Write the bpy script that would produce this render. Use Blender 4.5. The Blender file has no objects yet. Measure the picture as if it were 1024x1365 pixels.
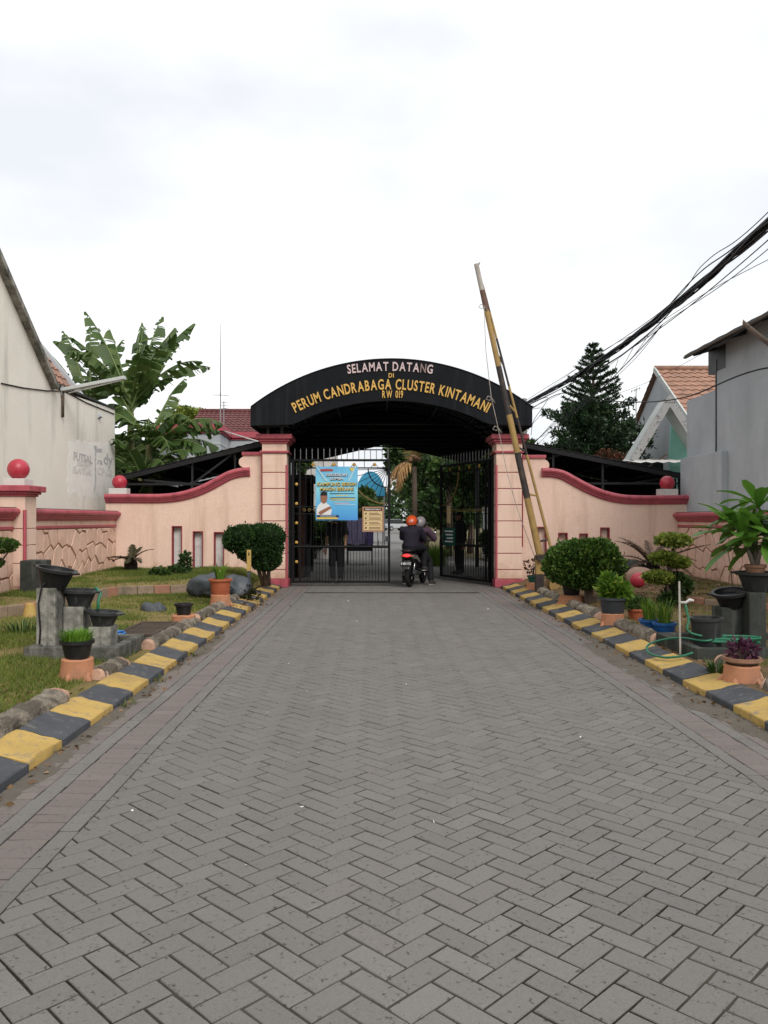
import bpy, bmesh, math, random
import numpy as np
from mathutils import Vector, Matrix, Euler

scene = bpy.context.scene
col = scene.collection
R = math.radians
rng = np.random.default_rng(7)
random.seed(7)

# ------------------------------------------------------------------ camera
F, CX, CY, CH = 1065.0, 498.0, 693.0, 1.5          # focal length and vanishing point in photo pixels, eye height
cam_data = bpy.data.cameras.new('camera')
cam = bpy.data.objects.new('camera', cam_data)
col.objects.link(cam)
cam.location = (0, 0, CH)
cam.rotation_euler = (R(90), 0, 0)
cam_data.sensor_fit = 'VERTICAL'
cam_data.sensor_height = 36.0
cam_data.lens = 36.0 * F / 1365.0
cam_data.shift_x = (512 - CX) / 1365.0
cam_data.shift_y = (CY - 682.5) / 1365.0
cam_data.clip_start = 0.05
cam_data.clip_end = 3000
scene.camera = cam

# ------------------------------------------------------------------ sky and sun (bright overcast)
SUN_EL, SUN_AZ = R(42), R(155)                      # sun behind the cloud, over the viewer's right shoulder
world = bpy.data.worlds.new('World')
scene.world = world
world.use_nodes = True
wn, wl = world.node_tree.nodes, world.node_tree.links
wn.clear()
w_out = wn.new('ShaderNodeOutputWorld')
w_bg = wn.new('ShaderNodeBackground')
w_sky = wn.new('ShaderNodeTexSky')
w_sky.sky_type = 'NISHITA'
w_sky.sun_disc = False
w_sky.sun_elevation = SUN_EL
w_sky.sun_rotation = SUN_AZ
w_sky.air_density = 1.0
w_sky.dust_density = 3.0
w_tc = wn.new('ShaderNodeTexCoord')
w_map = wn.new('ShaderNodeMapping')
w_map.inputs['Scale'].default_value = (1.0, 1.0, 2.2)
w_noise = wn.new('ShaderNodeTexNoise')
w_noise.inputs['Scale'].default_value = 2.1
w_noise.inputs['Detail'].default_value = 5
w_noise.inputs['Roughness'].default_value = 0.5
w_ramp = wn.new('ShaderNodeValToRGB')
w_ramp.color_ramp.elements[0].position = 0.36
w_ramp.color_ramp.elements[0].color = (5.0, 5.1, 5.38, 1)
w_ramp.color_ramp.elements[1].position = 0.56
w_ramp.color_ramp.elements[1].color = (6.35, 6.4, 6.33, 1)
w_mix = wn.new('ShaderNodeMix')
w_mix.data_type = 'RGBA'
w_mix.inputs[0].default_value = 0.93
wl.new(w_tc.outputs['Generated'], w_map.inputs['Vector'])
wl.new(w_map.outputs['Vector'], w_noise.inputs['Vector'])
wl.new(w_noise.outputs['Fac'], w_ramp.inputs['Fac'])
wl.new(w_sky.outputs['Color'], w_mix.inputs[6])
wl.new(w_ramp.outputs['Color'], w_mix.inputs[7])
wl.new(w_mix.outputs[2], w_bg.inputs['Color'])
w_bg.inputs['Strength'].default_value = 0.10
wl.new(w_bg.outputs['Background'], w_out.inputs['Surface'])

sun_data = bpy.data.lights.new('sun', 'SUN')
sun_data.energy = 1.05
sun_data.angle = R(25)
sun_data.color = (1.0, 0.965, 0.92)
sun = bpy.data.objects.new('sun', sun_data)
col.objects.link(sun)
# NISHITA: rotation 0 puts the sun at +Y, growing clockwise seen from above
sdir = Vector((math.sin(SUN_AZ) * math.cos(SUN_EL), math.cos(SUN_AZ) * math.cos(SUN_EL), math.sin(SUN_EL)))
sun.rotation_euler = sdir.to_track_quat('Z', 'Y').to_euler()
sun.location = (6, -4, 20)

scene.view_settings.view_transform = 'Standard'
scene.view_settings.look = 'None'
scene.view_settings.gamma = 1.0
scene.view_settings.exposure = 0.88
scene.view_settings.use_curve_mapping = False
scene.render.film_transparent = False
scene.cycles.max_bounces = 6
scene.cycles.diffuse_bounces = 3
scene.cycles.glossy_bounces = 2
scene.cycles.transmission_bounces = 4
scene.cycles.transparent_max_bounces = 6

# ------------------------------------------------------------------ photo pixel -> place
def W(px, py, Y):
    return Vector(((px - CX) * Y / F, Y, CH + (CY - py) * Y / F))
def WX(px, Y): return (px - CX) * Y / F
def WZ(py, Y): return CH + (CY - py) * Y / F
def G(px, py, z=0.0):
    Y = F * (CH - z) / (py - CY)
    return Vector(((px - CX) * Y / F, Y, z))

# ------------------------------------------------------------------ things
def tag(o, label=None, cat=None, group=None, kind=None):
    if label: o['label'] = label
    if cat: o['category'] = cat
    if group: o['group'] = group
    if kind: o['kind'] = kind
    return o
def thing(name, label, cat, loc=(0, 0, 0), rotz=0.0, group=None):
    o = bpy.data.objects.new(name, None)
    o.empty_display_size = 0.1
    col.objects.link(o)
    o.location = loc
    o.rotation_euler = (0, 0, rotz)
    return tag(o, label, cat, group)
def structure(name):
    o = bpy.data.objects.new(name, None)
    o.empty_display_size = 0.1
    col.objects.link(o)
    return tag(o, kind='structure')
def root_of(o):
    while o.parent: o = o.parent
    return o
def link_mesh(name, me, mats, parent=None):
    for m in (mats if isinstance(mats, (list, tuple)) else [mats]):
        if len(me.materials) < (len(mats) if isinstance(mats, (list, tuple)) else 1):
            me.materials.append(m)
    o = bpy.data.objects.new(name, me)
    col.objects.link(o)
    if parent is not None: o.parent = parent
    return o

class MB:
    """collects simple shapes; build() links them as one mesh object"""
    def __init__(self):
        self.v, self.f, self.m, self.cur = [], [], [], 0
    def add(self, verts, faces):
        b = len(self.v)
        self.v.extend([tuple(p) for p in verts])
        for f in faces:
            self.f.append(tuple(b + i for i in f)); self.m.append(self.cur)
        return self
    def box(self, x0, y0, z0, x1, y1, z1):
        v = [(x0,y0,z0),(x1,y0,z0),(x1,y1,z0),(x0,y1,z0),(x0,y0,z1),(x1,y0,z1),(x1,y1,z1),(x0,y1,z1)]
        return self.add(v, [(0,3,2,1),(4,5,6,7),(0,1,5,4),(1,2,6,5),(2,3,7,6),(3,0,4,7)])
    def obox(self, c, s, rot=(0,0,0), taper=1.0):
        M = Euler(rot).to_matrix(); c = Vector(c); v = []
        for z in (-.5, .5):
            t = taper if z > 0 else 1.0
            for x, y in ((-.5,-.5),(.5,-.5),(.5,.5),(-.5,.5)):
                v.append(c + M @ Vector((x*s[0]*t, y*s[1]*t, z*s[2])))
        return self.add(v, [(0,3,2,1),(4,5,6,7),(0,1,5,4),(1,2,6,5),(2,3,7,6),(3,0,4,7)])
    def beam(self, a, b, w, h=None):
        a, b = Vector(a), Vector(b); d = b - a; L = d.length; d.normalize()
        up = Vector((0,0,1)) if abs(d.z) < .95 else Vector((0,1,0))
        s = d.cross(up).normalized(); u = s.cross(d); h = h or w
        v = []
        for p in (a, b):
            for i, j in ((-1,-1),(1,-1),(1,1),(-1,1)):
                v.append(p + s*i*w/2 + u*j*h/2)
        return self.add(v, [(3,2,1,0),(4,5,6,7),(0,1,5,4),(1,2,6,5),(2,3,7,6),(3,0,4,7)])
    def prism(self, pts, plane, a, b):
        n = len(pts)
        def P(p, t):
            return {'xz': (p[0], t, p[1]), 'xy': (p[0], p[1], t), 'yz': (t, p[0], p[1])}[plane]
        v = [P(p, a) for p in pts] + [P(p, b) for p in pts]
        return self.add(v, [tuple(range(n-1,-1,-1)), tuple(range(n, 2*n))] + [(i,(i+1)%n,n+(i+1)%n,n+i) for i in range(n)])
    def tube(self, pts, r, n=8, cap=True, flat=1.0):
        pts = [Vector(p) for p in pts]; k = len(pts)
        rs = r if isinstance(r, (list, tuple, np.ndarray)) else [r]*k
        d0 = (pts[1]-pts[0]).normalized()
        up = Vector((0,0,1)) if abs(d0.z) < .9 else Vector((1,0,0))
        s = d0.cross(up).normalized(); v = []
        for i in range(k):
            d = (pts[min(i+1,k-1)] - pts[max(i-1,0)])
            if d.length < 1e-9: d = d0.copy()
            d.normalize()
            s = (s - d*s.dot(d))
            if s.length < 1e-6: s = d.orthogonal()
            s.normalize(); u = d.cross(s)
            for j in range(n):
                a = 2*math.pi*j/n
                v.append(pts[i] + s*math.cos(a)*rs[i] + u*math.sin(a)*rs[i]*flat)
        f = [(i*n+j, i*n+(j+1)%n, (i+1)*n+(j+1)%n, (i+1)*n+j) for i in range(k-1) for j in range(n)]
        if cap: f += [tuple(range(n-1,-1,-1)), tuple((k-1)*n+j for j in range(n))]
        return self.add(v, f)
    def lathe(self, prof, c=(0,0,0), n=24, rot=None, sx=1.0, sy=1.0):
        M = Euler(rot).to_matrix() if rot else Matrix.Identity(3); c = Vector(c); v = []
        for r, z in prof:
            for j in range(n):
                a = 2*math.pi*j/n
                v.append(c + M @ Vector((r*math.cos(a)*sx, r*math.sin(a)*sy, z)))
        k = len(prof)
        f = [(i*n+j, i*n+(j+1)%n, (i+1)*n+(j+1)%n, (i+1)*n+j) for i in range(k-1) for j in range(n)]
        f += [tuple(range(n-1,-1,-1)), tuple((k-1)*n+j for j in range(n))]
        return self.add(v, f)
    def sphere(self, c, r, n=20, k=12, rot=None):
        r3 = r if isinstance(r, (tuple, list)) else (r, r, r)
        M = Euler(rot).to_matrix() if rot else Matrix.Identity(3); c = Vector(c)
        v = [c + M @ Vector((0,0,-r3[2]))]
        for i in range(1, k):
            t = -math.pi/2 + math.pi*i/k
            for j in range(n):
                a = 2*math.pi*j/n
                v.append(c + M @ Vector((r3[0]*math.cos(t)*math.cos(a), r3[1]*math.cos(t)*math.sin(a), r3[2]*math.sin(t))))
        v.append(c + M @ Vector((0,0,r3[2])))
        f = [(0, 1+(j+1)%n, 1+j) for j in range(n)]
        for i in range(k-2):
            f += [(1+i*n+j, 1+i*n+(j+1)%n, 1+(i+1)*n+(j+1)%n, 1+(i+1)*n+j) for j in range(n)]
        b = 1+(k-2)*n; t = len(v)-1
        f += [(b+j, b+(j+1)%n, t) for j in range(n)]
        return self.add(v, f)
    def jitter(self, amp, scale=3.0, seed=0):
        from mathutils import noise
        out = []
        for p in self.v:
            q = Vector(p)*scale + Vector((seed*7.1, seed*3.3, seed*1.7))
            d = noise.noise_vector(q)
            out.append(tuple(Vector(p) + d*amp))
        self.v = out
        return self
    def build(self, name, mats, parent=None, smooth=False, bevel=0.0, segs=2, local=False, fix=True, autos=None):
        mats = mats if isinstance(mats, (list, tuple)) else [mats]
        me = bpy.data.meshes.new(name)
        v = np.array(self.v, dtype=float)
        loc = np.zeros(3)
        if parent is None:
            loc = np.array([(v[:,0].min()+v[:,0].max())/2, (v[:,1].min()+v[:,1].max())/2, v[:,2].min()])
        elif not local:
            loc = np.array(root_of(parent).location)
        v = v - loc
        me.from_pydata([tuple(p) for p in v], [], self.f)
        for m in mats: me.materials.append(m)
        if len(mats) > 1: me.polygons.foreach_set('material_index', self.m)
        if fix or bevel:
            bm = bmesh.new(); bm.from_mesh(me)
            if fix: bmesh.ops.recalc_face_normals(bm, faces=bm.faces)
            if bevel:
                es = [e for e in bm.edges if len(e.link_faces) == 2 and e.calc_face_angle(0) > 0.6]
                if es: bmesh.ops.bevel(bm, geom=es, offset=bevel, segments=segs, affect='EDGES', profile=.6, clamp_overlap=True)
            bm.to_mesh(me); bm.free()
        if smooth:
            me.polygons.foreach_set('use_smooth', [True]*len(me.polygons))
            if autos is not None: me.set_sharp_from_angle(angle=R(autos))
        o = bpy.data.objects.new(name, me)
        col.objects.link(o)
        if parent is None: o.location = loc
        else: o.parent = parent
        return o

def np_mesh(name, V, Fq, mats, parent=None, rnd=None, loc=None, smooth=False, local=False):
    """big numpy mesh; Fq (n,3) or (n,4); rnd = per-vertex float attribute"""
    V = np.asarray(V, dtype=np.float32); Fq = np.asarray(Fq, dtype=np.int32)
    off = np.zeros(3)
    if parent is None:
        off = np.array([(V[:,0].min()+V[:,0].max())/2, (V[:,1].min()+V[:,1].max())/2, V[:,2].min()])
    elif not local:
        off = np.array(root_of(parent).location)
    me = bpy.data.meshes.new(name)
    k = Fq.shape[1]
    me.vertices.add(len(V)); me.vertices.foreach_set('co', (V-off).astype(np.float32).ravel())
    me.loops.add(Fq.size); me.loops.foreach_set('vertex_index', Fq.ravel())
    me.polygons.add(len(Fq))
    me.polygons.foreach_set('loop_start', np.arange(0, Fq.size, k, dtype=np.int32))
    try: me.polygons.foreach_set('loop_total', np.full(len(Fq), k, dtype=np.int32))
    except Exception: pass
    me.update(calc_edges=True)
    if smooth: me.polygons.foreach_set('use_smooth', [True]*len(Fq))
    if rnd is not None:
        at = me.attributes.new('rnd', 'FLOAT', 'POINT')
        at.data.foreach_set('value', np.asarray(rnd, dtype=np.float32))
    for m in (mats if isinstance(mats, (list, tuple)) else [mats]): me.materials.append(m)
    o = bpy.data.objects.new(name, me); col.objects.link(o)
    if parent is None: o.location = off
    else: o.parent = parent
    return o

def unit(a):
    return a / np.maximum(np.linalg.norm(a, axis=-1, keepdims=True), 1e-9)
def leaf_quads(P, D, L, Wd, fold=0.15, droop=0.0, r=rng):
    """kite shaped leaves: P base points, D directions, L lengths, Wd half widths"""
    n = len(P); D = unit(D); L = np.broadcast_to(L, (n,))[:,None]; Wd = np.broadcast_to(Wd, (n,))[:,None]
    S = unit(np.cross(D, unit(r.normal(size=(n,3)) + np.array([0,0,.6])))); N = np.cross(S, D)
    tip = P + D*L + np.array([0,0,-1.])*droop*L
    mid = P + D*L*.48
    V = np.stack([P, mid + S*Wd + N*fold*L, tip, mid - S*Wd + N*fold*L], axis=1).reshape(-1,3)
    return V, np.arange(4*n).reshape(n,4), np.repeat(r.random(n), 4)
def ellipsoid_pts(c, rad, n, inner=0.75, lower=-1.0, r=rng):
    d = unit(r.normal(size=(n*2,3))); d = d[d[:,2] >= lower][:n]
    q = (inner + (1-inner)*r.random(len(d))**.6)[:,None]
    return np.array(c) + d*q*np.array(rad), d
def blades(P, h, w, lean=.5, r=rng):
    """grass blades as narrow triangles"""
    n = len(P); h = np.broadcast_to(h, (n,))[:,None]; w = np.broadcast_to(w, (n,))[:,None]
    a = r.random(n)*2*np.pi; S = np.stack([np.cos(a), np.sin(a), np.zeros(n)], 1)
    b = r.random(n)*2*np.pi; O = np.stack([np.cos(b), np.sin(b), np.zeros(n)], 1)*(r.random(n)*lean)[:,None]
    V = np.stack([P - S*w, P + S*w, P + O*h + np.array([0,0,1.])*h], 1).reshape(-1,3)
    return V, np.arange(3*n).reshape(n,3), np.repeat(r.random(n), 3)

def apply_mods(o):
    dg = bpy.context.evaluated_depsgraph_get()
    me = bpy.data.meshes.new_from_object(o.evaluated_get(dg))
    old = o.data; o.modifiers.clear(); o.data = me
    bpy.data.meshes.remove(old)
    return o
TEXT = {}
def text_mesh(s, bold=0.0, ext=0.02):
    key = (s, bold, ext)
    if key not in TEXT:
        cu = bpy.data.curves.new('text', 'FONT'); cu.body = s; cu.size = 1.0
        cu.offset = bold; cu.extrude = ext; cu.resolution_u = 3
        o = bpy.data.objects.new('text', cu); col.objects.link(o)
        dg = bpy.context.evaluated_depsgraph_get()
        me = bpy.data.meshes.new_from_object(o.evaluated_get(dg))
        bpy.data.objects.remove(o); bpy.data.curves.remove(cu)
        c = np.zeros(len(me.vertices)*3); me.vertices.foreach_get('co', c); c = c.reshape(-1,3)
        lo, hi = c.min(0), c.max(0)
        # x centred, baseline at 0, cap height scaled to 1
        c[:,0] -= (lo[0]+hi[0])/2
        k = 1/.729
        c *= k
        me.vertices.foreach_set('co', c.ravel()); me.update()
        TEXT[key] = (me, (hi[0]-lo[0])*k)
    return TEXT[key]

# ------------------------------------------------------------------ materials
def lin(r, g, b):
    f = lambda c: (c/255/12.92) if c/255 <= .04045 else ((c/255+.055)/1.055)**2.4
    return (f(r), f(g), f(b))
def mixc(a, b, t): return tuple(a[i]*(1-t)+b[i]*t for i in range(3))
def rgba(c): return (c[0], c[1], c[2], 1.0)
class NT:
    def __init__(s, name):
        s.m = bpy.data.materials.new(name); s.m.use_nodes = True
        s.n, s.l = s.m.node_tree.nodes, s.m.node_tree.links
        s.b = s.n['Principled BSDF']; s.tc = s.n.new('ShaderNodeTexCoord')
    def coord(s, scale=(1,1,1), src='Object'):
        mp = s.n.new('ShaderNodeMapping'); mp.inputs['Scale'].default_value = scale
        s.l.new(s.tc.outputs[src], mp.inputs['Vector']); return mp.outputs['Vector']
    def noise(s, scale, detail=4, rough=.55, vec=None):
        t = s.n.new('ShaderNodeTexNoise'); t.inputs['Scale'].default_value = scale
        t.inputs['Detail'].default_value = detail; t.inputs['Roughness'].default_value = rough
        s.l.new(vec if vec is not None else s.tc.outputs['Object'], t.inputs['Vector']); return t.outputs['Fac']
    def voro(s, scale, vec=None, feature='F1', out='Distance'):
        t = s.n.new('ShaderNodeTexVoronoi'); t.inputs['Scale'].default_value = scale; t.feature = feature
        s.l.new(vec if vec is not None else s.tc.outputs['Object'], t.inputs['Vector']); return t.outputs[out]
    def ramp(s, fac, stops):
        t = s.n.new('ShaderNodeValToRGB'); e = t.color_ramp.elements
        while len(e) < len(stops): e.new(.5)
        for i, (p, c) in enumerate(stops):
            e[i].position = p; e[i].color = rgba(c) if isinstance(c, tuple) else (c,c,c,1)
        s.l.new(fac, t.inputs['Fac']); return t.outputs['Color']
    def mix(s, fac, a, b, mode='MIX'):
        t = s.n.new('ShaderNodeMix'); t.data_type = 'RGBA'; t.blend_type = mode
        for sock, x in ((t.inputs[0], fac), (t.inputs[6], a), (t.inputs[7], b)):
            if isinstance(x, tuple): sock.default_value = rgba(x)
            elif isinstance(x, (int, float)): sock.default_value = x
            else: s.l.new(x, sock)
        return t.outputs[2]
    def math(s, op, a, b=0.0):
        t = s.n.new('ShaderNodeMath'); t.operation = op
        for sock, x in ((t.inputs[0], a), (t.inputs[1], b)):
            if isinstance(x, (int, float)): sock.default_value = x
            else: s.l.new(x, sock)
        return t.outputs[0]
    def attr(s, name):
        t = s.n.new('ShaderNodeAttribute'); t.attribute_name = name; return t.outputs['Fac']
    def objrand(s):
        return s.n.new('ShaderNodeObjectInfo').outputs['Random']
    def bump(s, h, strength=.3, dist=.01):
        t = s.n.new('ShaderNodeBump'); t.inputs['Strength'].default_value = strength; t.inputs['Distance'].default_value = dist
        s.l.new(h, t.inputs['Height']); s.l.new(t.outputs['Normal'], s.b.inputs['Normal'])
    def color(s, c):
        if isinstance(c, tuple): s.b.inputs['Base Color'].default_value = rgba(c)
        else: s.l.new(c, s.b.inputs['Base Color'])
    def set(s, rough=.8, metal=0.0, spec=.3):
        s.b.inputs['Roughness'].default_value = rough; s.b.inputs['Metallic'].default_value = metal
        s.b.inputs['Specular IOR Level'].default_value = spec
        return s.m

def surf(name, c, rough=.8, var=.18, scale=3.0, fine=60.0, bump=.25, bd=.004, spec=.3, metal=0.0, stains=None, streak=None, sfreq=(7,7,.45), damp=None, sp=(.52,.68), wear=None, wp=(.6,.7), wscale=7.0):
    """mottled surface; stains = blotch colour, streak = colour of vertical runs, wear = chipped-through colour"""
    t = NT(name)
    a = t.ramp(t.noise(scale, 5, .6), [(.3, tuple(x*(1-var) for x in c)), (.7, tuple(min(1,x*(1+var)) for x in c))])
    f = t.noise(fine, 3, .6)
    a = t.mix(.35, a, t.ramp(f, [(.3, tuple(x*.72 for x in c)), (.7, tuple(min(1,x*1.2) for x in c))]))
    if stains: a = t.mix(t.ramp(t.noise(scale*.55, 6, .65), [(sp[0], 0.0), (sp[1], .8)]), a, stains)
    if streak:
        n = t.noise(1.0, 5, .6, t.coord(sfreq))
        a = t.mix(t.ramp(n, [(.53, 0.0), (.72, .75)]), a, streak)
    if damp:
        pos = t.n.new('ShaderNodeNewGeometry').outputs['Position']; sz = t.n.new('ShaderNodeSeparateXYZ'); t.l.new(pos, sz.inputs[0])
        d_ = t.math('ADD', t.math('SUBTRACT', .62, sz.outputs['Z']), t.math('MULTIPLY', t.math('SUBTRACT', t.noise(2.2, 6, .65, pos), .5), 1.5))
        a = t.mix(t.ramp(d_, [(.12, 0.0), (.55, .62)]), a, damp)
    if wear: a = t.mix(t.ramp(t.noise(wscale, 7, .7), [(wp[0], 0.0), (wp[1], 1.0)]), a, wear)
    t.color(a)
    if bump: t.bump(t.noise(fine*.7, 4, .6), bump, bd)
    return t.set(rough, metal, spec)
def leafmat(name, dark, light, extra=None, rough=.5, trans=.25, spec=.35):
    t = NT(name)
    st = [(0.0, dark), (.75, light)] + ([(1.0, extra)] if extra else [])
    c = t.ramp(t.attr('rnd'), st)
    c = t.mix(.25, c, t.ramp(t.noise(4, 3), [(.3, tuple(x*.6 for x in dark)), (.7, light)]))
    t.color(c); t.set(rough, 0, spec)
    tr = t.n.new('ShaderNodeBsdfTranslucent'); t.l.new(c, tr.inputs['Color'])
    mx = t.n.new('ShaderNodeMixShader'); mx.inputs[0].default_value = trans
    out = t.n['Material Output']
    t.l.new(t.b.outputs['BSDF'], mx.inputs[1]); t.l.new(tr.outputs['BSDF'], mx.inputs[2]); t.l.new(mx.outputs[0], out.inputs['Surface'])
    return t.m

PEACH = (.79, .575, .465); RED = (.43, .085, .11)
M = {}
M['peach'] = surf('peach_paint', PEACH, .75, .05, 1.6, 45, .15, .002, streak=(.58,.39,.295), stains=(.68,.455,.345), sfreq=(3.5,3.5,.3), damp=(.42,.235,.13))
M['peach_stone'] = surf('peach_stone', (.74,.51,.40), .8, .12, 4, 45, .3, .004, stains=(.58,.38,.28), damp=(.40,.22,.12))
M['joint'] = surf('stone_joint', (.34,.19,.135), .9, .2, 6, 50, .3)
M['red'] = surf('red_paint', RED, .5, .14, 3, 40, .15, .002, spec=.4, streak=(.22,.035,.05), stains=(.47,.10,.12))
M['red_line'] = surf('red_line', (.27,.035,.05), .6, .15, 5, 40, .1)
M['ball_red'] = surf('ball_red', (.45,.035,.06), .38, .1, 4, 40, .1, .002, spec=.5, wear=(.62,.55,.52), wp=(.70,.73))
M['white_old'] = surf('old_white', (.62,.60,.57), .8, .1, 4, 40, .2, stains=(.36,.34,.31))
M['black_sheet'] = surf('black_sheet', (.008,.009,.011), .5, .3, 2.0, 30, .1, .003, spec=.10, streak=(.020,.022,.026))
M['black_roof'] = surf('black_roof', (.010,.010,.011), .6, .3, 3, 30, .1)
M['black_metal'] = surf('black_metal', (.008,.008,.009), .5, .2, 6, 60, .1, .001, spec=.2)
M['steel'] = surf('grey_steel', (.25,.26,.27), .5, .15, 8, 60, .1, .001, spec=.5)
M['darksteel'] = surf('dark_steel', (.045,.048,.05), .5, .2, 8, 60, .1)
M['gold'] = surf('gold_paint', (.55,.33,.06), .45, .2, 20, 60, .1, spec=.5)
M['yellow'] = surf('kerb_yellow', (.47,.315,.095), .82, .16, 4, 60, .35, .004, stains=(.33,.22,.085), wear=(.22,.185,.14), wp=(.54,.68), wscale=9)
M['kblack'] = surf('kerb_black', (.062,.066,.074), .8, .25, 4, 60, .35, .004, stains=(.095,.095,.10), wear=(.17,.155,.14), wp=(.55,.69), wscale=9)
M['concrete'] = surf('concrete', (.30,.285,.25), .9, .3, 9, 50, .7, .01, stains=(.075,.08,.065), streak=(.05,.053,.045), sp=(.42,.58))
M['mossy'] = surf('mossy_concrete', (.040,.044,.038), .9, .4, 9, 50, .5, .008, stains=(.018,.024,.016), streak=(.15,.15,.135))
M['log'] = surf('log_grey', (.25,.215,.17), .9, .4, 9, 60, .9, .03, stains=(.07,.058,.045), sp=(.45,.56))
M['logend'] = surf('log_peach', (.50,.31,.22), .85, .18, 6, 50, .5, .01, stains=(.30,.19,.14))
M['stump'] = surf('stump_peach', (.50,.225,.12), .85, .15, 5, 45, .35, .006, stains=(.30,.15,.095), sp=(.46,.64), wear=(.17,.13,.105), wp=(.60,.68))
M['terracotta'] = surf('terracotta', (.40,.11,.05), .7, .15, 6, 50, .2, stains=(.26,.07,.035))
M['clay'] = surf('clay_brown', (.30,.16,.10), .8, .2, 6, 50, .3, stains=(.16,.10,.07))
M['pot_black'] = surf('pot_black', (.011,.011,.012), .45, .25, 6, 50, .15, .002, spec=.35, streak=(.03,.03,.03))
M['pot_old'] = surf('pot_old_black', (.026,.028,.028), .6, .35, 5, 40, .3, .004, streak=(.12,.12,.115), stains=(.012,.013,.013))
M['pot_grey'] = surf('pot_grey', (.045,.05,.058), .5, .15, 6, 50, .1)
M['pot_blue'] = surf('pot_blue', (.01,.09,.28), .4, .15, 6, 50, .1, spec=.5)
M['pot_green'] = surf('pot_green', (.012,.08,.055), .5, .2, 6, 50, .1)
M['soil'] = surf('pot_soil', (.05,.035,.022), .95, .4, 12, 90, .8, .01)
M['rock'] = surf('rock_dark', (.060,.070,.080), .55, .25, 5, 30, .7, .012, spec=.4, stains=(.13,.14,.15))
M['rock_tan'] = surf('rock_tan', (.36,.24,.18), .8, .2, 5, 30, .5, .012, stains=(.2,.13,.1))
M['bark'] = surf('bark', (.10,.075,.055), .9, .35, 9, 60, .8, .01)
M['bark_grey'] = surf('bark_grey', (.22,.20,.17), .9, .25, 9, 60, .6, .01)
M['white_wall'] = surf('weathered_wall', (.84,.79,.70), .9, .07, .9, 40, .2, .003, streak=(.44,.41,.36), stains=(.66,.615,.54), sp=(.5,.75), sfreq=(1.8,1.8,.22))
M['grey_wall'] = surf('grey_wall', (.43,.455,.475), .9, .14, 1.2, 40, .25, .003, streak=(.33,.35,.37), stains=(.50,.525,.545), sfreq=(1.5,1.5,.35))
M['tile'] = surf('roof_tile', (.33,.185,.13), .75, .3, 4, 30, .3, stains=(.19,.12,.095))
M['tile_red'] = surf('roof_tile_red', (.14,.05,.048), .7, .25, 4, 30, .3, stains=(.11,.04,.04))
M['teal'] = surf('teal_paint', (.27,.56,.47), .8, .06, 2, 40, .1)
M['eave_white'] = surf('eave_white', (.50,.53,.51), .8, .1, 3, 40, .1)
M['board_old'] = surf('old_board', (.33,.325,.32), .85, .2, 12, 60, .3, wear=(.10,.095,.09), wp=(.55,.63), wscale=12)
M['wire'] = surf('wire_black', (.012,.012,.014), .6, .1, 5, 40, 0)
M['leaf'] = leafmat('leaf_topiary', (.016,.042,.009), (.078,.160,.024), (.19,.27,.055))
M['leaf_dark'] = leafmat('leaf_topiary_dark', (.009,.026,.008), (.036,.092,.020), (.085,.165,.04))
M['leaf_tree'] = leafmat('leaf_tree', (.014,.036,.010), (.065,.13,.025), (.16,.22,.05))
M['leaf_deep'] = leafmat('leaf_deep', (.012,.030,.010), (.055,.11,.026), (.11,.17,.04))
M['leaf_yg'] = leafmat('leaf_yellowgreen', (.07,.12,.02), (.25,.31,.05), (.42,.43,.10))
M['leaf_lime'] = leafmat('leaf_lime', (.05,.12,.015), (.16,.30,.03), (.36,.42,.06))
M['needle'] = leafmat('needle', (.012,.030,.013), (.036,.074,.028), (.075,.115,.035), trans=.15)
M['banana'] = leafmat('banana_leaf', (.024,.055,.014), (.070,.130,.026), (.14,.19,.05), trans=.25)
M['palm_dry'] = leafmat('palm_dry', (.25,.12,.04), (.48,.27,.10), (.55,.36,.16), trans=.1)
M['frangi'] = leafmat('frangipani_leaf', (.05,.14,.018), (.14,.30,.04), (.20,.37,.06), rough=.4, trans=.3)
M['cycad_dry'] = leafmat('cycad_dry', (.05,.028,.018), (.13,.075,.045), (.19,.11,.065), trans=.1)
M['cycad'] = leafmat('cycad_leaf', (.016,.022,.006), (.045,.045,.014), (.08,.07,.02), trans=.1)
M['grass'] = leafmat('grass_blade', (.062,.105,.016), (.195,.235,.045), (.44,.36,.14), rough=.7)
M['grass_bright'] = leafmat('grass_bright', (.05,.13,.01), (.15,.32,.03), (.24,.42,.05))
M['straw'] = leafmat('dead_leaf', (.09,.048,.025), (.24,.145,.07), (.34,.21,.11), trans=.05)
M['purple_leaf'] = leafmat('purple_leaf', (.03,.008,.02), (.12,.03,.075), (.20,.07,.12))
M['flower_red'] = leafmat('flower_red', (.25,.02,.02), (.50,.05,.05), (.6,.15,.15))

def sagline(pts, n=40):
    P = [Vector(p) for p in pts]; out = []
    for k in range(n+1):
        s = k/n*(len(P)-1); i = min(int(s), len(P)-2); w_ = s-i
        p0, p1, p2, p3 = P[max(i-1,0)], P[i], P[i+1], P[min(i+2,len(P)-1)]
        out.append(.5*((2*p1)+(-p0+p2)*w_+(2*p0-5*p1+4*p2-p3)*w_**2+(-p0+3*p1-3*p2+p3)*w_**3))
    return out

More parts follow.
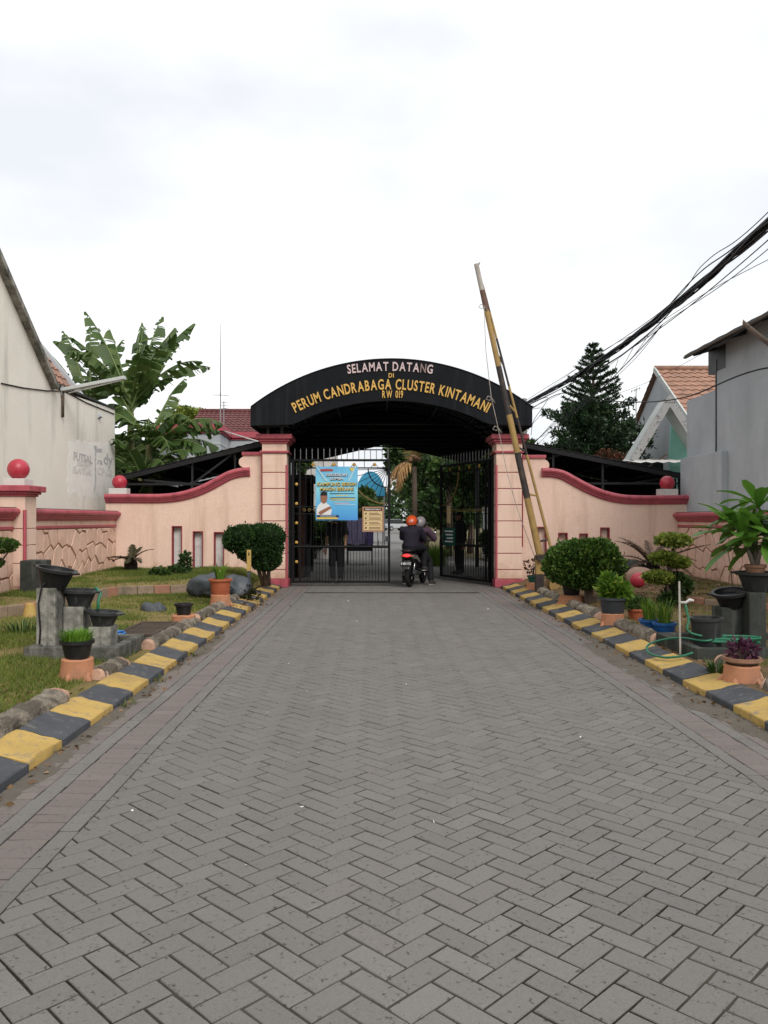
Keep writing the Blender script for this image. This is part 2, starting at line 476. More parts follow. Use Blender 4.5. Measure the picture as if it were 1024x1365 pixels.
# ------------------------------------------------------------------ ground sheet
t = NT('earth')
a = t.ramp(t.noise(.35, 6, .6), [(.3, (.10,.075,.045)), (.7, (.17,.15,.07))])
a = t.mix(.4, a, t.ramp(t.noise(14, 5, .7), [(.3, (.06,.045,.03)), (.7, (.2,.16,.09))]))
t.color(a); t.bump(t.noise(25, 5, .7), .6, .02); M['earth'] = t.set(.95, 0, .1)
g = MB(); g.add([(-700,-300,-.09),(700,-300,-.09),(700,1500,-.09),(-700,1500,-.09)], [(0,1,2,3)])
tag(g.build('ground', M['earth']), kind='structure')

# ------------------------------------------------------------------ paved road
KL, KR = -2.03, 2.79                                   # kerb lines
HL, HR = KL + .61, KR - .61                            # herringbone field
def paver_mat(name, base, src, red=False):
    t = NT(name)
    pos = t.n.new('ShaderNodeNewGeometry').outputs['Position']
    r = t.attr('rnd') if src == 'attr' else t.objrand()
    c = t.ramp(r, [(0, tuple(x*.66 for x in base)), (.25, (base[0]*1.0,base[1]*.93,base[2]*.89)), (.5, base), (.75, (base[0]*1.04,base[1]*1.06,base[2]*1.02)), (.94, tuple(x*1.32 for x in base)), (1, tuple(x*.58 for x in base))])
    c = t.mix(.42, c, t.ramp(t.noise(.55, 5, .6, pos), [(.32, tuple(x*.80 for x in base)), (.68, mixc(tuple(x*1.18 for x in base), (.19,.165,.135), .25))]))
    # long traffic-worn bands along the road, then grime and green tint in patches
    mp = t.n.new('ShaderNodeMapping'); mp.inputs['Scale'].default_value = (1.5, .10, 1); t.l.new(pos, mp.inputs['Vector'])
    c = t.mix(t.ramp(t.noise(1.0, 4, .6, mp.outputs['Vector']), [(.44, 0.0), (.62, .45)]), c, tuple(x*.74 for x in base))
    c = t.mix(t.ramp(t.noise(1.1, 5, .62, pos), [(.56, 0.0), (.74, .45)]), c, (.100,.108,.090))
    c = t.mix(t.ramp(t.noise(.8, 6, .7, pos), [(.60, 0.0), (.74, .5)]), c, tuple(x*.62 for x in base))
    # fine aggregate, pits and specks
    c = t.mix(.5, c, t.ramp(t.noise(150, 4, .75, pos), [(.3, tuple(x*.60 for x in base)), (.7, tuple(x*1.3 for x in base))]))
    pits = t.ramp(t.noise(46, 3, .6, pos), [(.31, .8), (.40, 0.0)])
    area = t.ramp(t.noise(7, 3, .6, pos), [(.40, 0.0), (.52, 1.0)])
    pm = t.math('MULTIPLY', pits, area)
    c = t.mix(pm, c, (.045,.042,.039))
    # sandy film towards the kerbs
    sx = t.n.new('ShaderNodeSeparateXYZ'); t.l.new(pos, sx.inputs[0])
    d = t.math('ABSOLUTE', t.math('SUBTRACT', sx.outputs['X'], (KL+KR)/2))
    n = t.math('MULTIPLY', t.noise(1.7, 6, .65, pos), .9)
    e = t.math('ADD', t.math('SUBTRACT', d, 2.35), n)
    c = t.mix(t.ramp(e, [(.36, 0.0), (.62, .72)]), c, (.165,.145,.120))
    t.color(c)
    h = t.math('ADD', t.noise(110, 4, .7, pos), t.math('MULTIPLY', pm, -1.6))
    t.bump(h, .5, .0035)
    t.b.inputs['Roughness'].default_value = .82
    return t.set(.82, 0, .28)
GREY, PINK = (.172,.164,.155), (.180,.154,.143)
M['paver'] = paver_mat('paver_grey', GREY, 'obj'); M['paver_a'] = paver_mat('paver_grey_far', GREY, 'attr')
M['paver_r'] = paver_mat('paver_red', PINK, 'obj'); M['paver_ra'] = paver_mat('paver_red_far', PINK, 'attr')
t = NT('joint_sand'); t.color(t.mix(t.ramp(t.noise(.9, 5, .65), [(.42, 0.0), (.66, .8)]), t.ramp(t.noise(30, 4, .7), [(.3, (.010,.009,.008)), (.7, (.036,.034,.027))]), (.088,.080,.066))); t.bump(t.noise(90, 3), .5, .004)
M['sand_joint'] = t.set(.95, 0, .1)

road = MB()
YN, YF = -1.6, 21.0
from mathutils import noise as mnoise
def zroad(x, y): return .007*mnoise.fractal(Vector((x*.7, y*.45, 9.0)), 1, 2, 3)
_nx, _ny = 110, 420
_v = []
for _j in range(_ny+1):
    for _i in range(_nx+1):
        _x, _y = KL-.02+(KR-KL+.04)*_i/_nx, -3+(YF+3.2)*_j/_ny
        _v.append((_x, _y, zroad(_x,_y) + -.0046 + .0005*mnoise.noise(Vector((_x*3,_y*3,4.0))) + .0003*mnoise.noise(Vector((_x*14,_y*14,1.0)))))
road.add(_v, [(_j*(_nx+1)+_i, _j*(_nx+1)+_i+1, (_j+1)*(_nx+1)+_i+1, (_j+1)*(_nx+1)+_i) for _j in range(_ny) for _i in range(_nx)])
road_o = road.build('road', M['sand_joint']); tag(road_o, kind='structure')
road_loc = np.array(road_o.location)

def clip(poly, axis, lim, keep_less):
    out = []
    for i in range(len(poly)):
        p, q = poly[i], poly[(i+1) % len(poly)]
        ip = (p[axis] <= lim) if keep_less else (p[axis] >= lim)
        iq = (q[axis] <= lim) if keep_less else (q[axis] >= lim)
        if ip: out.append(p)
        if ip != iq:
            u = (lim - p[axis])/(q[axis]-p[axis])
            out.append((p[0]+(q[0]-p[0])*u, p[1]+(q[1]-p[1])*u))
    return out
def poly_area(p):
    return .5*sum(p[i][0]*p[(i+1)%len(p)][1]-p[(i+1)%len(p)][0]*p[i][1] for i in range(len(p)))
def inset(poly, d):
    c = np.mean(np.array(poly), 0); out = []
    for p in poly:
        v = np.array(p)-c; l = np.linalg.norm(v)
        out.append(tuple(c + v*max(.2, (l-d*1.35)/l)))
    return out
pavers = []                                             # (polygon, is_red, full_brick(angle) or None)
w, gap = .105, .0075
def herring(y0, y1):
    s = math.sqrt(.5)
    def rot(p): return ((p[0]-p[1])*s + (HL+HR)/2 + .03, (p[0]+p[1])*s)
    K = int((y1+6)/(w*s)) + 30
    for i in range(-K, K):
        for j in range(-20, 20):
            # lattice: (w,w)*i + (2w,-2w)*j holds one lying and one standing block
            ox, oy = w*i + 2*w*j, w*i - 2*w*j
            for kind in (0, 1):
                if kind == 0: q = [(ox,oy),(ox+2*w,oy),(ox+2*w,oy+w),(ox,oy+w)]
                else: q = [(ox,oy+w),(ox+w,oy+w),(ox+w,oy+3*w),(ox,oy+3*w)]
                cc = rot((sum(p[0] for p in q)/4, sum(p[1] for p in q)/4))
                if not (HL-.2 < cc[0] < HR+.2 and y0-.2 < cc[1] < y1+.2): continue
                g2 = gap/2 + random.uniform(0, .0012)
                if kind == 0: q = [(ox+g2,oy+g2),(ox+2*w-g2,oy+g2),(ox+2*w-g2,oy+w-g2),(ox+g2,oy+w-g2)]
                else: q = [(ox+g2,oy+w+g2),(ox+w-g2,oy+w+g2),(ox+w-g2,oy+3*w-g2),(ox+g2,oy+3*w-g2)]
                q = [rot(p) for p in q]; full = True
                for ax, lim, less in ((0,HL+.004,False),(0,HR-.004,True),(1,y0+.004,False),(1,y1-.004,True)):
                    if any((p[ax] > lim) if less else (p[ax] < lim) for p in q):
                        full = False; q = clip(q, ax, lim, less)
                        if len(q) < 3: break
                if len(q) < 3 or abs(poly_area(q)) < .0009: continue
                pavers.append((q, False, (kind if full else None)))
def rows(x0, x1, y0, y1, lx, ly, red):
    nx = max(1, round((x1-x0)/lx)); ny = int((y1-y0)/ly)
    for i in range(nx):
        for j in range(ny):
            a, b = x0+(x1-x0)*i/nx + gap/2, x0+(x1-x0)*(i+1)/nx - gap/2
            c, d = y0+j*ly + gap/2, y0+(j+1)*ly - gap/2
            k = random.uniform(-.002,.002)
            pavers.append(([(a,c+k),(b,c-k),(b,d-k),(a,d+k)], red, None))
herring(YN, 16.35); herring(16.58, YF)
rows(HL, HR, 16.35, 16.58, .105, .23, True)
for x0, x1, lx, ly, red in ((KL,KL+.205,.205,.105,True),(KL+.205,KL+.305,.1,.21,False),(KL+.305,KL+.51,.205,.105,True),(KL+.51,KL+.61,.1,.21,False),
                            (KR-.205,KR,.205,.105,True),(KR-.305,KR-.205,.1,.21,False),(KR-.51,KR-.305,.205,.105,True),(KR-.61,KR-.51,.1,.21,False)):
    rows(x0, x1, YN, YF, lx, ly, red)
def paver_geo(q, dz, tilt):
    if poly_area(q) < 0: q = q[::-1]
    c_ = np.mean(np.array(q), 0); ra = random.gauss(0,.010); jx, jy = random.gauss(0,.0010), random.gauss(0,.0010)
    q = [(c_[0]+(p[0]-c_[0])*math.cos(ra)-(p[1]-c_[1])*math.sin(ra)+jx+random.gauss(0,.0009), c_[1]+(p[0]-c_[0])*math.sin(ra)+(p[1]-c_[1])*math.cos(ra)+jy+random.gauss(0,.0009)) for p in q]
    c = np.mean(np.array(q), 0); n = len(q); ins = inset(q, .003)
    Z = lambda p, z: z + dz + (p[0]-c[0])*tilt[0] + (p[1]-c[1])*tilt[1]
    v = [(p[0],p[1],-.03) for p in q] + [(p[0],p[1],Z(p,-.003)) for p in q] + [(p[0],p[1],Z(p,0)) for p in ins]
    f = [(i,(i+1)%n,n+(i+1)%n,n+i) for i in range(n)] + [(n+i,n+(i+1)%n,2*n+(i+1)%n,2*n+i) for i in range(n)] + [tuple(2*n+i for i in range(n))]
    return v, f
def seen(q):
    x, y = np.mean(np.array(q), 0)
    return y > 2.3 and 0 < CX + x*F/y < 1024
order = sorted([i for i, p in enumerate(pavers) if seen(p[0])], key=lambda i: np.mean([u[1] for u in pavers[i][0]]))
near = set(order[:298])
shared = {}
far = {False: MB(), True: MB()}; far_r = {False: [], True: []}
for i, (q, red, full) in enumerate(pavers):
    cq = np.mean(np.array(q), 0); z0_ = zroad(cq[0], cq[1])
    dz = max(-.0018, random.gauss(0, .0009)) + z0_; tilt = (random.gauss(0,.006)+(zroad(cq[0]+.1,cq[1])-z0_)*10, random.gauss(0,.006)+(zroad(cq[0],cq[1]+.1)-z0_)*10)
    if i in near:
        c = np.mean(np.array(q), 0)
        if full is not None:
            if full not in shared:
                v, f = paver_geo([(p[0]-c[0], p[1]-c[1]) for p in q], 0, (0,0))
                me = bpy.data.meshes.new('paver'); me.from_pydata(v, [], f); me.materials.append(M['paver']); shared[full] = me
            me = shared[full]
        else:
            v, f = paver_geo([(p[0]-c[0], p[1]-c[1]) for p in q], 0, (0,0))
            me = bpy.data.meshes.new('paver'); me.from_pydata(v, [], f); me.materials.append(M['paver_r'] if red else M['paver'])
        o = bpy.data.objects.new('paver', me); col.objects.link(o); o.parent = road_o
        o.location = (c[0]-road_loc[0], c[1]-road_loc[1], dz-road_loc[2]); o.rotation_euler = (tilt[1], -tilt[0], random.gauss(0,.010))
    else:
        v, f = paver_geo(q, dz, tilt); far[red].add(v, f); far_r[red] += [random.random()]*len(v)
for red in (False, True):
    o = far[red].build('paving', M['paver_ra'] if red else M['paver_a'], road_o, fix=False)
    at = o.data.attributes.new('rnd', 'FLOAT', 'POINT'); at.data.foreach_set('value', np.array(far_r[red], dtype=np.float32))
    tag(o, kind='stuff')

# ------------------------------------------------------------------ kerbs
KLEN = .503
PROF = [(0,-.05),(.003,.056),(.010,.064),(.06,.074),(.13,.088),(.19,.104),(.25,.120),(.298,.128),(.306,.118),(.31,-.05)]
def kerb(x, sgn, phase_yellow_end, y0, y1):
    k = structure('kerb')
    n0 = math.floor((y0-phase_yellow_end)/KLEN)
    for n in range(n0, int((y1-phase_yellow_end)/KLEN)+1):
        a, b = phase_yellow_end+n*KLEN, phase_yellow_end+(n+1)*KLEN-.004
        if b > y1: b = y1
        if b-a < .1: continue
        m = MB(); v = []; ns = 5
        dx, dz, sk = random.gauss(0,.005), random.gauss(0,.003), random.gauss(0,.008)
        for s in range(ns):
            u = s/(ns-1); yy = a+(b-a)*u
            e = .003 if s in (0, ns-1) else 0
            for (px_, pz_) in PROF:
                wob = random.gauss(0,.0032)
                v.append((x + sgn*-1*(px_ if px_ else 0)*1.0 + dx*.5, yy + sk*(px_-.15) + random.gauss(0,.0015), pz_ - e*(pz_ > 0) + dz + (wob if pz_ > .06 else 0)))
        P = len(PROF)
        f = [(s*P+i, s*P+i+1, (s+1)*P+i+1, (s+1)*P+i) for s in range(ns-1) for i in range(P-1)]
        f += [tuple(range(P)), tuple((ns-1)*P+i for i in range(P))]
        m.add(v, f)
        m.build('kerb_block', M['yellow'] if n % 2 else M['kblack'], k, smooth=True, autos=25)
kerb(KL, 1, 5.23, 1.0, 17.55)
kerb(KR, -1, 6.21, 1.0, 17.45)

# ------------------------------------------------------------------ sand drifts in the gutters
from mathutils import noise as mnoise
t = NT('sand'); c = t.ramp(t.noise(5, 6, .7), [(.3, (.085,.075,.062)), (.7, (.16,.14,.118))])
c = t.mix(.5, c, t.ramp(t.noise(140, 3, .7), [(.3, (.055,.048,.04)), (.7, (.20,.18,.15))]))
t.color(c); t.bump(t.noise(120, 4, .7), .6, .006); M['sand'] = t.set(.95, 0, .1)
def drift(x, sgn, y0, y1, width, bias):
    m = MB(); nx, ny = 22, int((y1-y0)/.045); v = []
    for j in range(ny+1):
        for i in range(nx+1):
            u = i/nx; xx = x + sgn*u*width; yy = y0+(y1-y0)*j/ny
            n = mnoise.fractal(Vector((xx*2.2, yy*.75, 3.1*sgn)), 1.0, 2.0, 5)
            fade = min(1, (yy-y0)/1.0, (y1-yy)/1.0)
            v.append((xx, yy, zroad(xx,yy) -.010 + (bias*(1-u)**1.2 + n*.013 - .006*u)*fade + .0015*mnoise.noise(Vector((xx*30,yy*30,0)))))
    m.add(v, [(j*(nx+1)+i, j*(nx+1)+i+1, (j+1)*(nx+1)+i+1, (j+1)*(nx+1)+i) for j in range(ny) for i in range(nx)])
    tag(m.build('sand_drift', M['sand'], smooth=True), kind='structure')
drift(KR-.003, -1, 2.0, 11.5, .42, .024)
drift(KL+.003, 1, 2.0, 12.5, .30, .017)
# leaf litter and grit collected along the kerbs
def litter(name, spots, n, size, mat, zf, spread, parent=None):
    P = []
    for _ in range(n):
        x, y = spots(); P.append((x, y, zf(x, y)+.004))
    P = np.array(P); D = rng.normal(size=P.shape); D[:,2] = np.abs(D[:,2])*.15
    V, Q, r_ = leaf_quads(P, D, size*(.5+rng.random(len(P))), size*.28*(.6+rng.random(len(P))), fold=.12)
    return tag(np_mesh(name, V, Q, mat, parent, r_), kind='stuff')
def gutter_spot():
    if random.random() < .5: return KR - abs(random.gauss(0,.09)), random.uniform(3, 16)
    return KL + abs(random.gauss(0,.07)), random.uniform(3, 16)
litter('gutter_leaves', gutter_spot, 420, .045, M['straw'], lambda x, y: .010, 1)

def fleck_spot():
    return random.uniform(HL, HR), random.uniform(3, 15)
M['fleck'] = surf('paper_fleck', (.75,.74,.70), .8, .1, 8, 40, 0)
litter('paper_flecks', fleck_spot, 26, .022, M['fleck'], lambda x, y: zroad(x, y)+.002, 1)
# ------------------------------------------------------------------ lawn (left) and planting bed (right)
def sstep(a, b, x):
    u = max(0.0, min(1.0, (x-a)/(b-a))); return u*u*(3-2*u)
EDGE_L = [(-5.6,9.2),(-5.05,10.6),(-4.75,11.4),(-4.72,13.2),(-4.55,13.9),(-3.45,14.75),(-2.75,15.2)]
def edge_side(x, y, E):
    """signed distance to the terrace edging, positive on the upper (wall) side"""
    best, sg = 1e9, 1
    for (ax, ay), (bx, by) in zip(E[:-1], E[1:]):
        dx, dy = bx-ax, by-ay; u = max(0, min(1, ((x-ax)*dx+(y-ay)*dy)/(dx*dx+dy*dy)))
        px_, py_ = ax+u*dx, ay+u*dy; d = math.hypot(x-px_, y-py_)
        if d < best: best, sg = d, (1 if dx*(y-ay)-dy*(x-ax) > 0 else -1)
    return best*sg
def zl(x, y):
    d = edge_side(x, y, EDGE_L)
    base = .10 + .05*sstep(-2.3, -3.6, -(-x)) if False else .105 + .055*sstep(2.3, 3.8, -x)
    up = .33 + .09*sstep(10, 17.5, y)
    if x > -3.0: up = up - (up-base-.05)*sstep(-3.0, -2.35, x)
    k = sstep(-.03, .10, d)
    return base*(1-k) + up*k + .022*mnoise.fractal(Vector((x*1.3, y*1.3, 0)), 1, 2, 4)
EDGE_R = [(3.6,13.3),(4.6,12.9),(5.6,12.2),(6.9,11.2)]
def zr(x, y):
    d = edge_side(x, y, EDGE_R)
    base = .11 + .05*sstep(3.1, 4.5, x); up = base + .13
    if x < 3.9: up = base + .13*sstep(3.15, 3.9, x)
    k = sstep(-.04, .10, d)
    return base*(1-k) + up*k + .024*mnoise.fractal(Vector((x*1.3+9, y*1.3, 0)), 1, 2, 4)
def terrain(name, x0, x1, y0, y1, zf, mat, step=.11):
    nx, ny = int((x1-x0)/step), int((y1-y0)/step); v = []
    for j in range(ny+1):
        for i in range(nx+1):
            x, y = x0+(x1-x0)*i/nx, y0+(y1-y0)*j/ny; v.append((x, y, zf(x, y)))
    m = MB(); m.add(v, [(j*(nx+1)+i, j*(nx+1)+i+1, (j+1)*(nx+1)+i+1, (j+1)*(nx+1)+i) for j in range(ny) for i in range(nx)])
    return tag(m.build(name, mat, smooth=True), kind='structure')
def earth_mat(name, dry, green, soil, gp):
    t = NT(name)
    c = t.ramp(t.noise(1.1, 6, .65), [(gp[0], green), (gp[1], dry)])
    c = t.mix(t.ramp(t.noise(2.3, 5, .6), [(.52, 0.0), (.66, .85)]), c, soil)
    c = t.mix(.45, c, t.ramp(t.noise(70, 5, .75), [(.3, tuple(x*.5 for x in soil)), (.7, tuple(min(1,x*1.5) for x in dry))]))
    t.color(c); t.bump(t.noise(60, 5, .7), .8, .015); return t.set(.95, 0, .1)
M['lawn'] = earth_mat('lawn_ground', (.24,.19,.075), (.09,.105,.028), (.13,.085,.052), (.40,.56))
M['bed'] = earth_mat('bed_ground', (.17,.115,.065), (.085,.078,.03), (.115,.072,.048), (.36,.48))
terrain('lawn', -5.86, KL-.29, -1.0, 17.98, zl, M['lawn'])
terrain('planting_bed', KR+.29, 6.9, -1.0, 17.98, zr, M['bed'])
def grass(name, n, x0, x1, y0, y1, zf, h, dens, mat):
    P = []
    for _ in range(n):
        y = y0 + (y1-y0)*random.random()**1.0; x = random.uniform(x0, x1)
        k = mnoise.fractal(Vector((x*.9+5, y*.9, 2.2)), 1, 2, 4) + .7*mnoise.noise(Vector((x*3, y*3, 7)))*.5
        if k + dens(x, y) < random.gauss(0, .18): continue
        P.append((x, y, zf(x, y)-.004))
    P = np.array(P)
    hh = h*(.45+.9*rng.random(len(P)))
    V, Q, r_ = blades(P, hh, .0035+.003*rng.random(len(P)), lean=1.1)
    # drier or greener by patch
    k = np.array([mnoise.fractal(Vector((p[0]*.8, p[1]*.8, 11)), 1, 2, 4) for p in P])
    r_ = np.clip(r_*.55 + .28 + np.repeat(k, 3)*.55 - .16*(np.repeat(P[:,1],3) > 13.8), 0, 1)
    tag(np_mesh(name, V, Q, mat, None, r_), kind='stuff')
grass('grass', 150000, -5.75, KL-.45, 3.6, 17.9, zl, .05, lambda x, y: .30 if y > 13 else .20, M['grass'])
grass('grass', 26000, KR+.5, 6.8, 4.5, 17.8, zr, .045, lambda x, y: -.12, M['grass'])
litter('dead_leaves', lambda: (random.uniform(KR+.35, 6.7), random.uniform(5.5, 17)), 2600, .06, M['straw'], zr, 1)
litter('dead_leaves', lambda: (random.gauss(-3.0,.5), random.gauss(13.4,.6)), 900, .05, M['straw'], lambda x, y: zl(min(x,-2.35), min(y,17.9)), 1)
litter('dead_leaves', lambda: (random.uniform(-3.6,-2.4), random.uniform(4.0,6.6)), 500, .045, M['straw'], zl, 1)

# terrace edging stones
def edging(E, zf, n, label_parent, mats, h):
    k = structure('terrace_edging')
    L = [math.dist(E[i], E[i+1]) for i in range(len(E)-1)]; tot = sum(L)
    s = 0; i = 0
    while s < tot - .12:
        ln = random.uniform(.22, .36)
        def at(u):
            u = min(max(u, 0), tot-1e-6); q = 0
            while u > L[q]: u -= L[q]; q += 1
            a, b = E[q], E[q+1]; return Vector((a[0]+(b[0]-a[0])*u/L[q], a[1]+(b[1]-a[1])*u/L[q], 0))
        a, b = at(s), at(s+ln-.012); d = (b-a); ang = math.atan2(d.y, d.x); c = (a+b)/2
        nrm = Vector((-d.y, d.x, 0)).normalized()
        z0 = zf(c.x - nrm.x*.15, c.y - nrm.y*.15)
        m = MB(); m.obox((c.x, c.y, z0 + h/2 - .04), (d.length, .11, h+.08+random.uniform(-.015,.015)), (0, 0, ang))
        m.build('edging_stone', mats[i % len(mats)], k, bevel=.012)
        s += ln; i += 1
M['edge_brick'] = surf('edging_brick', (.34,.17,.11), .9, .25, 6, 40, .6, .01, stains=(.20,.16,.11))
M['edge_stone'] = surf('edging_stone', (.27,.20,.14), .9, .25, 6, 40, .6, .01, stains=(.13,.11,.08))
edging(EDGE_L, zl, 0, None, [M['edge_stone'], M['edge_brick'], M['edge_stone']], .17)
edging(EDGE_R, zr, 0, None, [M['edge_stone'], M['edge_brick']], .10)

# ------------------------------------------------------------------ street beyond the gate
t = NT('street'); c = t.ramp(t.noise(.6, 6, .65), [(.3, (.15,.145,.14)), (.7, (.23,.22,.21))])
c = t.mix(.4, c, t.ramp(t.noise(90, 4, .7), [(.3, (.12,.115,.11)), (.7, (.30,.29,.28))]))
t.color(c); t.bump(t.noise(80, 4), .3, .004); M['street'] = t.set(.9, 0, .2)
m = MB(); m.add([(-3.2,YF+.1,-.004),(4.6,YF+.1,-.004),(4.0,30,-.004),(2.0,40,-.004),(3.0,70,-.004),(5.5,135,-.004),(-1.2,135,-.004),(-2.2,70,-.004),(-2.4,40,-.004),(-3.2,30,-.004)], [tuple(range(10))])
tag(m.build('street', M['street']), kind='structure')
t = NT('yard'); t.color(t.ramp(t.noise(2, 5), [(.3, (.10,.09,.08)), (.7, (.20,.19,.175))])); t.bump(t.noise(60,4), .4, .006); M['yard'] = t.set(.9, 0, .2)
m = MB(); m.add([(-12,18.0,-.03),(KL-.02,18.0,-.03),(KL-.02,YF+.1,-.03),(-3.2,YF+.1,-.03),(-3.2,30,-.03),(-12,30,-.03)], [(0,1,2,3,4,5)])
m.add([(KR+.02,18.0,-.03),(14,18.0,-.03),(14,30,-.03),(4.0,30,-.03),(4.6,YF+.1,-.03),(KR+.02,YF+.1,-.03)], [(0,1,2,3,4,5)])
tag(m.build('yard', M['yard']), kind='structure')

# ------------------------------------------------------------------ gate pillars
YG, YW = 17.75, 17.95                                  # pillar fronts, wing wall fronts
def pillar(x0, x1, inner, label):
    y0, y1 = YG, YG+.66
    p = thing('gate_pillar', label, 'pillar', ((x0+x1)/2, (y0+y1)/2, 0), 0, 'gate pillars')
    MB().box(x0+.012, y0+.012, 0, x1-.012, y1-.012, 3.12).build('core', M['red_line'], p)
    zs = [.185, .395, .755, 1.115, 1.475, 1.835, 2.195, 2.555, 2.985]
    for a, b in zip(zs[:-1], zs[1:]):
        MB().box(x0, y0, a+.009, x1, y1, b-.009).build('panel', M['peach'], p, bevel=.008)
    MB().box(x0-.035, y0-.035, 0, x1+.035, y1+.035, .178).build('plinth', M['red'], p, bevel=.015)
    xi = x1 if inner > 0 else x0
    b = MB().tube([(xi, y0, .18), (xi, y0, 2.72)], .026, 10).build('corner_bead', M['red'], p, smooth=True, autos=50)
    xo = x0 if inner > 0 else x1
    MB().tube([(xo, y0, .9), (xo, y0, 2.95)], .014, 8).build('corner_bead', M['red_line'], p, smooth=True, autos=50)
    c = MB()
    for (o, a, bb) in ((.045, 2.99, 3.035),):
        c.box(x0-o, y0-o, a, x1+o, y1+o, bb)
    c.build('string_course', M['red'], p, bevel=.01)
    MB().box(x0+.004, y0+.004, 3.036, x1-.004, y1-.004, 3.20).build('frieze', M['peach'], p)
    cap = MB()
    for (o, a, bb) in ((.035,3.195,3.235),(.07,3.236,3.29),(.125,3.291,3.40)):
        cap.box(x0-o, y0-o, a, x1+o, y1+o, bb)
    cap.build('capital', M['red'], p, bevel=.022, segs=3)
    return p
pillar(-2.48, -1.93, 1, 'peach gate pillar with red capital beside the clipped dark green shrub')
pillar(2.73, 3.31, -1, 'peach gate pillar with red capital standing behind the raised boom barrier')

# ------------------------------------------------------------------ wing walls
CAP = [(.24,.0),(-.085,.0),(-.125,-.025),(-.135,-.06),(-.12,-.095),(-.085,-.11),(-.085,-.135),(-.055,-.14),(-.055,-.175),(-.02,-.18),(-.02,-.205),(.24,-.205)]
def sweep(m, path, prof, y_front=None, side=None):
    """profile (depth, height) swept along a path; in the xz plane at y_front, or along y at x = side[0] facing side[1]"""
    path = [Vector(p) for p in path]; k = len(path); n = len(prof); v = []
    for i in range(k):
        d = (path[min(i+1,k-1)]-path[max(i-1,0)]).normalized()
        if y_front is not None:
            nr = Vector((-d.z, 0, d.x));  nr = nr if nr.z > 0 else -nr
            for (a, b) in prof: v.append(path[i] + nr*b + Vector((0, a, 0)))
        else:
            for (a, b) in prof: v.append(path[i] + Vector((-side*a, 0, b)))
    f = [(i*n+j, i*n+(j+1)%n, (i+1)*n+(j+1)%n, (i+1)*n+j) for i in range(k-1) for j in range(n)]
    f += [tuple(range(n)), tuple((k-1)*n+j for j in range(n))]
    m.add(v, f)
def smooth_curve(pts, n):
    xs = [p[0] for p in pts]; t_ = np.linspace(0, 1, n); ts = np.linspace(0, 1, len(pts))
    P = [Vector((p[0], 0, p[1])) for p in pts]; out = []
    for u in t_:
        s = u*(len(P)-1); i = min(int(s), len(P)-2); w_ = s-i
        p0, p1, p2, p3 = P[max(i-1,0)], P[i], P[i+1], P[min(i+2,len(P)-1)]
        out.append(.5*((2*p1)+(-p0+p2)*w_+(2*p0-5*p1+4*p2-p3)*w_**2+(-p0+3*p1-3*p2+p3)*w_**3))
    return out
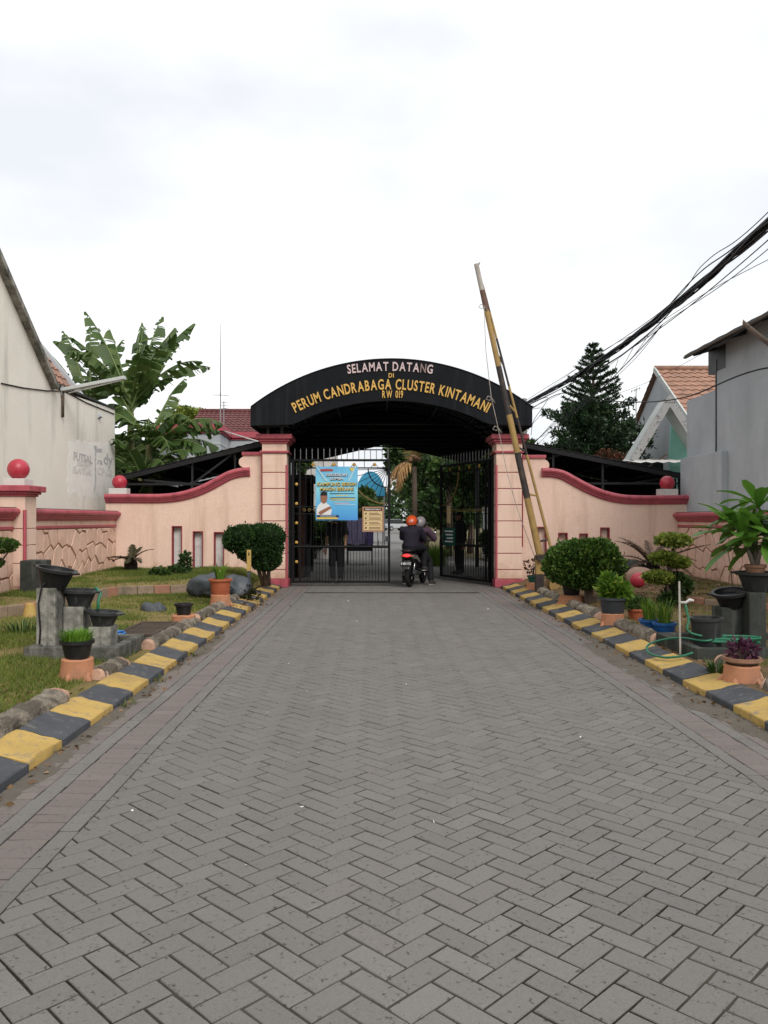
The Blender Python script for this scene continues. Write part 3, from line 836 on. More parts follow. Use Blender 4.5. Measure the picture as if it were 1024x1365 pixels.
def wing(label, pts_px, block, scroll_c, niches, base, sgn, white_back, ball_px, name_group):
    pts = [(WX(a, YW), WZ(b, YW)) for a, b in pts_px]
    cur = smooth_curve(pts, 40)
    cx = [p.x for p in cur]; cz = [p.z for p in cur]
    o = np.argsort(cx); cxs, czs = np.array(cx)[o], np.array(cz)[o]
    bx0, bx1, bz = block
    wing_o = thing('wing_wall', label, 'wall', ((min(cx[0],cx[-1])+max(bx0,bx1))/2, YW+.1, base), 0, name_group)
    top = lambda x: float(np.interp(x, cxs, czs)) - .17
    lo, hi = min(cxs[0], bx0, bx1), max(cxs[-1], bx0, bx1)
    # body in columns, with the niches left open
    cuts = sorted([lo, hi] + [v for n in niches for v in n[:2]])
    body = MB()
    for a, b in zip(cuts[:-1], cuts[1:]):
        nic = next((n for n in niches if abs(n[0]-a) < 1e-6), None)
        z0 = nic[2] if nic else base-.1
        z1 = nic[3] if nic else None
        k = max(2, int((b-a)/.12)); xs = np.linspace(a, b, k+1)
        inblk = lambda x: bx0-1e-6 <= x <= bx1+1e-6
        tp = []
        for x in xs:
            tp.append((x, top(x)))
        if nic:
            body.prism([(a, base-.1), (b, base-.1), (b, nic[2]), (a, nic[2])], 'xz', YW, YW+.13)
            body.prism([(a, nic[3]), (b, nic[3])] + tp[::-1], 'xz', YW, YW+.13)
        else:
            body.prism([(a, base-.1), (b, base-.1)] + tp[::-1], 'xz', YW, YW+.13)
    body.build('wall_face', M['peach'], wing_o)
    MB().prism([(lo, base-.1), (hi, base-.1)] + [(x, top(x)) for x in np.linspace(lo, hi, 40)][::-1], 'xz', YW+.132, YW+.26).build('wall_back', M['peach'], wing_o)
    # high block next to the pillar with its rounded scroll
    blk = MB(); sc, sr = scroll_c
    blk.box(bx0, YW+.003, sc[1]-.35, bx1, YW+.258, bz)
    blk.build('end_block', M['peach'], wing_o)
    m = MB(); m.lathe([(sr, -.125), (sr, .125)], (sc[0], YW+.1305, sc[1]), 28, (R(90), 0, 0))
    m.build('scroll', M['peach'], wing_o, bevel=.006)
    e = .015
    MB().box(bx0-e*(sgn>0)-.0, YW-.04, bz, bx1+e, YW+.28, bz+.075).build('block_cap', M['red'], wing_o, bevel=.012)
    m = MB(); sweep(m, [Vector((p.x, YW, p.z)) for p in cur], CAP, y_front=YW)
    m.build('coping', M['red'], wing_o, smooth=True, autos=28)
    for n in niches:
        back = MB().box(n[0]-.02, YW+.125, n[2]-.02, n[1]+.02, YW+.1305, n[3]+.02)
        back.build('niche_back', M['white_old'] if white_back else M['peach'], wing_o)
        r = MB()
        r.box(n[0]+.0005, YW-.006, n[2], n[0]+.022, YW+.125, n[3]-.022)
        r.box(n[1]-.022, YW-.006, n[2], n[1]-.0005, YW+.125, n[3]-.022)
        r.box(n[0]+.0005, YW-.006, n[3]-.022, n[1]-.0005, YW+.125, n[3]-.0005)
        r.build('niche_frame', M['red_line'], wing_o)
    # ball finial at the low end
    bxp, bzp, br = WX(ball_px[0], YW+.05), WZ(ball_px[1], YW+.05), .165
    top_z = top(bxp)+.17
    MB().box(bxp-.2, YW-.06, top_z-.004, bxp+.2, YW+.22, bzp-br+.03).build('finial_base', M['white_old'], wing_o, bevel=.008)
    MB().sphere((bxp, YW+.08, bzp), br, 28, 18).build('ball_finial', M['ball_red'], wing_o, smooth=True)
    return wing_o
def nz(px0, px1, pt, pb): return (WX(px0, YW), WX(px1, YW), WZ(pb, YW), WZ(pt, YW))
wing('sweeping peach wing wall with three white slot niches', [(333,623),(318,624.5),(303,629),(288,637),(272,645.5),(255,652),(236,656.5),(214,658.5),(180,658.5),(141,658.5)],
     (WX(323.5,YW), -2.48, WZ(607,YW)), ((WX(325,YW), WZ(616,YW)), .115), [nz(229,243,701,760),nz(257,271,708,764),nz(285,299,709,766)], .30, 1, True, (159,643), 'gate wing walls')
wing('sweeping peach wing wall with red-framed peach niches behind the round shrub', [(722,624),(737,624.5),(752,628),(768,636.5),(781,643.5),(795,650),(811,655.5),(832,659.5),(862,660.5),(917,660)],
     (3.31, WX(727,YW), WZ(611,YW)), ((WX(725,YW), WZ(620,YW)), .125), [nz(715,729,702,762),nz(744,757,710,764),nz(772,784,711,764),nz(800,813,703,762)], .12, -1, False, (890,644), 'gate wing walls')

# ------------------------------------------------------------------ arched canopy
YC, YCB = 17.35, 25.6
can = thing('arched_canopy', 'black arched metal canopy over the gate lettered SELAMAT DATANG', 'canopy', (.39, 18.0, 3.4))
XC = .39
def arc_z(x, ztop, Rr): return ztop - Rr + math.sqrt(max(0, Rr*Rr-(x-XC)**2))
xs = np.linspace(-2.66, 3.44, 49)
outer = [(x, arc_z(x, 5.0, 5.0)) for x in xs]
inner = []
for x in xs:
    d = abs(x-XC)
    inner.append((x, arc_z(x, 4.09, 4.66) if d < 2.13 else 3.575 - (d-2.13)*.03))
# front sheet as a strip of quads, with a back face
m = MB(); v = []
for (a, b) in zip(outer, inner): v += [(a[0], YC, a[1]), (b[0], YC, b[1]), (a[0], YC+.05, a[1]), (b[0], YC+.05, b[1])]
n = len(outer); f = []
for i in range(n-1):
    p, q = 4*i, 4*i+4
    f += [(p, q, q+1, p+1), (p+2, p+3, q+3, q+2), (p, p+2, q+2, q), (p+1, q+1, q+3, p+3)]
f += [(0, 1, 3, 2), (4*n-4, 4*n-2, 4*n-1, 4*n-3)]
m.add(v, f)
fascia = m.build('front_fascia', M['black_sheet'], can)
# rolled rim along the upper edge of the fascia
MB().tube([(a[0], YC+.0, a[1]-.004) for a in outer], .016, 8).build('edge_trim', M['black_metal'], can, smooth=True)
# roof: corrugated barrel running back
m = MB(); v = []; ny = 2
ang = np.linspace(-math.asin(3.05/5.0), math.asin(3.05/5.0), 181)
for yy in (YC+.052, YCB):
    for i, a in enumerate(ang):
        r_ = 5.0-.02 + (.014 if i % 2 else -.006)
        v.append((XC + r_*math.sin(a), yy, 0.0 + r_*math.cos(a)))
for yy in (YC+.052, YCB):
    for i, a in enumerate(ang):
        r_ = 5.0-.045 + (.014 if i % 2 else -.006)
        v.append((XC + r_*math.sin(a), yy, 0.0 + r_*math.cos(a)))
n = len(ang)
m.add(v, [(i, i+1, n+i+1, n+i) for i in range(n-1)] + [(2*n+i, 3*n+i, 3*n+i+1, 2*n+i+1) for i in range(n-1)] + [(0,n,3*n,2*n),(n-1,3*n-1,4*n-1,2*n-1)])
m.build('roof_sheet', M['black_roof'], can)
# ribs under the roof, side valances and back fascia
for yy in np.linspace(YC+1.2, YCB-.3, 7):
    pts = [(x, yy, arc_z(x, 4.87, 4.9)) for x in np.linspace(XC-2.95, XC+2.95, 25)]
    MB().tube(pts, .035, 6).build('arch_rib', M['black_metal'], can, smooth=True)
    m = MB().tube([(XC-2.95, yy, 3.72), (XC+2.95, yy, 3.72)], .022, 6)
    m.build('tie_bar', M['black_metal'], can, smooth=True)
for x in (-1.9, -1.0, .39, 1.75, 2.7):
    z = arc_z(x, 4.83, 4.86); MB().beam((x, YC+.1, z), (x, YCB, z), .05).build('purlin', M['black_metal'], can)
for s, x in ((-1, -2.66), (1, 3.44)):
    MB().box(x-.02 if s > 0 else x-.02, YC+.052, 3.53, x+.02, YCB, 3.97).build('side_valance', M['black_sheet'], can)
m = MB(); v = []
for x in xs:
    d = abs(x-XC); v += [(x, YCB, arc_z(x, 5.0, 5.0)), (x, YCB, 3.92 - d*.235 if d < 2.5 else 3.33)]
m.add(v, [(2*i, 2*i+2, 2*i+3, 2*i+1) for i in range(len(xs)-1)])
m.add([(p[0], p[1]+.04, p[2]) for p in v], [(2*i, 2*i+1, 2*i+3, 2*i+2) for i in range(len(xs)-1)])
m.build('back_fascia', M['black_roof'], can, fix=False)
# struts standing on the pillars carry the canopy; posts carry the back
for x in (-2.36, -2.05, 2.86, 3.18):
    MB().box(x-.03, YG+.12, 3.395, x+.03, YG+.18, 3.62).build('strut', M['darksteel'], can)
for x0, x1 in ((-2.64,-1.9),(2.70,3.40)):
    MB().box(x0, YG+.10, 3.575, x1, YG+.20, 3.66).build('strut_plate', M['darksteel'], can)
for x in (-2.5, 3.3):
    for yy in (21.5, 25.4):
        MB().box(x-.05, yy-.05, -.03, x+.05, yy+.05, 3.9).build('post', M['black_metal'], can)

# lettering on the fascia, each letter its own raised piece
M['let_pink'] = surf('letter_pale', (.60,.47,.47), .6, .15, 8, 60, .1, stains=(.42,.33,.33))
M['let_worn'] = surf('letter_worn', (.24,.17,.16), .6, .2, 8, 60, .1)
M['let_gold'] = surf('letter_gold', (.66,.40,.10), .55, .12, 8, 60, .1, stains=(.48,.28,.07))
def arc_text(s, H, cxp, cyp, Rr, width, mat, xscale=.86, sp=.16, space=.42, worn=()):
    """letters of cap height H centred at photo point (cxp,cyp) on an arc of radius Rr, filling the given width"""
    ws = []
    for ch in s:
        ws.append(space if ch == ' ' else text_mesh(ch, .020, .03)[1]*xscale + sp)
    tot = sum(ws); k = width/(tot*H); pos = -tot/2
    c = W(cxp, cyp, YC)
    for i, ch in enumerate(s):
        u = (pos + ws[i]/2)*H*k; pos += ws[i]
        if ch == ' ': continue
        me, wd = text_mesh(ch, .020, .03)
        th = u/Rr
        me2 = me.copy(); me2.materials.clear(); me2.materials.append(M['let_worn'] if i in worn else mat)
        o = bpy.data.objects.new('letter', me2); col.objects.link(o); o.parent = can
        x = c.x + Rr*math.sin(th); z = c.z - Rr + Rr*math.cos(th)
        base = Vector((x, YC-.010, z)) - Vector((math.sin(th), 0, math.cos(th)))*H/2
        o.location = base - can.location
        o.rotation_euler = (Matrix.Rotation(th, 3, 'Y') @ Matrix.Rotation(R(90), 3, 'X')).to_euler()
        o.scale = (H*xscale*k, H, .012/.03)
PX = YC/F
arc_text('SELAMAT DATANG', 12*PX, 520, 488.3, 6.6, 116*PX, M['let_pink'], worn=(12,))
arc_text('DI', 6*PX, 521.5, 500.4, 20, 8*PX, M['let_gold'])
arc_text('PERUM CANDRABAGA CLUSTER KINTAMANI', 14*PX, 521.5, 512.0, 4.60, 273*PX, M['let_gold'])
arc_text('RW 019', 10*PX, 523.5, 525.4, 20, 29*PX, M['let_gold'], xscale=.7)

# ------------------------------------------------------------------ gate leaves
def spiral(c, r, turns, s=1, n=16):
    return [(c[0]+s*r*(1-u*.8)*math.cos(turns*2*math.pi*u), c[1], c[2]+r*(1-u*.8)*math.sin(turns*2*math.pi*u)) for u in np.linspace(0,1,n)]
def leaf(label, hinge, rotz, wd, mirror):
    g = thing('gate_leaf', label, 'gate', hinge, rotz, 'iron gate leaves')
    s = -1 if mirror else 1; Y0 = 0.0
    def box(name, x0, z0, x1, z1, th=.04, mat='black_metal'):
        return MB().box(x0, Y0-th/2, z0, x1, Y0+th/2, z1).build(name, M[mat], g, local=True)
    ZB, ZM, ZO, ZR, ZT = .07, .89, 1.80, 2.68, 2.88
    box('stile', 0, ZB, .06, ZT, .06); box('stile', .17, ZB, .21, ZT, .04); box('stile', wd-.055, ZB, wd, ZT, .055)
    box('rail', .06, ZT-.05, wd-.055, ZT, .05); box('rail', .06, ZB, wd-.055, ZB+.05, .05)
    MB().tube([(.06,0,ZM),(wd-.055,0,ZM)], .032, 10).build('rail', M['black_metal'], g, local=True, smooth=True, autos=50)
    box('rail', .06, ZR-.015, wd-.055, ZR+.015, .025); box('rail', .06, ZO-.012, wd-.055, ZO+.012, .025); box('rail', .06, ZO-.17, wd-.055, ZO-.15, .025)
    for z in np.linspace(ZB+.09, .42, 9): MB().box(.21, -.003, z, wd-.055, .003, z+.006).build('mesh_wire', M['darksteel'], g, local=True)
    nb = 17
    for i in range(1, nb):                              # upper bars
        x = .21 + (wd-.265)*i/nb
        fan = x > wd*.52
        if not fan: MB().beam((x,0,ZO),(x,0,ZR), .013).build('bar', M['black_metal'], g, local=True)
        MB().beam((x,0,ZM),(x,0,ZO-.17), .013).build('bar', M['black_metal'], g, local=True)
    for i in range(1, 28):                              # close-set lower bars
        x = .21 + (wd-.265)*i/28
        MB().beam((x,0,ZB+.04),(x,0,ZM + (.16 if i % 2 else .0)), .013).build('bar', M['black_metal'], g, local=True)
    # sun fan in the free half
    fx, fz = wd-.06, ZR-.02
    for k in range(8):
        a = R(182 + 84*k/7); r1 = .80
        MB().beam((fx,0,fz),(fx+math.cos(a)*r1*1.05,0,fz+math.sin(a)*r1), .014).build('ray', M['black_metal'], g, local=True)
    for r1 in (.42, .80):
        pts = [(fx+math.cos(a)*r1*1.05, 0, fz+math.sin(a)*r1) for a in np.linspace(R(180), R(268), 18)]
        MB().tube(pts, .016 if r1 < .5 else .02, 6).build('fan_arc', M['black_metal'] if r1 < .5 else M['gold_dull'], g, local=True, smooth=True)
    for k in range(int((wd-.3)/.115)):                  # scrolls in the middle band
        c = (.29+.115*k, 0, ZO-.08)
        MB().tube(spiral(c, .045, 1.3, 1 if k % 2 else -1), .008, 5).build('scroll', M['gold_dull'] if k % 1 == 0 else M['black_metal'], g, local=True, smooth=True)
    for k in range(4):                                  # rosettes under the top rail
        c = (.49+.465*k, 0, (ZR+ZT-.05)/2); ro = MB()
        ro.sphere((c[0], -.02, c[2]), (.020,.014,.020), 10, 6)
        for j in range(6):
            a = j*math.pi/3; ro.sphere((c[0]+math.cos(a)*.030, -.012, c[2]+math.sin(a)*.030), (.016,.008,.016), 8, 5)
        ro.build('rosette', M['gold'], g, local=True, smooth=True)
        MB().beam((c[0]-.09,0,ZR),(c[0]-.03,0,c[2]),.012).build('bar', M['black_metal'], g, local=True)
        MB().beam((c[0]+.09,0,ZR),(c[0]+.03,0,c[2]),.012).build('bar', M['black_metal'], g, local=True)
        if k < 3: MB().beam((c[0]+.232,0,ZR),(c[0]+.232,0,ZT-.05),.014).build('bar', M['black_metal'], g, local=True)
    for z in (.55, .99, 1.43, 1.87, 2.31):              # medallions between the two hinge stiles
        ro = MB(); ro.lathe([(.034,0),(.034,.010),(.022,.016),(.010,.020),(.010,.028)], (.115, -.03, z), 14, (R(90),0,0))
        ro.build('medallion', M['gold'], g, local=True, smooth=True, autos=40)
        MB().beam((.06,-.012,z),(.17,-.012,z),.014).build('bar', M['black_metal'], g, local=True)
    for i in range(17):                                 # spikes
        x = .07 + (wd-.12)*i/16; m = MB()
        m.tube([(x,0,ZT),(x,0,ZT+.17),(x,0,ZT+.20),(x,0,ZT+.255)], [.010,.010,.013,.002], 6)
        m.build('spike', M['steel'], g, local=True)
    # latch
    MB().box(wd-.11, -.05, ZM+.12, wd-.03, .03, ZM+.24).build('latch', M['darksteel'], g, local=True, bevel=.006)
    return g
M['gold_dull'] = surf('gold_dull', (.16,.11,.035), .55, .4, 20, 60, .1)
leafL = leaf('closed black iron gate leaf carrying the blue banner', (-1.86, 18.15, 0), 0, 2.24, False)
leafR = leaf('black iron gate leaf swung open inwards with a small green sign', (2.66, 18.2, 0), R(114), 2.34, True)
# hinge posts
for x, lab in ((-1.905, 'black square hinge post at the closed gate leaf'), (2.70, 'black square hinge post at the open gate leaf')):
    m = MB().box(x-.025, 18.10, 0, x+.025, 18.20, 2.98); tag(m.build('hinge_post', M['black_metal'], bevel=.004), lab, 'post', 'gate hinge posts')

# ------------------------------------------------------------------ banner, notices
YB = 18.108
M['ban_blue'] = None
t = NT('banner_print')
sx = t.n.new('ShaderNodeSeparateXYZ'); t.l.new(t.tc.outputs['Generated'], sx.inputs[0])
c = t.ramp(sx.outputs['Z'], [(0, lin(70,145,215)), (.25, lin(95,180,225)), (.55, lin(140,215,228)), (1, lin(110,190,228))])
c = t.mix(t.ramp(t.noise(3, 3), [(.4, 0.0), (.7, .5)]), c, lin(90,165,228))
t.color(c); t.bump(t.noise(6, 3), .25, .01); M['ban_blue'] = t.set(.45, 0, .4)
flat = lambda n, c, r=.55: surf(n, c, r, .05, 8, 60, 0)
M['p_white'] = flat('print_white', (.75,.76,.75)); M['p_navy'] = flat('print_navy', (.015,.035,.11)); M['p_yellow'] = flat('print_yellow', (.72,.55,.10))
M['p_red'] = flat('print_red', (.45,.06,.05)); M['p_skin'] = flat('print_skin', (.32,.14,.08)); M['p_black'] = flat('print_black', (.012,.012,.014)); M['p_pink'] = flat('print_pink', (.70,.45,.50))
M['p_lblue'] = flat('print_light_blue', (.45,.68,.78)); M['p_cream'] = flat('print_cream', (.70,.53,.28)); M['p_brown'] = flat('print_brown', (.10,.045,.02)); M['p_tan'] = flat('print_tan', (.42,.24,.14))
bx0, bx1, bz0, bz1 = WX(421,YB), WX(477,YB), WZ(693.5,YB), WZ(622,YB)
ban = thing('banner', 'light blue printed banner with yellow lettering tied to the gate', 'banner', ((bx0+bx1)/2, YB, bz0))
m = MB(); nx, nz_ = 14, 18; v = []
def ripple(u, w_): return .006*math.sin(u*5+w_*2) + .010*max(0, w_-.7)*math.sin(u*9) - .004
for j in range(nz_+1):
    for i in range(nx+1):
        u, w_ = i/nx, j/nz_; v.append((bx0+(bx1-bx0)*u, YB+ripple(u, w_), bz0+(bz1-bz0)*w_))
m.add(v, [(j*(nx+1)+i, j*(nx+1)+i+1, (j+1)*(nx+1)+i+1, (j+1)*(nx+1)+i) for j in range(nz_) for i in range(nx)])
cl = m.build('cloth', M['ban_blue'], ban, smooth=True, fix=False)
def bp(u, w_): return (bx0+(bx1-bx0)*u, bz0+(bz1-bz0)*w_)
def bpoly(parent, name, pts, mat, y=.014):
    q = [bp(*p) for p in pts]
    return MB().prism(q, 'xz', YB-y, YB-y+.002).build(name, M[mat], parent)
def btext(parent, s, u, w_, H, mat, width=None, y=.02, org=None, box=None, bold=.02):
    me, wd = text_mesh(s, bold, .01); me = me.copy(); me.materials.clear(); me.materials.append(M[mat])
    o = bpy.data.objects.new('lettering', me); col.objects.link(o); o.parent = parent
    x, z = (box(u, w_) if box else bp(u, w_))
    kx = (width/wd) if width else H
    o.location = Vector((x, (org if org else YB)-y, z)) - root_of(parent).location
    o.rotation_euler = (R(90), 0, 0); o.scale = (kx, H, .1); return o
BWd = bx1-bx0
bpoly(ban, 'print_shape', [(.10,.915),(.42,.915),(.40,.955),(.12,.955)], 'p_red')
bpoly(ban, 'print_shape', [(.80,.98),(.93,.98),(.86,.90)], 'p_yellow')
bpoly(ban, 'print_shape', [(0,.995),(.04,.995),(.28,.73),(.23,.73)], 'p_lblue')
bpoly(ban, 'print_shape', [(.93,.995),(.97,.995),(.80,.73),(.77,.74)], 'p_lblue')
for s, u, w_, H, wd_, mt in (('SUKSESKAN',.5,.825,.062,.50,'p_white'),('LOMBA',.5,.755,.058,.31,'p_white'),('KAMPUNG BERSIH',.5,.645,.080,.92,'p_yellow'),('MAKIN BERANI',.5,.553,.080,.78,'p_yellow')):
    btext(ban, s, u+.008, w_-.010, H, 'p_navy', wd_*BWd*1.01, .018, bold=.03)
    btext(ban, s, u, w_, H, mt, wd_*BWd, .022, bold=.012)
for u0, u1, w_, mt in ((.34,.92,.492,'p_navy'),(.48,.78,.455,'p_yellow'),(.34,.94,.415,'p_navy'),(.34,.94,.398,'p_yellow'),(.38,.94,.368,'p_yellow'),(.45,.80,.31,'p_pink'),(.45,.94,.285,'p_lblue')):
    bpoly(ban, 'print_line', [(u0,w_),(u1,w_),(u1,w_+.012),(u0,w_+.012)], mt)
# a plain portrait: white shirt, folded arm, black cap
bpoly(ban, 'portrait_shirt', [(.02,.10),(.36,.10),(.385,.19),(.34,.27),(.24,.33),(.14,.34),(.06,.28),(.02,.20)], 'p_white', .016)
bpoly(ban, 'portrait_face', [(.13,.35),(.17,.31),(.22,.31),(.265,.36),(.28,.43),(.265,.48),(.125,.48),(.115,.42)], 'p_skin', .018)
bpoly(ban, 'portrait_cap', [(.11,.46),(.275,.46),(.27,.52),(.22,.535),(.14,.53),(.115,.50)], 'p_black', .020)
bpoly(ban, 'portrait_arm', [(.06,.135),(.12,.10),(.38,.225),(.35,.255),(.30,.25),(.10,.17)], 'p_skin', .020)
bpoly(ban, 'print_shape', [(.05,.062),(.54,.062),(.56,.078),(.54,.095),(.05,.095),(.03,.078)], 'p_navy', .022)
bpoly(ban, 'print_shape', [(.02,.022),(.55,.022),(.50,.055),(.02,.055)], 'p_yellow', .018)
bpoly(ban, 'print_line', [(.10,.074),(.48,.074),(.48,.083),(.10,.083)], 'p_white', .026)
for u, w_ in ((.02,.99),(.98,.99),(.02,.01),(.98,.01)):
    x, z = bp(u, w_); MB().tube([(x,YB,z),(x+.0,YB+.05,z+.02)], .005, 5).build('tie', M['steel'], ban)
# PERHATIAN notice board
YN2 = 18.10
nx0, nx1, nz0, nz1 = WX(483,YN2), WX(511.5,YN2), WZ(709,YN2), WZ(675.5,YN2)
nb_ = thing('notice_board', 'cream notice board headed PERHATIAN fixed to the gate', 'notice', ((nx0+nx1)/2, YN2, nz0))
MB().box(nx0, YN2, nz0, nx1, YN2+.022, nz1).build('board', M['p_tan'], nb_, bevel=.008)
nbx = lambda u, w_: (nx0+(nx1-nx0)*u, nz0+(nz1-nz0)*w_)
def npoly(name, u0, w0, u1, w1, mat, y):
    a, b = nbx(u0, w0), nbx(u1, w1); MB().box(a[0], YN2-y, a[1], b[0], YN2-y+.003, b[1]).build(name, M[mat], nb_)
npoly('header', .07, .845, .93, .955, 'p_brown', .004)
btext(nb_, 'PERHATIAN', .5, .868, .034, 'p_white', .34, .006, YN2, nbx)
for k in range(4):
    w0 = .07+.19*k; npoly('row_panel', .07, w0, .93, w0+.175, 'p_cream', .004)
    a = nbx(.17, w0+.09); m = MB(); m.lathe([(.022,0),(.022,.004)], (a[0], YN2-.005, a[1]), 12, (R(90),0,0)); m.build('pictogram', M['p_brown'], nb_)
    for q in range(2): npoly('print_line', .32, w0+.045+.05*q, .86-.1*q*(k%2), w0+.067+.05*q, 'p_brown', .007)
# green sign on the open leaf: built in the leaf's own frame
hl, ha = Vector((2.66,18.2,0)), R(114)
gs = thing('green_sign', 'small dark green sign with white lines on the open gate leaf', 'sign', hl, ha)
gx0, gx1, gz0, gz1 = 1.55, 2.12, .86, 1.30
M['p_green'] = flat('print_green', (.006,.075,.055))
MB().box(gx0, .03, gz0, gx1, .045, gz1).build('plate', M['p_green'], gs, local=True, bevel=.004)
for k in range(4):
    MB().box(gx0+.07+.02*(k%2), .045, gz1-.10-.085*k, gx1-.08-.05*(k%3), .048, gz1-.065-.085*k).build('print_line', M['p_white'], gs, local=True)
for x in (gx0+.05, gx1-.05): MB().tube([(x,0,gz1-.02),(x,.035,gz1-.02)], .006, 6).build('clip', M['steel'], gs, local=True)
tag(MB().box(0,0,0,.16,.008,.42).build('paper_notice', M['p_cream']), 'narrow cream paper notice above the green sign', 'notice')
o = bpy.data.objects['paper_notice']; o.rotation_euler = (0,0,ha); o.location = hl + Matrix.Rotation(ha,3,'Z') @ Vector((1.86,.035,1.42))

# ------------------------------------------------------------------ boundary walls along the gardens
def voronoi_cells(y0, y1, z0, z1, sx, sz, seed):
    r = random.Random(seed); P = []
    ny, nz2 = max(1, round((y1-y0)/sx)), max(1, round((z1-z0)/sz))
    for i in range(-1, ny+1):
        for j in range(-1, nz2+1):
            P.append((y0+(i+.5+r.uniform(-.34,.34)+(.25 if j % 2 else -.25))*(y1-y0)/ny, z0+(j+.5+r.uniform(-.34,.34))*(z1-z0)/nz2))
    cells = []
    for a, p in enumerate(P):
        poly = [(y0,z0),(y1,z0),(y1,z1),(y0,z1)]
        for b, q in enumerate(P):
            if a == b: continue
            mx, mz = (p[0]+q[0])/2, (p[1]+q[1])/2; dx, dz = q[0]-p[0], q[1]-p[1]; out = []
            for i in range(len(poly)):
                u, v = poly[i], poly[(i+1)%len(poly)]
                fu, fv = (u[0]-mx)*dx+(u[1]-mz)*dz, (v[0]-mx)*dx+(v[1]-mz)*dz
                if fu <= 0: out.append(u)
                if (fu <= 0) != (fv <= 0):
                    k = fu/(fu-fv); out.append((u[0]+(v[0]-u[0])*k, u[1]+(v[1]-u[1])*k))
            poly = out
            if len(poly) < 3: break
        if len(poly) >= 3 and abs(poly_area(poly)) > .004: cells.append(poly)
    return cells
def shrink(poly, d):
    """offset a convex polygon inwards"""
    if poly_area(poly) < 0: poly = poly[::-1]
    out = poly
    n = len(poly)
    for i in range(n):
        a, b = poly[i], poly[(i+1)%n]; ex, ey = b[0]-a[0], b[1]-a[1]; l = math.hypot(ex, ey)
        if l < 1e-6: continue
        nx_, ny_ = -ey/l, ex/l; cx_, cy_ = a[0]+nx_*d, a[1]+ny_*d; res = []
        for k in range(len(out)):
            u, v = out[k], out[(k+1)%len(out)]
            fu, fv = (u[0]-cx_)*nx_+(u[1]-cy_)*ny_, (v[0]-cx_)*nx_+(v[1]-cy_)*ny_
            if fu >= 0: res.append(u)
            if (fu >= 0) != (fv >= 0):
                t_ = fu/(fu-fv); res.append((u[0]+(v[0]-u[0])*t_, u[1]+(v[1]-u[1])*t_))
        out = res
        if len(out) < 3: return []
    return out
M['moss_top'] = surf('coping_moss', (.10,.095,.08), .95, .4, 8, 60, .6, .01, stains=(.04,.045,.03))
def side_wall(label, X, s, y0, y1, ztop, zb, seed):
    """wall along y whose face at x = X looks towards s (+1 = +x)"""
    wl_ = thing('garden_wall', label, 'wall', (X-s*.12, (y0+y1)/2, zb), 0, 'stone-patterned garden walls')
    xb = X - s*.22
    MB().box(min(X,xb), y0, zb-.25, max(X,xb), y1, ztop-.19).build('wall_body', M['peach'], wl_)
    m = MB(); sweep(m, [Vector((X, y0, ztop)), Vector((X, y1, ztop))], [(a, b) for a, b in CAP], side=s)
    m.build('coping', M['red'], wl_, smooth=True, autos=28)
    MB().box(min(X-s*.26, X+s*.07), y0+.01, ztop, max(X-s*.26, X+s*.07), y1-.01, ztop+.012).build('coping_top', M['moss_top'], wl_)
    MB().box(min(X, X+s*.028), y0, 1.345, max(X, X+s*.028), y1, 1.395).build('string_course', M['red'], wl_, bevel=.008)
    zj = 1.345
    MB().box(min(X, X+s*.004), y0, zb-.1, max(X, X+s*.004), y1, zj-.003).build('joint_bed', M['joint'], wl_)
    for poly in voronoi_cells(y0, y1, zb-.08, zj-.004, .36, .42, seed):
        q = shrink(poly, .019)
        if len(q) < 3: continue
        q2 = shrink(q, .008); m = MB(); h = .020 + random.uniform(-.004,.006)
        if len(q2) == len(q):
            n = len(q); v = [(X+s*.002, p[0], p[1]) for p in q] + [(X+s*(h-.006), p[0], p[1]) for p in q] + [(X+s*h, p[0], p[1]) for p in q2]
            f = [(i,(i+1)%n,n+(i+1)%n,n+i) for i in range(n)] + [(n+i,n+(i+1)%n,2*n+(i+1)%n,2*n+i) for i in range(n)] + [tuple(2*n+i for i in range(n))]
            m.add(v, f)
        else: m.prism(q, 'yz', min(X+s*.002, X+s*h), max(X+s*.002, X+s*h))
        m.build('stone', M['peach_stone'], wl_)
    return wl_
XL, XR = -5.80, 6.85
side_wall('stone-patterned peach garden wall meeting the wing wall under the faded wall lettering', XL, 1, 13.27, 17.94, 1.69, .36, 3)
side_wall('stretch of stone-patterned garden wall before the ball-topped pillar', XL, 1, 8.2, 12.83, 1.69, .27, 5)
side_wall('stone-patterned peach garden wall below the tall grey house wall', XR, -1, 8.0, 17.94, 1.66, .22, 8)
# ball pillar in the left wall
wp = thing('wall_pillar', 'square peach wall pillar with red ball finial in front of weathered house wall', 'pillar', (-5.8, 13.05, .25))
px0, px1, py0, py1 = -6.02, -5.60, 12.83, 13.27
MB().box(px0+.008, py0+.008, 0, px1-.008, py1-.008, 1.9).build('core', M['red_line'], wp)
for a, b in zip([.0,.42,.80,1.09,1.36], [.42,.80,1.09,1.36,1.88]):
    MB().box(px0, py0, a+.006, px1, py1, b-.006).build('panel', M['peach'], wp, bevel=.005)
MB().tube([(px1, py0, .05), (px1, py0, 1.66)], .028, 10).build('corner_bead', M['red'], wp, smooth=True, autos=50)
cp = MB()
for o_, a, b in ((.03,1.88,1.915),(.065,1.916,1.955),(.12,1.956,2.055)): cp.box(px0-o_, py0-o_, a, px1+o_, py1+o_, b)
cp.build('capital', M['red'], wp, bevel=.02, segs=3)
MB().box(-5.97, 12.88, 2.05, -5.63, 13.22, 2.17).build('finial_base', M['white_old'], wp, bevel=.008)
MB().sphere((-5.80, 13.05, 2.325), .172, 30, 20).build('ball_finial', M['ball_red'], wp, smooth=True)

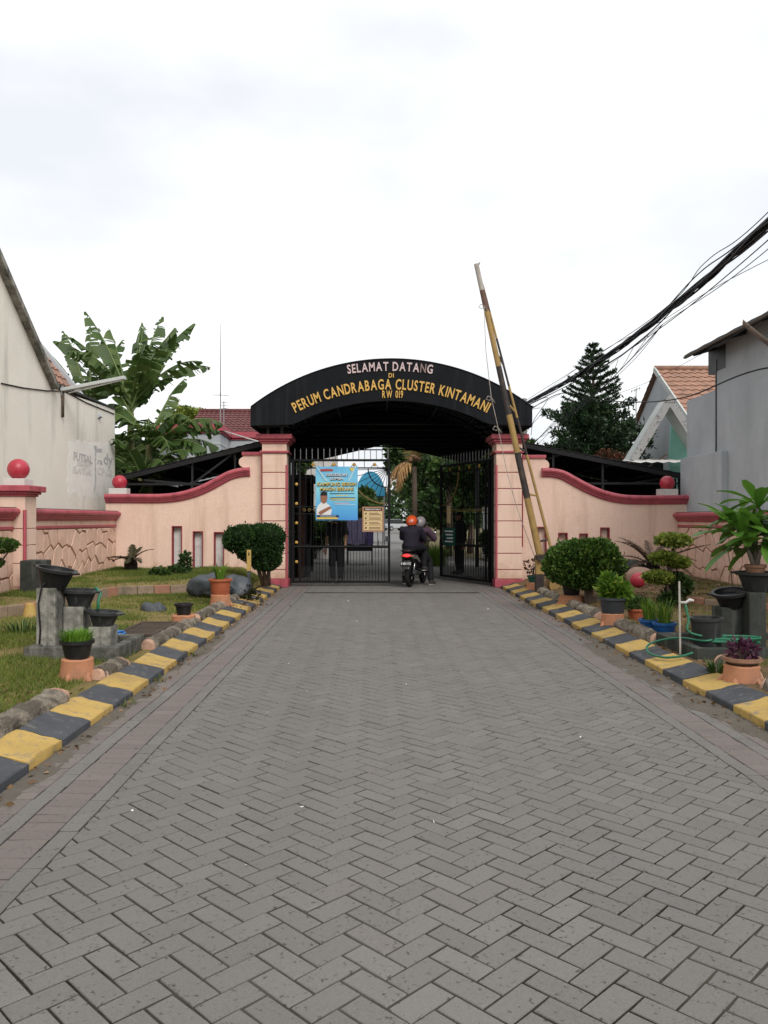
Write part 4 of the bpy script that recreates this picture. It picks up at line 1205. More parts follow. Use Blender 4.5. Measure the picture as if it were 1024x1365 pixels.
# ------------------------------------------------------------------ weathered white house on the left
XH = -6.35
hs = thing('white_house', 'weathered off-white house wall with steep red-edged gable and faded lettering', 'house', (-8.5, 14.5, 0))
yf = 19.62; yk = XH*-F/(CX-68)                         # far end, kink
zk, sl = WZ(517, yk), None
y_0 = XH*-F/(CX-0); z_0 = WZ(365, y_0); sl = (z_0-zk)/(yk-y_0)
yr = 10.2; zr_ = zk + sl*(yk-yr)
face = [(yf,-.1),(yf,WZ(546,yf)),(yk,zk),(yr,zr_),(2*yr-yk,zk),(2*yr-yk-3,zk),(2*yr-yk-3,-.1)]
MB().prism(face, 'yz', XH-.2, XH).build('wall', M['white_wall'], hs)
MB().box(-10.5, yf-.2, -.1, XH-.202, yf-.001, WZ(546,yf)).build('wall', M['white_wall'], hs)
# verge boards, then the tiles of the two slopes
m = MB()
for a, b in (((yk+.05, zk-.02), (yr, zr_+.06)), ((yr, zr_+.06), (2*yr-yk-.05, zk-.02))):
    m.beam((XH+.03, a[0], a[1]+.03), (XH+.03, b[0], b[1]+.03), .22, .10)
m.build('verge', M['concrete'], hs)
m = MB(); m.beam((XH+.06, yk+.1, zk+.03), (XH+.06, yr, zr_+.13), .10, .05); m.build('verge_trim', M['red'], hs)
def tile_slope(name, o0, du, dv, nu, nv, parent, mat, amp=.035):
    """pantile sheet: o0 eave corner, du along the eave, dv up the slope"""
    o0, du, dv = Vector(o0), Vector(du), Vector(dv); nrm = du.cross(dv).normalized()
    if nrm.z < 0: nrm = -nrm
    v = []; sub = 6; U = nu*sub
    for j in range(nv):
        for e in (0, 1):
            for i in range(U+1):
                ph = 2*math.pi*i/sub
                p = o0 + du*(i/U) + dv*((j+e*1.04)/nv) + nrm*(amp*(.5+.5*math.sin(ph)) + (.028 if e == 0 else 0.0) + random.gauss(0,.002))
                v.append(p)
    f = []
    for j in range(nv):
        b = j*2*(U+1); f += [(b+i, b+i+1, b+U+1+i+1, b+U+1+i) for i in range(U)]
        if j: 
            pb = (j*2-1)*(U+1); f += [(pb+i, pb+i+1, b+i+1, b+i) for i in range(U)]
    m = MB(); m.add(v, f)
    return tag(m.build(name, mat, parent, smooth=True, fix=False, autos=50), kind='stuff')
tile_slope('roof_tiles', (XH-.1, yk+.02, zk-.1), (-7,0,0), (0, yr-yk, zr_-zk), 30, 11, hs, M['tile'])
tile_slope('roof_tiles', (XH-.1, 2*yr-yk, zk-.1), (-7,0,0), (0, yk-yr, zr_-zk), 30, 11, hs, M['tile'])
# faded lettering on the wall: pale patch with grey strokes
M['wall_patch'] = surf('wall_patch', (.86,.83,.77), .9, .06, 3, 40, .15, stains=(.74,.70,.64))
M['wall_ink'] = surf('wall_ink', (.46,.45,.45), .9, .15, 9, 60, 0, wear=(.80,.77,.71), wp=(.52,.60), wscale=11)
M['wall_ink2'] = surf('wall_ink_faint', (.64,.62,.59), .9, .12, 9, 60, 0, wear=(.82,.79,.73), wp=(.47,.58), wscale=11)
def wy(px): return XH*-F/(CX-px)
def wpt(px, py): y = wy(px); return (y, WZ(py, y))
_r = random.Random(3)
_pp = [(90+1.5*_r.random()+(i*3.0 if 0 <= i else 0), 0) for i in range(1)]
_edge = [(91+i*3.0, 589+_r.uniform(-3,3)) for i in range(21)] + [(151.6, 600), (151.6, 650)] + [(150-i*3.2, 662+_r.uniform(-7,6)) for i in range(19)] + [(90+_r.uniform(-3,3), 655-i*6.5) for i in range(10)]
MB().prism([wpt(*p) for p in _edge], 'yz', XH+.0005, XH+.003).build('pale_patch', M['wall_patch'], hs)
def wtext(s, px0, px1, pyb0, pyt0, mat):
    me, wd = text_mesh(s, .03, .01); me = me.copy(); me.materials.clear(); me.materials.append(M[mat])
    a = Vector((XH+.006, *wpt(px0, pyb0))); tl = wpt(px0, pyt0)
    o = bpy.data.objects.new('wall_lettering', me); col.objects.link(o); o.parent = hs
    ln = wy(px1)-wy(px0); H = tl[1]-a.z
    o.rotation_euler = (R(90), 0, R(90)); o.scale = (ln/wd, H, .1)
    o.location = Vector((XH+.006, (wy(px0)+wy(px1))/2, a.z)) - hs.location
wtext('FUTSAL', 98, 123, 613, 602, 'wall_ink'); wtext('JERSEY', 101, 122, 620, 614, 'wall_ink2'); wtext('BATIK', 97, 123, 630, 621, 'wall_ink2')
wtext('ra', 130, 136.5, 618, 610, 'wall_ink'); wtext('dy', 138, 150, 618, 603, 'wall_ink'); wtext('CP 08', 129.5, 149, 632, 622, 'wall_ink2')
m = MB(); m.prism([wpt(124.5,594),wpt(128,594),wpt(131,598),wpt(136,598),wpt(136,603),wpt(128,602.5),wpt(128,640),wpt(126.5,656),wpt(125,656),wpt(126.3,640),wpt(126.3,601)], 'yz', XH+.004, XH+.007)
m.build('wall_lettering', M['wall_ink'], hs)
# dark rain pipe stub and cable clipped to the wall
MB().tube([(XH+.03, wy(82), WZ(519,wy(82))), (XH+.03, wy(82), WZ(556,wy(82)))], .03, 8).build('pipe_stub', M['bark'], hs, smooth=True)
MB().tube([(XH+.012, wy(1), WZ(511,wy(1))), (XH+.012, wy(30), WZ(517,wy(30))), (XH+.012, wy(62), WZ(521,wy(62))), (XH+.012, wy(85), WZ(521,wy(85))), (XH+.012, wy(115), WZ(537,wy(115))), (XH+.012, wy(152), WZ(552,wy(152)))], .012, 6).build('cable', M['wire'], hs, smooth=True)
MB().box(XH-.19, yk+.1, WZ(546,yf)-.01, XH+.02, yf, WZ(546,yf)+.035).build('wall_coping', M['mossy'], hs)
# white lamp arm on the wall
la = thing('wall_lamp', 'long white fluorescent lamp arm jutting from the weathered wall', 'lamp', W(82,520,wy(82)))
a, b = Vector((XH, wy(82), WZ(520,wy(82)))), W(167, 503.5, wy(82)-.1)
MB().beam(a, b, .13, .07).build('housing', M['eave_white'], la, bevel=.01)
MB().tube([a+Vector((.15,0,-.055)), b+Vector((-.08,0,-.05))], .016, 8).build('lamp_tube', M['p_white'], la, smooth=True)
MB().box(XH, wy(82)-.06, a.z-.12, XH+.03, wy(82)+.06, a.z+.08).build('bracket', M['steel'], la)
# lower tiled roof behind the wall
rf = thing('tiled_lean_roof', 'orange tiled roof slope with grey verge behind weathered wall', 'roof', (-7.6, 16.5, 0))
yv = 18.4; e1 = W(127, 556, yv); e0 = W(50, 461, yv)
tile_slope('roof_tiles', (e1.x, yv-5.0, e1.z), (0,5.0,0), (e0.x-e1.x, 0, e0.z-e1.z), 20, 8, rf, M['tile'])
MB().beam(e1+Vector((.08,.05,-.02)), e0+Vector((-.05,.05,.12)), .16, .12).build('verge', M['grey_wall'], rf)
MB().prism([(e0.x,0),(e1.x-.1,0),(e1.x-.1,e1.z-.1),(e0.x,e0.z-.1)], 'xz', yv-.2, yv-.05).build('gable_wall', M['white_wall'], rf)

# ------------------------------------------------------------------ dark carports behind the wing walls
M['carport_shade'] = surf('red_brown_shade', (.010,.006,.006), .8, .2, 3, 30, .2)  # near-black: the carport's inner shade put into the back wall colour
M['wall_shade'] = surf('wall_shade', (.010,.010,.010), .9, .2, 3, 30, .2)  # interior shade put into the wall colour
def carport(label, xa, za, xb, zb, y0, y1, sgn):
    """roof from (xa,za) by the gate down to (xb,zb)"""
    c = thing('carport', label, 'carport', ((xa+xb)/2, (y0+y1)/2, 0), 0, 'dark carports flanking the gate')
    n = 36; v = []
    for yy in (y0, y1):
        for i in range(n+1):
            u = i/n; v.append((xa+(xb-xa)*u, yy, za+(zb-za)*u + (.012 if i % 2 else 0)))
    for yy in (y0, y1):
        for i in range(n+1):
            u = i/n; v.append((xa+(xb-xa)*u, yy, za+(zb-za)*u + (.012 if i % 2 else 0) - .02))
    k = n+1
    m = MB(); m.add(v, [(i,i+1,k+i+1,k+i) for i in range(n)] + [(2*k+i,3*k+i,3*k+i+1,2*k+i+1) for i in range(n)] + [(i,2*k+i,2*k+i+1,i+1) for i in range(n)])
    m.build('roof_sheet', M['black_roof'], c)
    m = MB(); m.beam((xa,y0+.03,za-.08),(xb,y0+.03,zb-.08), .05, .10); m.build('fascia_beam', M['black_roof'], c)
    zt = zb - .22; xm = xa+(xb-xa)*.52; xq = xa+(xb-xa)*.22
    MB().beam((xa,y0+.12,zt),(xb+.05*sgn,y0+.12,zt), .05, .05).build('tie_beam', M['steel_shade'], c)
    if sgn > 0: MB().beam((xm,y0+.12,zt),(xq,y0+.12,za+(zb-za)*.22-.1), .045, .045).build('brace', M['steel_shade'], c)
    if sgn > 0: MB().beam((xm,y0+.12,zt),(xa+(xb-xa)*.86,y0+.12,zt+.10), .045, .045).build('brace', M['steel_shade'], c)
    for u in (.22, .52):
        MB().beam((xa+(xb-xa)*u,y0+.121,zt),(xa+(xb-xa)*u,y0+.121,za+(zb-za)*u-.03), .045, .045).build('king_post', M['steel_shade'], c)
    for u in (.30, .62, .90):
        MB().beam((xa+(xb-xa)*u,y0+.05,za+(zb-za)*u-.05),(xa+(xb-xa)*u,y1,za+(zb-za)*u-.05), .05, .05).build('purlin', M['darksteel'], c)
    for yy in (y0+.12, y1-.2):
        MB().box(xb+.05*sgn-.03, yy-.03, -.03, xb+.05*sgn+.03, yy+.03, zb-.03).build('post', M['steel_shade'], c)
        MB().box(xm-.03, yy-.03, -.03, xm+.03, yy+.03, zt).build('post', M['steel_shade'], c)
    x0, x1 = min(xa,xb), max(xa,xb)
    MB().prism([(x0,-.03),(x1,-.03),(x1,(za if x1==xa else zb)-.05),(x0,(za if x0==xa else zb)-.05)], 'xz', y1-.05, y1).build('back_wall', M['carport_shade'], c)
    MB().box(xb-.06 if sgn > 0 else xb, y0+.6, -.03, xb if sgn > 0 else xb+.06, y1-.06, zb-.08).build('side_wall', M['wall_shade'], c)
    return c
M['steel_shade'] = surf('steel_grey_shade', (.016,.017,.018), .6, .2, 6, 40, .1)  # grey truss steel darkened, shade under the roof put into its colour
carport('dark metal carport roof behind the wall with white niches', -2.5, WZ(587,18.7), WX(166,18.7), WZ(633,18.7), 18.55, 24.0, 1)
carport('dark metal carport roof behind the wall beside the round shrub', 3.35, WZ(588,18.7), WX(908,18.7), WZ(632,18.7), 18.55, 23.2, -1)

# ------------------------------------------------------------------ grey flat-roofed house and red roof on the left
gh = thing('grey_house', 'grey rendered house with white bands and red parapet edge behind carport', 'house', (-5.0, 27.0, 0))
ya, yb_ = 25.0, 27.1; xa, xm_ = WX(208,ya), WX(294,ya); zt = WZ(566,ya); xend = -2.7
ft = [(xa,ya),(xm_,ya),(WX(306,yb_),yb_),(xend,yb_),(xend,32),(xa,32)]
MB().prism(ft, 'xy', -.05, zt-.2).build('wall', M['grey_wall'], gh)
def off(poly, d):
    out = []; n = len(poly)
    for i in range(n):
        p0, p1, p2 = Vector(poly[i-1]), Vector(poly[i]), Vector(poly[(i+1)%n])
        a, b = (p1-p0).normalized(), (p2-p1).normalized(); na, nb2 = Vector((a.y,-a.x)), Vector((b.y,-b.x))
        m_ = (na+nb2); m_ = m_/m_.length_squared*2*d if m_.length > 1e-6 else na*d
        out.append((p1.x+m_.x, p1.y+m_.y))
    return out
MB().prism(off(ft,.10), 'xy', zt-.2, zt).build('parapet_edge', M['red'], gh)
MB().prism(off(ft,.05), 'xy', zt-.27, zt-.201).build('parapet_edge', M['red_line'], gh)
for z in (zt-.62, zt-1.02): MB().prism(off(ft,.012), 'xy', z, z+.06).build('white_band', M['eave_white'], gh)
MB().box(WX(203,24.6)-.9, 24.3, -.05, WX(245,24.6), 24.98, WZ(589,24.6)).build('annex', M['grey_wall'], gh)
MB().box(WX(200,24.2)-.05, 24.2, -.05, WX(207,24.2), 24.29, WZ(597,24.2)).build('yellow_post', M['p_yellow'], gh)
MB().tube([W(300,575,24.9), W(322,582,23.5), W(344,588.5,22)], .022, 6).build('conduit', M['white_old'], gh, smooth=True)
rr = thing('red_tiled_house', 'house with dark red tiled hip roof behind the grey parapet', 'house', (-5, 33, 0))
zr1, zr0 = WZ(549,33), WZ(579,30.5)
MB().box(-7.0, 30.9, -.05, -1.6, 36, zr0+.02).build('wall', M['white_old'], rr)
tile_slope('roof_tiles', (-7.2,30.5,zr0), (5.8,0,0), (0,2.5,zr1-zr0), 30, 10, rr, M['tile_red'])
tile_slope('roof_tiles', (-7.2,35.8,zr0), (5.8,0,0), (0,-2.8,zr1-zr0), 30, 10, rr, M['tile_red'])
MB().tube([(-7.2,33,zr1+.04),(-1.4,33,zr1+.04)], .09, 8).build('ridge_cap', M['tile_red'], rr, smooth=True)
an = thing('antenna_mast', 'thin tall radio antenna mast rising over the red parapet', 'antenna', W(294,566,26.5))
MB().tube([W(294,575,26.5), W(294,500,26.5), W(294.5,432,26.5)], [.022,.018,.008], 6).build('mast', M['steel'], an)
MB().tube([W(284,526.5,26.5), W(305,527,26.5)], .010, 5).build('cross_arm', M['steel'], an)
MB().tube([W(294,522,26.2), W(294,531,26.8)], .010, 5).build('cross_arm', M['steel'], an)
an2 = thing('yagi_antenna', 'small multi-rod television antenna beside the tall mast', 'antenna', W(298.5,570,26.0))
MB().tube([W(298.5,575,26.0), W(298.5,535,26.0)], .016, 6).build('mast', M['steel'], an2)
for k, py in enumerate((537,541,545)): MB().tube([W(294,py,26.0), W(304,py-1,26.0)], .008, 5).build('rod', M['steel'], an2)

# ------------------------------------------------------------------ grey house on the right
XG = 7.18
gr = thing('tall_grey_house', 'tall grey rendered house wall with dark overhanging metal roof', 'house', (8.6, 14.8, 0))
y1_ = XG*F/(955-CX); zt1 = WZ(480, y1_)
MB().box(XG, 7.0, -.05, 10.5, y1_, zt1+.35).build('wall', M['grey_wall'], gr)
y2_ = XG*F/(914-CX)
MB().box(XG+.03, y1_+.001, -.05, 10.4, y2_, WZ(527,(y1_+y2_)/2)).build('lower_wall', M['grey_wall'], gr)
MB().box(XG-.14, XG*F/(958-CX)-.45, -.05, XG-.001, y2_-.05, WZ(604,16.8)).build('wall_thickening', M['grey_wall'], gr, bevel=.01)
MB().box(XG-.012, y1_-.03, 0, XG-.001, y1_+.03, zt1).build('wall_joint', M['darksteel'], gr)
# roof: sheet with dark underside, rising away from the road
yE = 6.55*F/(931-CX) if False else y1_+.55
zE = WZ(474, yE*1.0)
v = []; n = 30
for (x, z) in ((6.72, zE), (9.8, zE+.95)):
    for i in range(n+1): v.append((x, 7.0+(yE-7.0)*i/n, z + (.012 if i % 2 else 0)))
for (x, z) in ((6.72, zE-.03), (9.8, zE+.92)):
    for i in range(n+1): v.append((x, 7.0+(yE-7.0)*i/n, z + (.012 if i % 2 else 0)))
k = n+1; m = MB(); m.add(v, [(i,i+1,k+i+1,k+i) for i in range(n)] + [(2*k+i,3*k+i,3*k+i+1,2*k+i+1) for i in range(n)] + [(i,2*k+i,2*k+i+1,i+1) for i in range(n)] + [(k-1,3*k-1,4*k-1,2*k-1)])
m.build('roof_sheet', M['darksteel'], gr)
MB().box(6.70, 7.0, zE-.07, 6.76, yE, zE-.031).build('eave_beam', M['bark'], gr)
for yy in np.linspace(8, yE-.4, 7): MB().beam((6.76,yy,zE-.06),(7.6,yy,zE+.20), .06, .08).build('rafter', M['darksteel'], gr)
MB().box(XG-.001, yE-1.0, zE-.45, XG+.18, yE-.15, zE+.05).build('soffit_box', M['darksteel'], gr)
# half-round gutter jutting out
gp0, gp1 = W(990, 427, 13.2), W(1060, 484, 12.9)
d = (gp1-gp0); v = []; nn = 10
M['gutter'] = surf('gutter_brown', (.24,.19,.155), .6, .2, 6, 40, .2, stains=(.13,.10,.08))
for p in (gp0, gp1):
    for rr_ in (.085, .070):
        for i in range(nn+1):
            a = math.pi + math.pi*i/nn; sd = d.cross(Vector((0,0,1))).normalized()
            v.append(p + sd*math.cos(a)*rr_ + Vector((0,0,1))*math.sin(a)*rr_)
q = nn+1; m = MB(); m.add(v, [(i,i+1,2*q+i+1,2*q+i) for i in range(nn)] + [(q+i,3*q+i,3*q+i+1,q+i+1) for i in range(nn)] + [(i,q+i,q+i+1,i+1) for i in range(nn)] + [(0,2*q,3*q,q),(nn,q+nn,3*q+nn,2*q+nn)])
m.build('gutter', M['gutter'], gr)

# small teal house with open gable
th = thing('teal_house', 'small teal house with pale peeling gable boards behind carport', 'house', (7.9, 22.0, 0))
ap, el, er = W(893,533,21), W(844,614,21), W(935,600,21)
yb2 = 23.6
MB().beam((ap.x,21,ap.z),(el.x,21,el.z), .06, .19).build('barge_board', M['board_old'], th)
MB().beam((ap.x,21.004,ap.z),(er.x,21.004,er.z), .06, .19).build('barge_board', M['board_old'], th)
for e, yb2 in ((el, 21.85), (er, 21.85)):
    m = MB(); v = [(ap.x,21.03,ap.z+.05),(e.x,21.03,e.z+.05),(e.x,yb2,e.z+.05),(ap.x,yb2,ap.z+.05)]
    m.add(v + [(p[0],p[1],p[2]-.05) for p in v], [(0,1,2,3),(7,6,5,4),(0,4,5,1),(1,5,6,2),(2,6,7,3),(3,7,4,0)]); m.build('soffit', M['eave_white'], th)
MB().prism([(ap.x-.13,ap.z-.07),(ap.x+.13,ap.z-.07),(ap.x+.05,ap.z+.11),(ap.x-.05,ap.z+.11)], 'xz', 20.955, 21.05).build('ridge_block', M['board_old'], th)
tile_slope('roof_tiles', (er.x+.05,21.0,er.z+.06), (0,.85,0), (ap.x-er.x-.05,0,ap.z-er.z), 4, 7, th, M['tile'])
MB().prism([(WX(893,21.9),0),(9.6,0),(9.6,4.0),(WX(893,21.9)+.05,4.1),(WX(893,21.9),3.3)], 'xz', 21.9, 22.0).build('wall', M['teal'], th)
MB().prism([(7.0,0),(WX(893,21.9),0),(WX(893,21.9),3.2),(7.0,3.05)], 'xz', 22.4, 22.5).build('opening_shade', M['wall_shade'], th)  # dark sheet: shade within the open gable put into its colour
MB().beam((7.2,21.6,2.75),(7.9,21.6,3.25), .25, .03).build('loose_board', M['bark'], th)
v = []; n = 16
for i in range(n+1):
    for z, yy in ((0,20.2),(.18,21.7)): v.append((6.75+2.3*i/n, yy, WZ(617,20.2)+z+(.03 if i % 2 else 0)))
m = MB(); m.add(v, [(2*i,2*i+2,2*i+3,2*i+1) for i in range(n)]); m.build('awning_sheet', M['white_old'], th, fix=False)
# big tiled house behind
th2 = thing('tiled_house', 'grey gabled house with orange tiled roof behind the teal house', 'house', (12, 26, 0))
XA, yrd, zrd = 9.3, 26.0, WZ(493,26.0); yfr, zfr = 23.5, WZ(493,26.0)-1.75
MB().prism([(yfr,0),(2*yrd-yfr,0),(2*yrd-yfr,zfr),(yrd,zrd-.05),(yfr,zfr)], 'yz', XA, XA+.2).build('gable_wall', M['grey_wall'], th2)
MB().box(XA+.201, yfr, 0, 16, yfr+.2, zfr).build('wall', M['grey_wall'], th2)
tile_slope('roof_tiles', (XA-.15,yfr-.3,zfr-.2), (7,0,0), (0,yrd-yfr+.3,zrd-zfr+.2), 28, 11, th2, M['tile'])
tile_slope('roof_tiles', (XA-.15,2*yrd-yfr+.3,zfr-.2), (7,0,0), (0,-(yrd-yfr+.3),zrd-zfr+.2), 28, 11, th2, M['tile'])
MB().tube([(XA-.15,yrd,zrd+.04),(XA+6.8,yrd,zrd+.04)], .10, 8).build('ridge_cap', M['tile'], th2, smooth=True)
MB().beam((XA-.17,yfr-.3,zfr-.2),(XA-.17,yrd,zrd+.02), .05, .16).build('verge', M['eave_white'], th2)
an3 = thing('television_antenna', 'thin television antenna on a pole between the conifer and tiled house', 'antenna', W(848,560,26))
MB().tube([W(848,600,26), W(848,518,26)], .014, 6).build('mast', M['steel'], an3)
MB().tube([W(841,522,26), W(854,517,26)], .010, 5).build('boom', M['steel'], an3)
for k in range(4): MB().tube([W(842+3.5*k,519.5-1.2*k,26), W(842.5+3.5*k,524-1.2*k,26)], .008, 5).build('rod', M['steel'], an3)

# ------------------------------------------------------------------ clipped shrubs
def crown_mesh(name, parent, lobes, n, size, mat, inner=.78, up=.25, lower=-1.0, wd=.42, seed=1):
    r = np.random.default_rng(seed); Vs, Qs, Rs, b = [], [], [], 0
    tot = sum(l[1][0]*l[1][1]+l[1][0]*l[1][2] for l in lobes)
    for c, rad in lobes:
        k = int(n*(rad[0]*rad[1]+rad[0]*rad[2])/tot)
        P, d = ellipsoid_pts(c, rad, k, inner, lower, r)
        D = unit(d + r.normal(size=d.shape)*.55 + np.array([0,0,up]))
        V, Q, q = leaf_quads(P, D, size*(.6+.8*r.random(len(P))), size*wd*(.6+.7*r.random(len(P))), r=r)
        # clumps: neighbouring leaves share a tone
        tone = np.array([mnoise.noise(Vector(p)*3.2/max(rad)*1.0) for p in P])*.5
        Vs.append(V); Qs.append(Q+b); Rs.append(np.clip(q*.75+.12+np.repeat(tone,4), 0, 1)); b += len(V)
    return np_mesh(name, np.concatenate(Vs), np.concatenate(Qs), mat, parent, np.concatenate(Rs))
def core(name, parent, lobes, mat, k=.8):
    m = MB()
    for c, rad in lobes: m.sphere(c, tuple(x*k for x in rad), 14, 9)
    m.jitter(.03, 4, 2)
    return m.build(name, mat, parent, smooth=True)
def stray(parent, lobes, n, size, mat, seed):
    """new shoots standing out of the clipped surface"""
    r = np.random.default_rng(seed); Ps, Ds = [], []
    for c, rad in lobes:
        P, d = ellipsoid_pts(c, rad, n//len(lobes), .97, -.2, r); k = r.random(len(P))
        keep = np.array([mnoise.noise(Vector(p)*5) for p in P]) > -.05
        Ps.append(P[keep] + d[keep]*(.05*k[keep])[:,None]); Ds.append(d[keep] + r.normal(size=d[keep].shape)*.4 + np.array([0,0,.7]))
    P, D = np.concatenate(Ps), np.concatenate(Ds)
    V, Q, q = leaf_quads(P, D, size*(.6+.8*r.random(len(P))), size*.32, r=r)
    tag(np_mesh('new_shoots', V, Q, mat, parent, q), kind='stuff')
M['leaf_fresh'] = leafmat('leaf_fresh', (.05,.11,.012), (.12,.20,.03), (.22,.24,.06))
M['core'] = surf('crown_shade', (.012,.022,.008), .95, .3, 8, 40, .3)  # solid dark lumps: the shade inside the crowns put into their colour

p0 = G(355, 777, .22); cs = thing('clipped_shrub', 'large clipped dark green shrub beside the gate pillar', 'shrub', p0)
c0 = W(340, 728, p0.y-.25)
lob = [((c0.x-.18, c0.y, c0.z+.17), (.44,.44,.25)), ((c0.x+.20, c0.y, c0.z+.19), (.40,.44,.25)), ((c0.x+.08,c0.y,c0.z-.02), (.48,.44,.34)), ((c0.x+.20,c0.y,c0.z-.25), (.33,.34,.24)), ((c0.x-.36,c0.y-.05,c0.z+.08),(.25,.3,.2))]
core('shade_core', cs, lob, M['core'], .82)
crown_mesh('crown', cs, lob, 15000, .046, M['leaf_dark'], .80, .25, seed=4)
stray(cs, lob, 420, .06, M['leaf_dark'], 41)
for k in range(4):
    a = k*1.6; MB().tube([(p0.x+.05*math.cos(a), p0.y+.05*math.sin(a), p0.z-.05), (p0.x+.09*math.cos(a)-.03, p0.y-.08, p0.z+.18), (c0.x+.15+.15*math.cos(a), c0.y+.12*math.sin(a), c0.z-.2)], [.05,.04,.025], 7).build('trunk', M['bark'], cs, smooth=True)

p0 = G(783, 803, .16); rs = thing('round_shrub', 'rounded clipped bright green shrub in front of the wing wall niches', 'shrub', p0)
c0 = W(777, 752, p0.y)
lob = [((c0.x, c0.y, c0.z+.10), (.58,.50,.28)), ((c0.x-.24,c0.y,c0.z-.06), (.38,.42,.26)), ((c0.x+.27,c0.y,c0.z-.03), (.40,.40,.25)), ((c0.x+.02,c0.y,c0.z-.13), (.44,.40,.26))  , ((c0.x+.15,c0.y-.2,c0.z+.2),(.3,.25,.2))]
core('shade_core', rs, lob, M['core'], .80)
crown_mesh('crown', rs, lob, 12500, .062, M['leaf'], .74, .40, seed=6)
stray(rs, lob, 600, .07, M['leaf_fresh'], 42)
for k in range(3):
    MB().tube([(p0.x+.03*k-.03, p0.y, p0.z-.05), (p0.x-.02+.05*k, p0.y+.03*k, p0.z+.18), (c0.x-.1+.12*k, c0.y, c0.z-.1)], [.035,.03,.02], 7).build('trunk', M['bark'], rs, smooth=True)

# ------------------------------------------------------------------ frond builders
def frond(parent, name, base, az, elev, L, droop, leaflets, ll, mat, rmat, wd=.012, vee=.5, seed=0, curl=0.0, taper=.9):
    """pinnate frond: rachis plus paired leaflets as one mesh"""
    r = np.random.default_rng(seed); n = 14; pts = []
    d = Vector((math.cos(az)*math.cos(elev), math.sin(az)*math.cos(elev), math.sin(elev))); p = Vector(base)
    for i in range(n+1):
        pts.append(p.copy()); p = p + d*(L/n); d = (d + Vector((0,0,-droop/n)) + Vector((-math.sin(az), math.cos(az), 0))*curl/n).normalized()
    V, Q, Rr, b = [], [], [], 0
    for k in range(leaflets):
        u = .10 + .9*k/leaflets; s = u*n; i = min(int(s), n-1); q = pts[i].lerp(pts[i+1], s-i); t_ = (pts[i+1]-pts[i]).normalized()
        side = t_.cross(Vector((0,0,1)));  side = side.normalized() if side.length > 1e-3 else Vector((1,0,0)); up = side.cross(t_)
        l = ll*(math.sin(math.pi*(.12+.86*u))**.6)*(1-.25*u)
        for sg in (-1, 1):
            dd = (side*sg*.85 + t_*.45 + up*vee + Vector(r.normal(size=3)*.08)).normalized(); tip = q + dd*l + Vector((0,0,-.25*l*droop))
            wv = t_*wd
            V += [q-wv, q+wv, q.lerp(tip,.55)+wv*.9, tip, q.lerp(tip,.55)-wv*.9]; x = r.random(); Rr += [x]*5
            Q += [(b,b+1,b+2), (b,b+2,b+4), (b+4,b+2,b+3)]; b += 5
    V = np.array([tuple(v) for v in V])
    o = np_mesh(name, V, np.array(Q), mat, parent, np.array(Rr))
    m = MB().tube(pts, list(np.linspace(wd*1.1, wd*.25, n+1)), 5); m.build('rachis', rmat, o, smooth=True)
    return o
M['cycad_stump'] = surf('cycad_stump', (.022,.016,.012), .95, .4, 14, 60, .8, .02)
def cycad(label, p, h, r_stump, n, L, mat, seed, dead=False):
    c = thing('cycad', label, 'cycad', p); random.seed(seed); dk = M['cycad_stump']
    m = MB(); m.lathe([(r_stump*.8,-.05),(r_stump,h*.3),(r_stump*1.02,h*.6),(r_stump*.75,h*.92),(r_stump*.3,h)], p, 14)
    m.jitter(.02, 12, seed); m.build('stump', dk, c, smooth=False)
    for k in range(n):
        az = 2*math.pi*k/n + random.uniform(-.25,.25); el = random.uniform(.15, 1.1)
        frond(c, 'frond', (p[0]+math.cos(az)*r_stump*.3, p[1]+math.sin(az)*r_stump*.3, p[2]+h*.93), az, el, L*random.uniform(.7,1.1), random.uniform(.3,1.1), 30, .14, mat, M['bark'], .014, .35, seed*31+k)
    return c
pc = G(175, 762, .40); cycad('small dark cycad with few fronds on the upper lawn', (pc.x, pc.y, zl(pc.x,pc.y)), .26, .14, 8, .50, M['cycad'], 5)
pc = G(851, 778, .26); pc = Vector((5.55, 15.9, zr(5.55,15.9))); cycad('brown withered cycad with spread fronds by the wing wall', pc, .36, .16, 15, 1.15, M['cycad_dry'], 9)

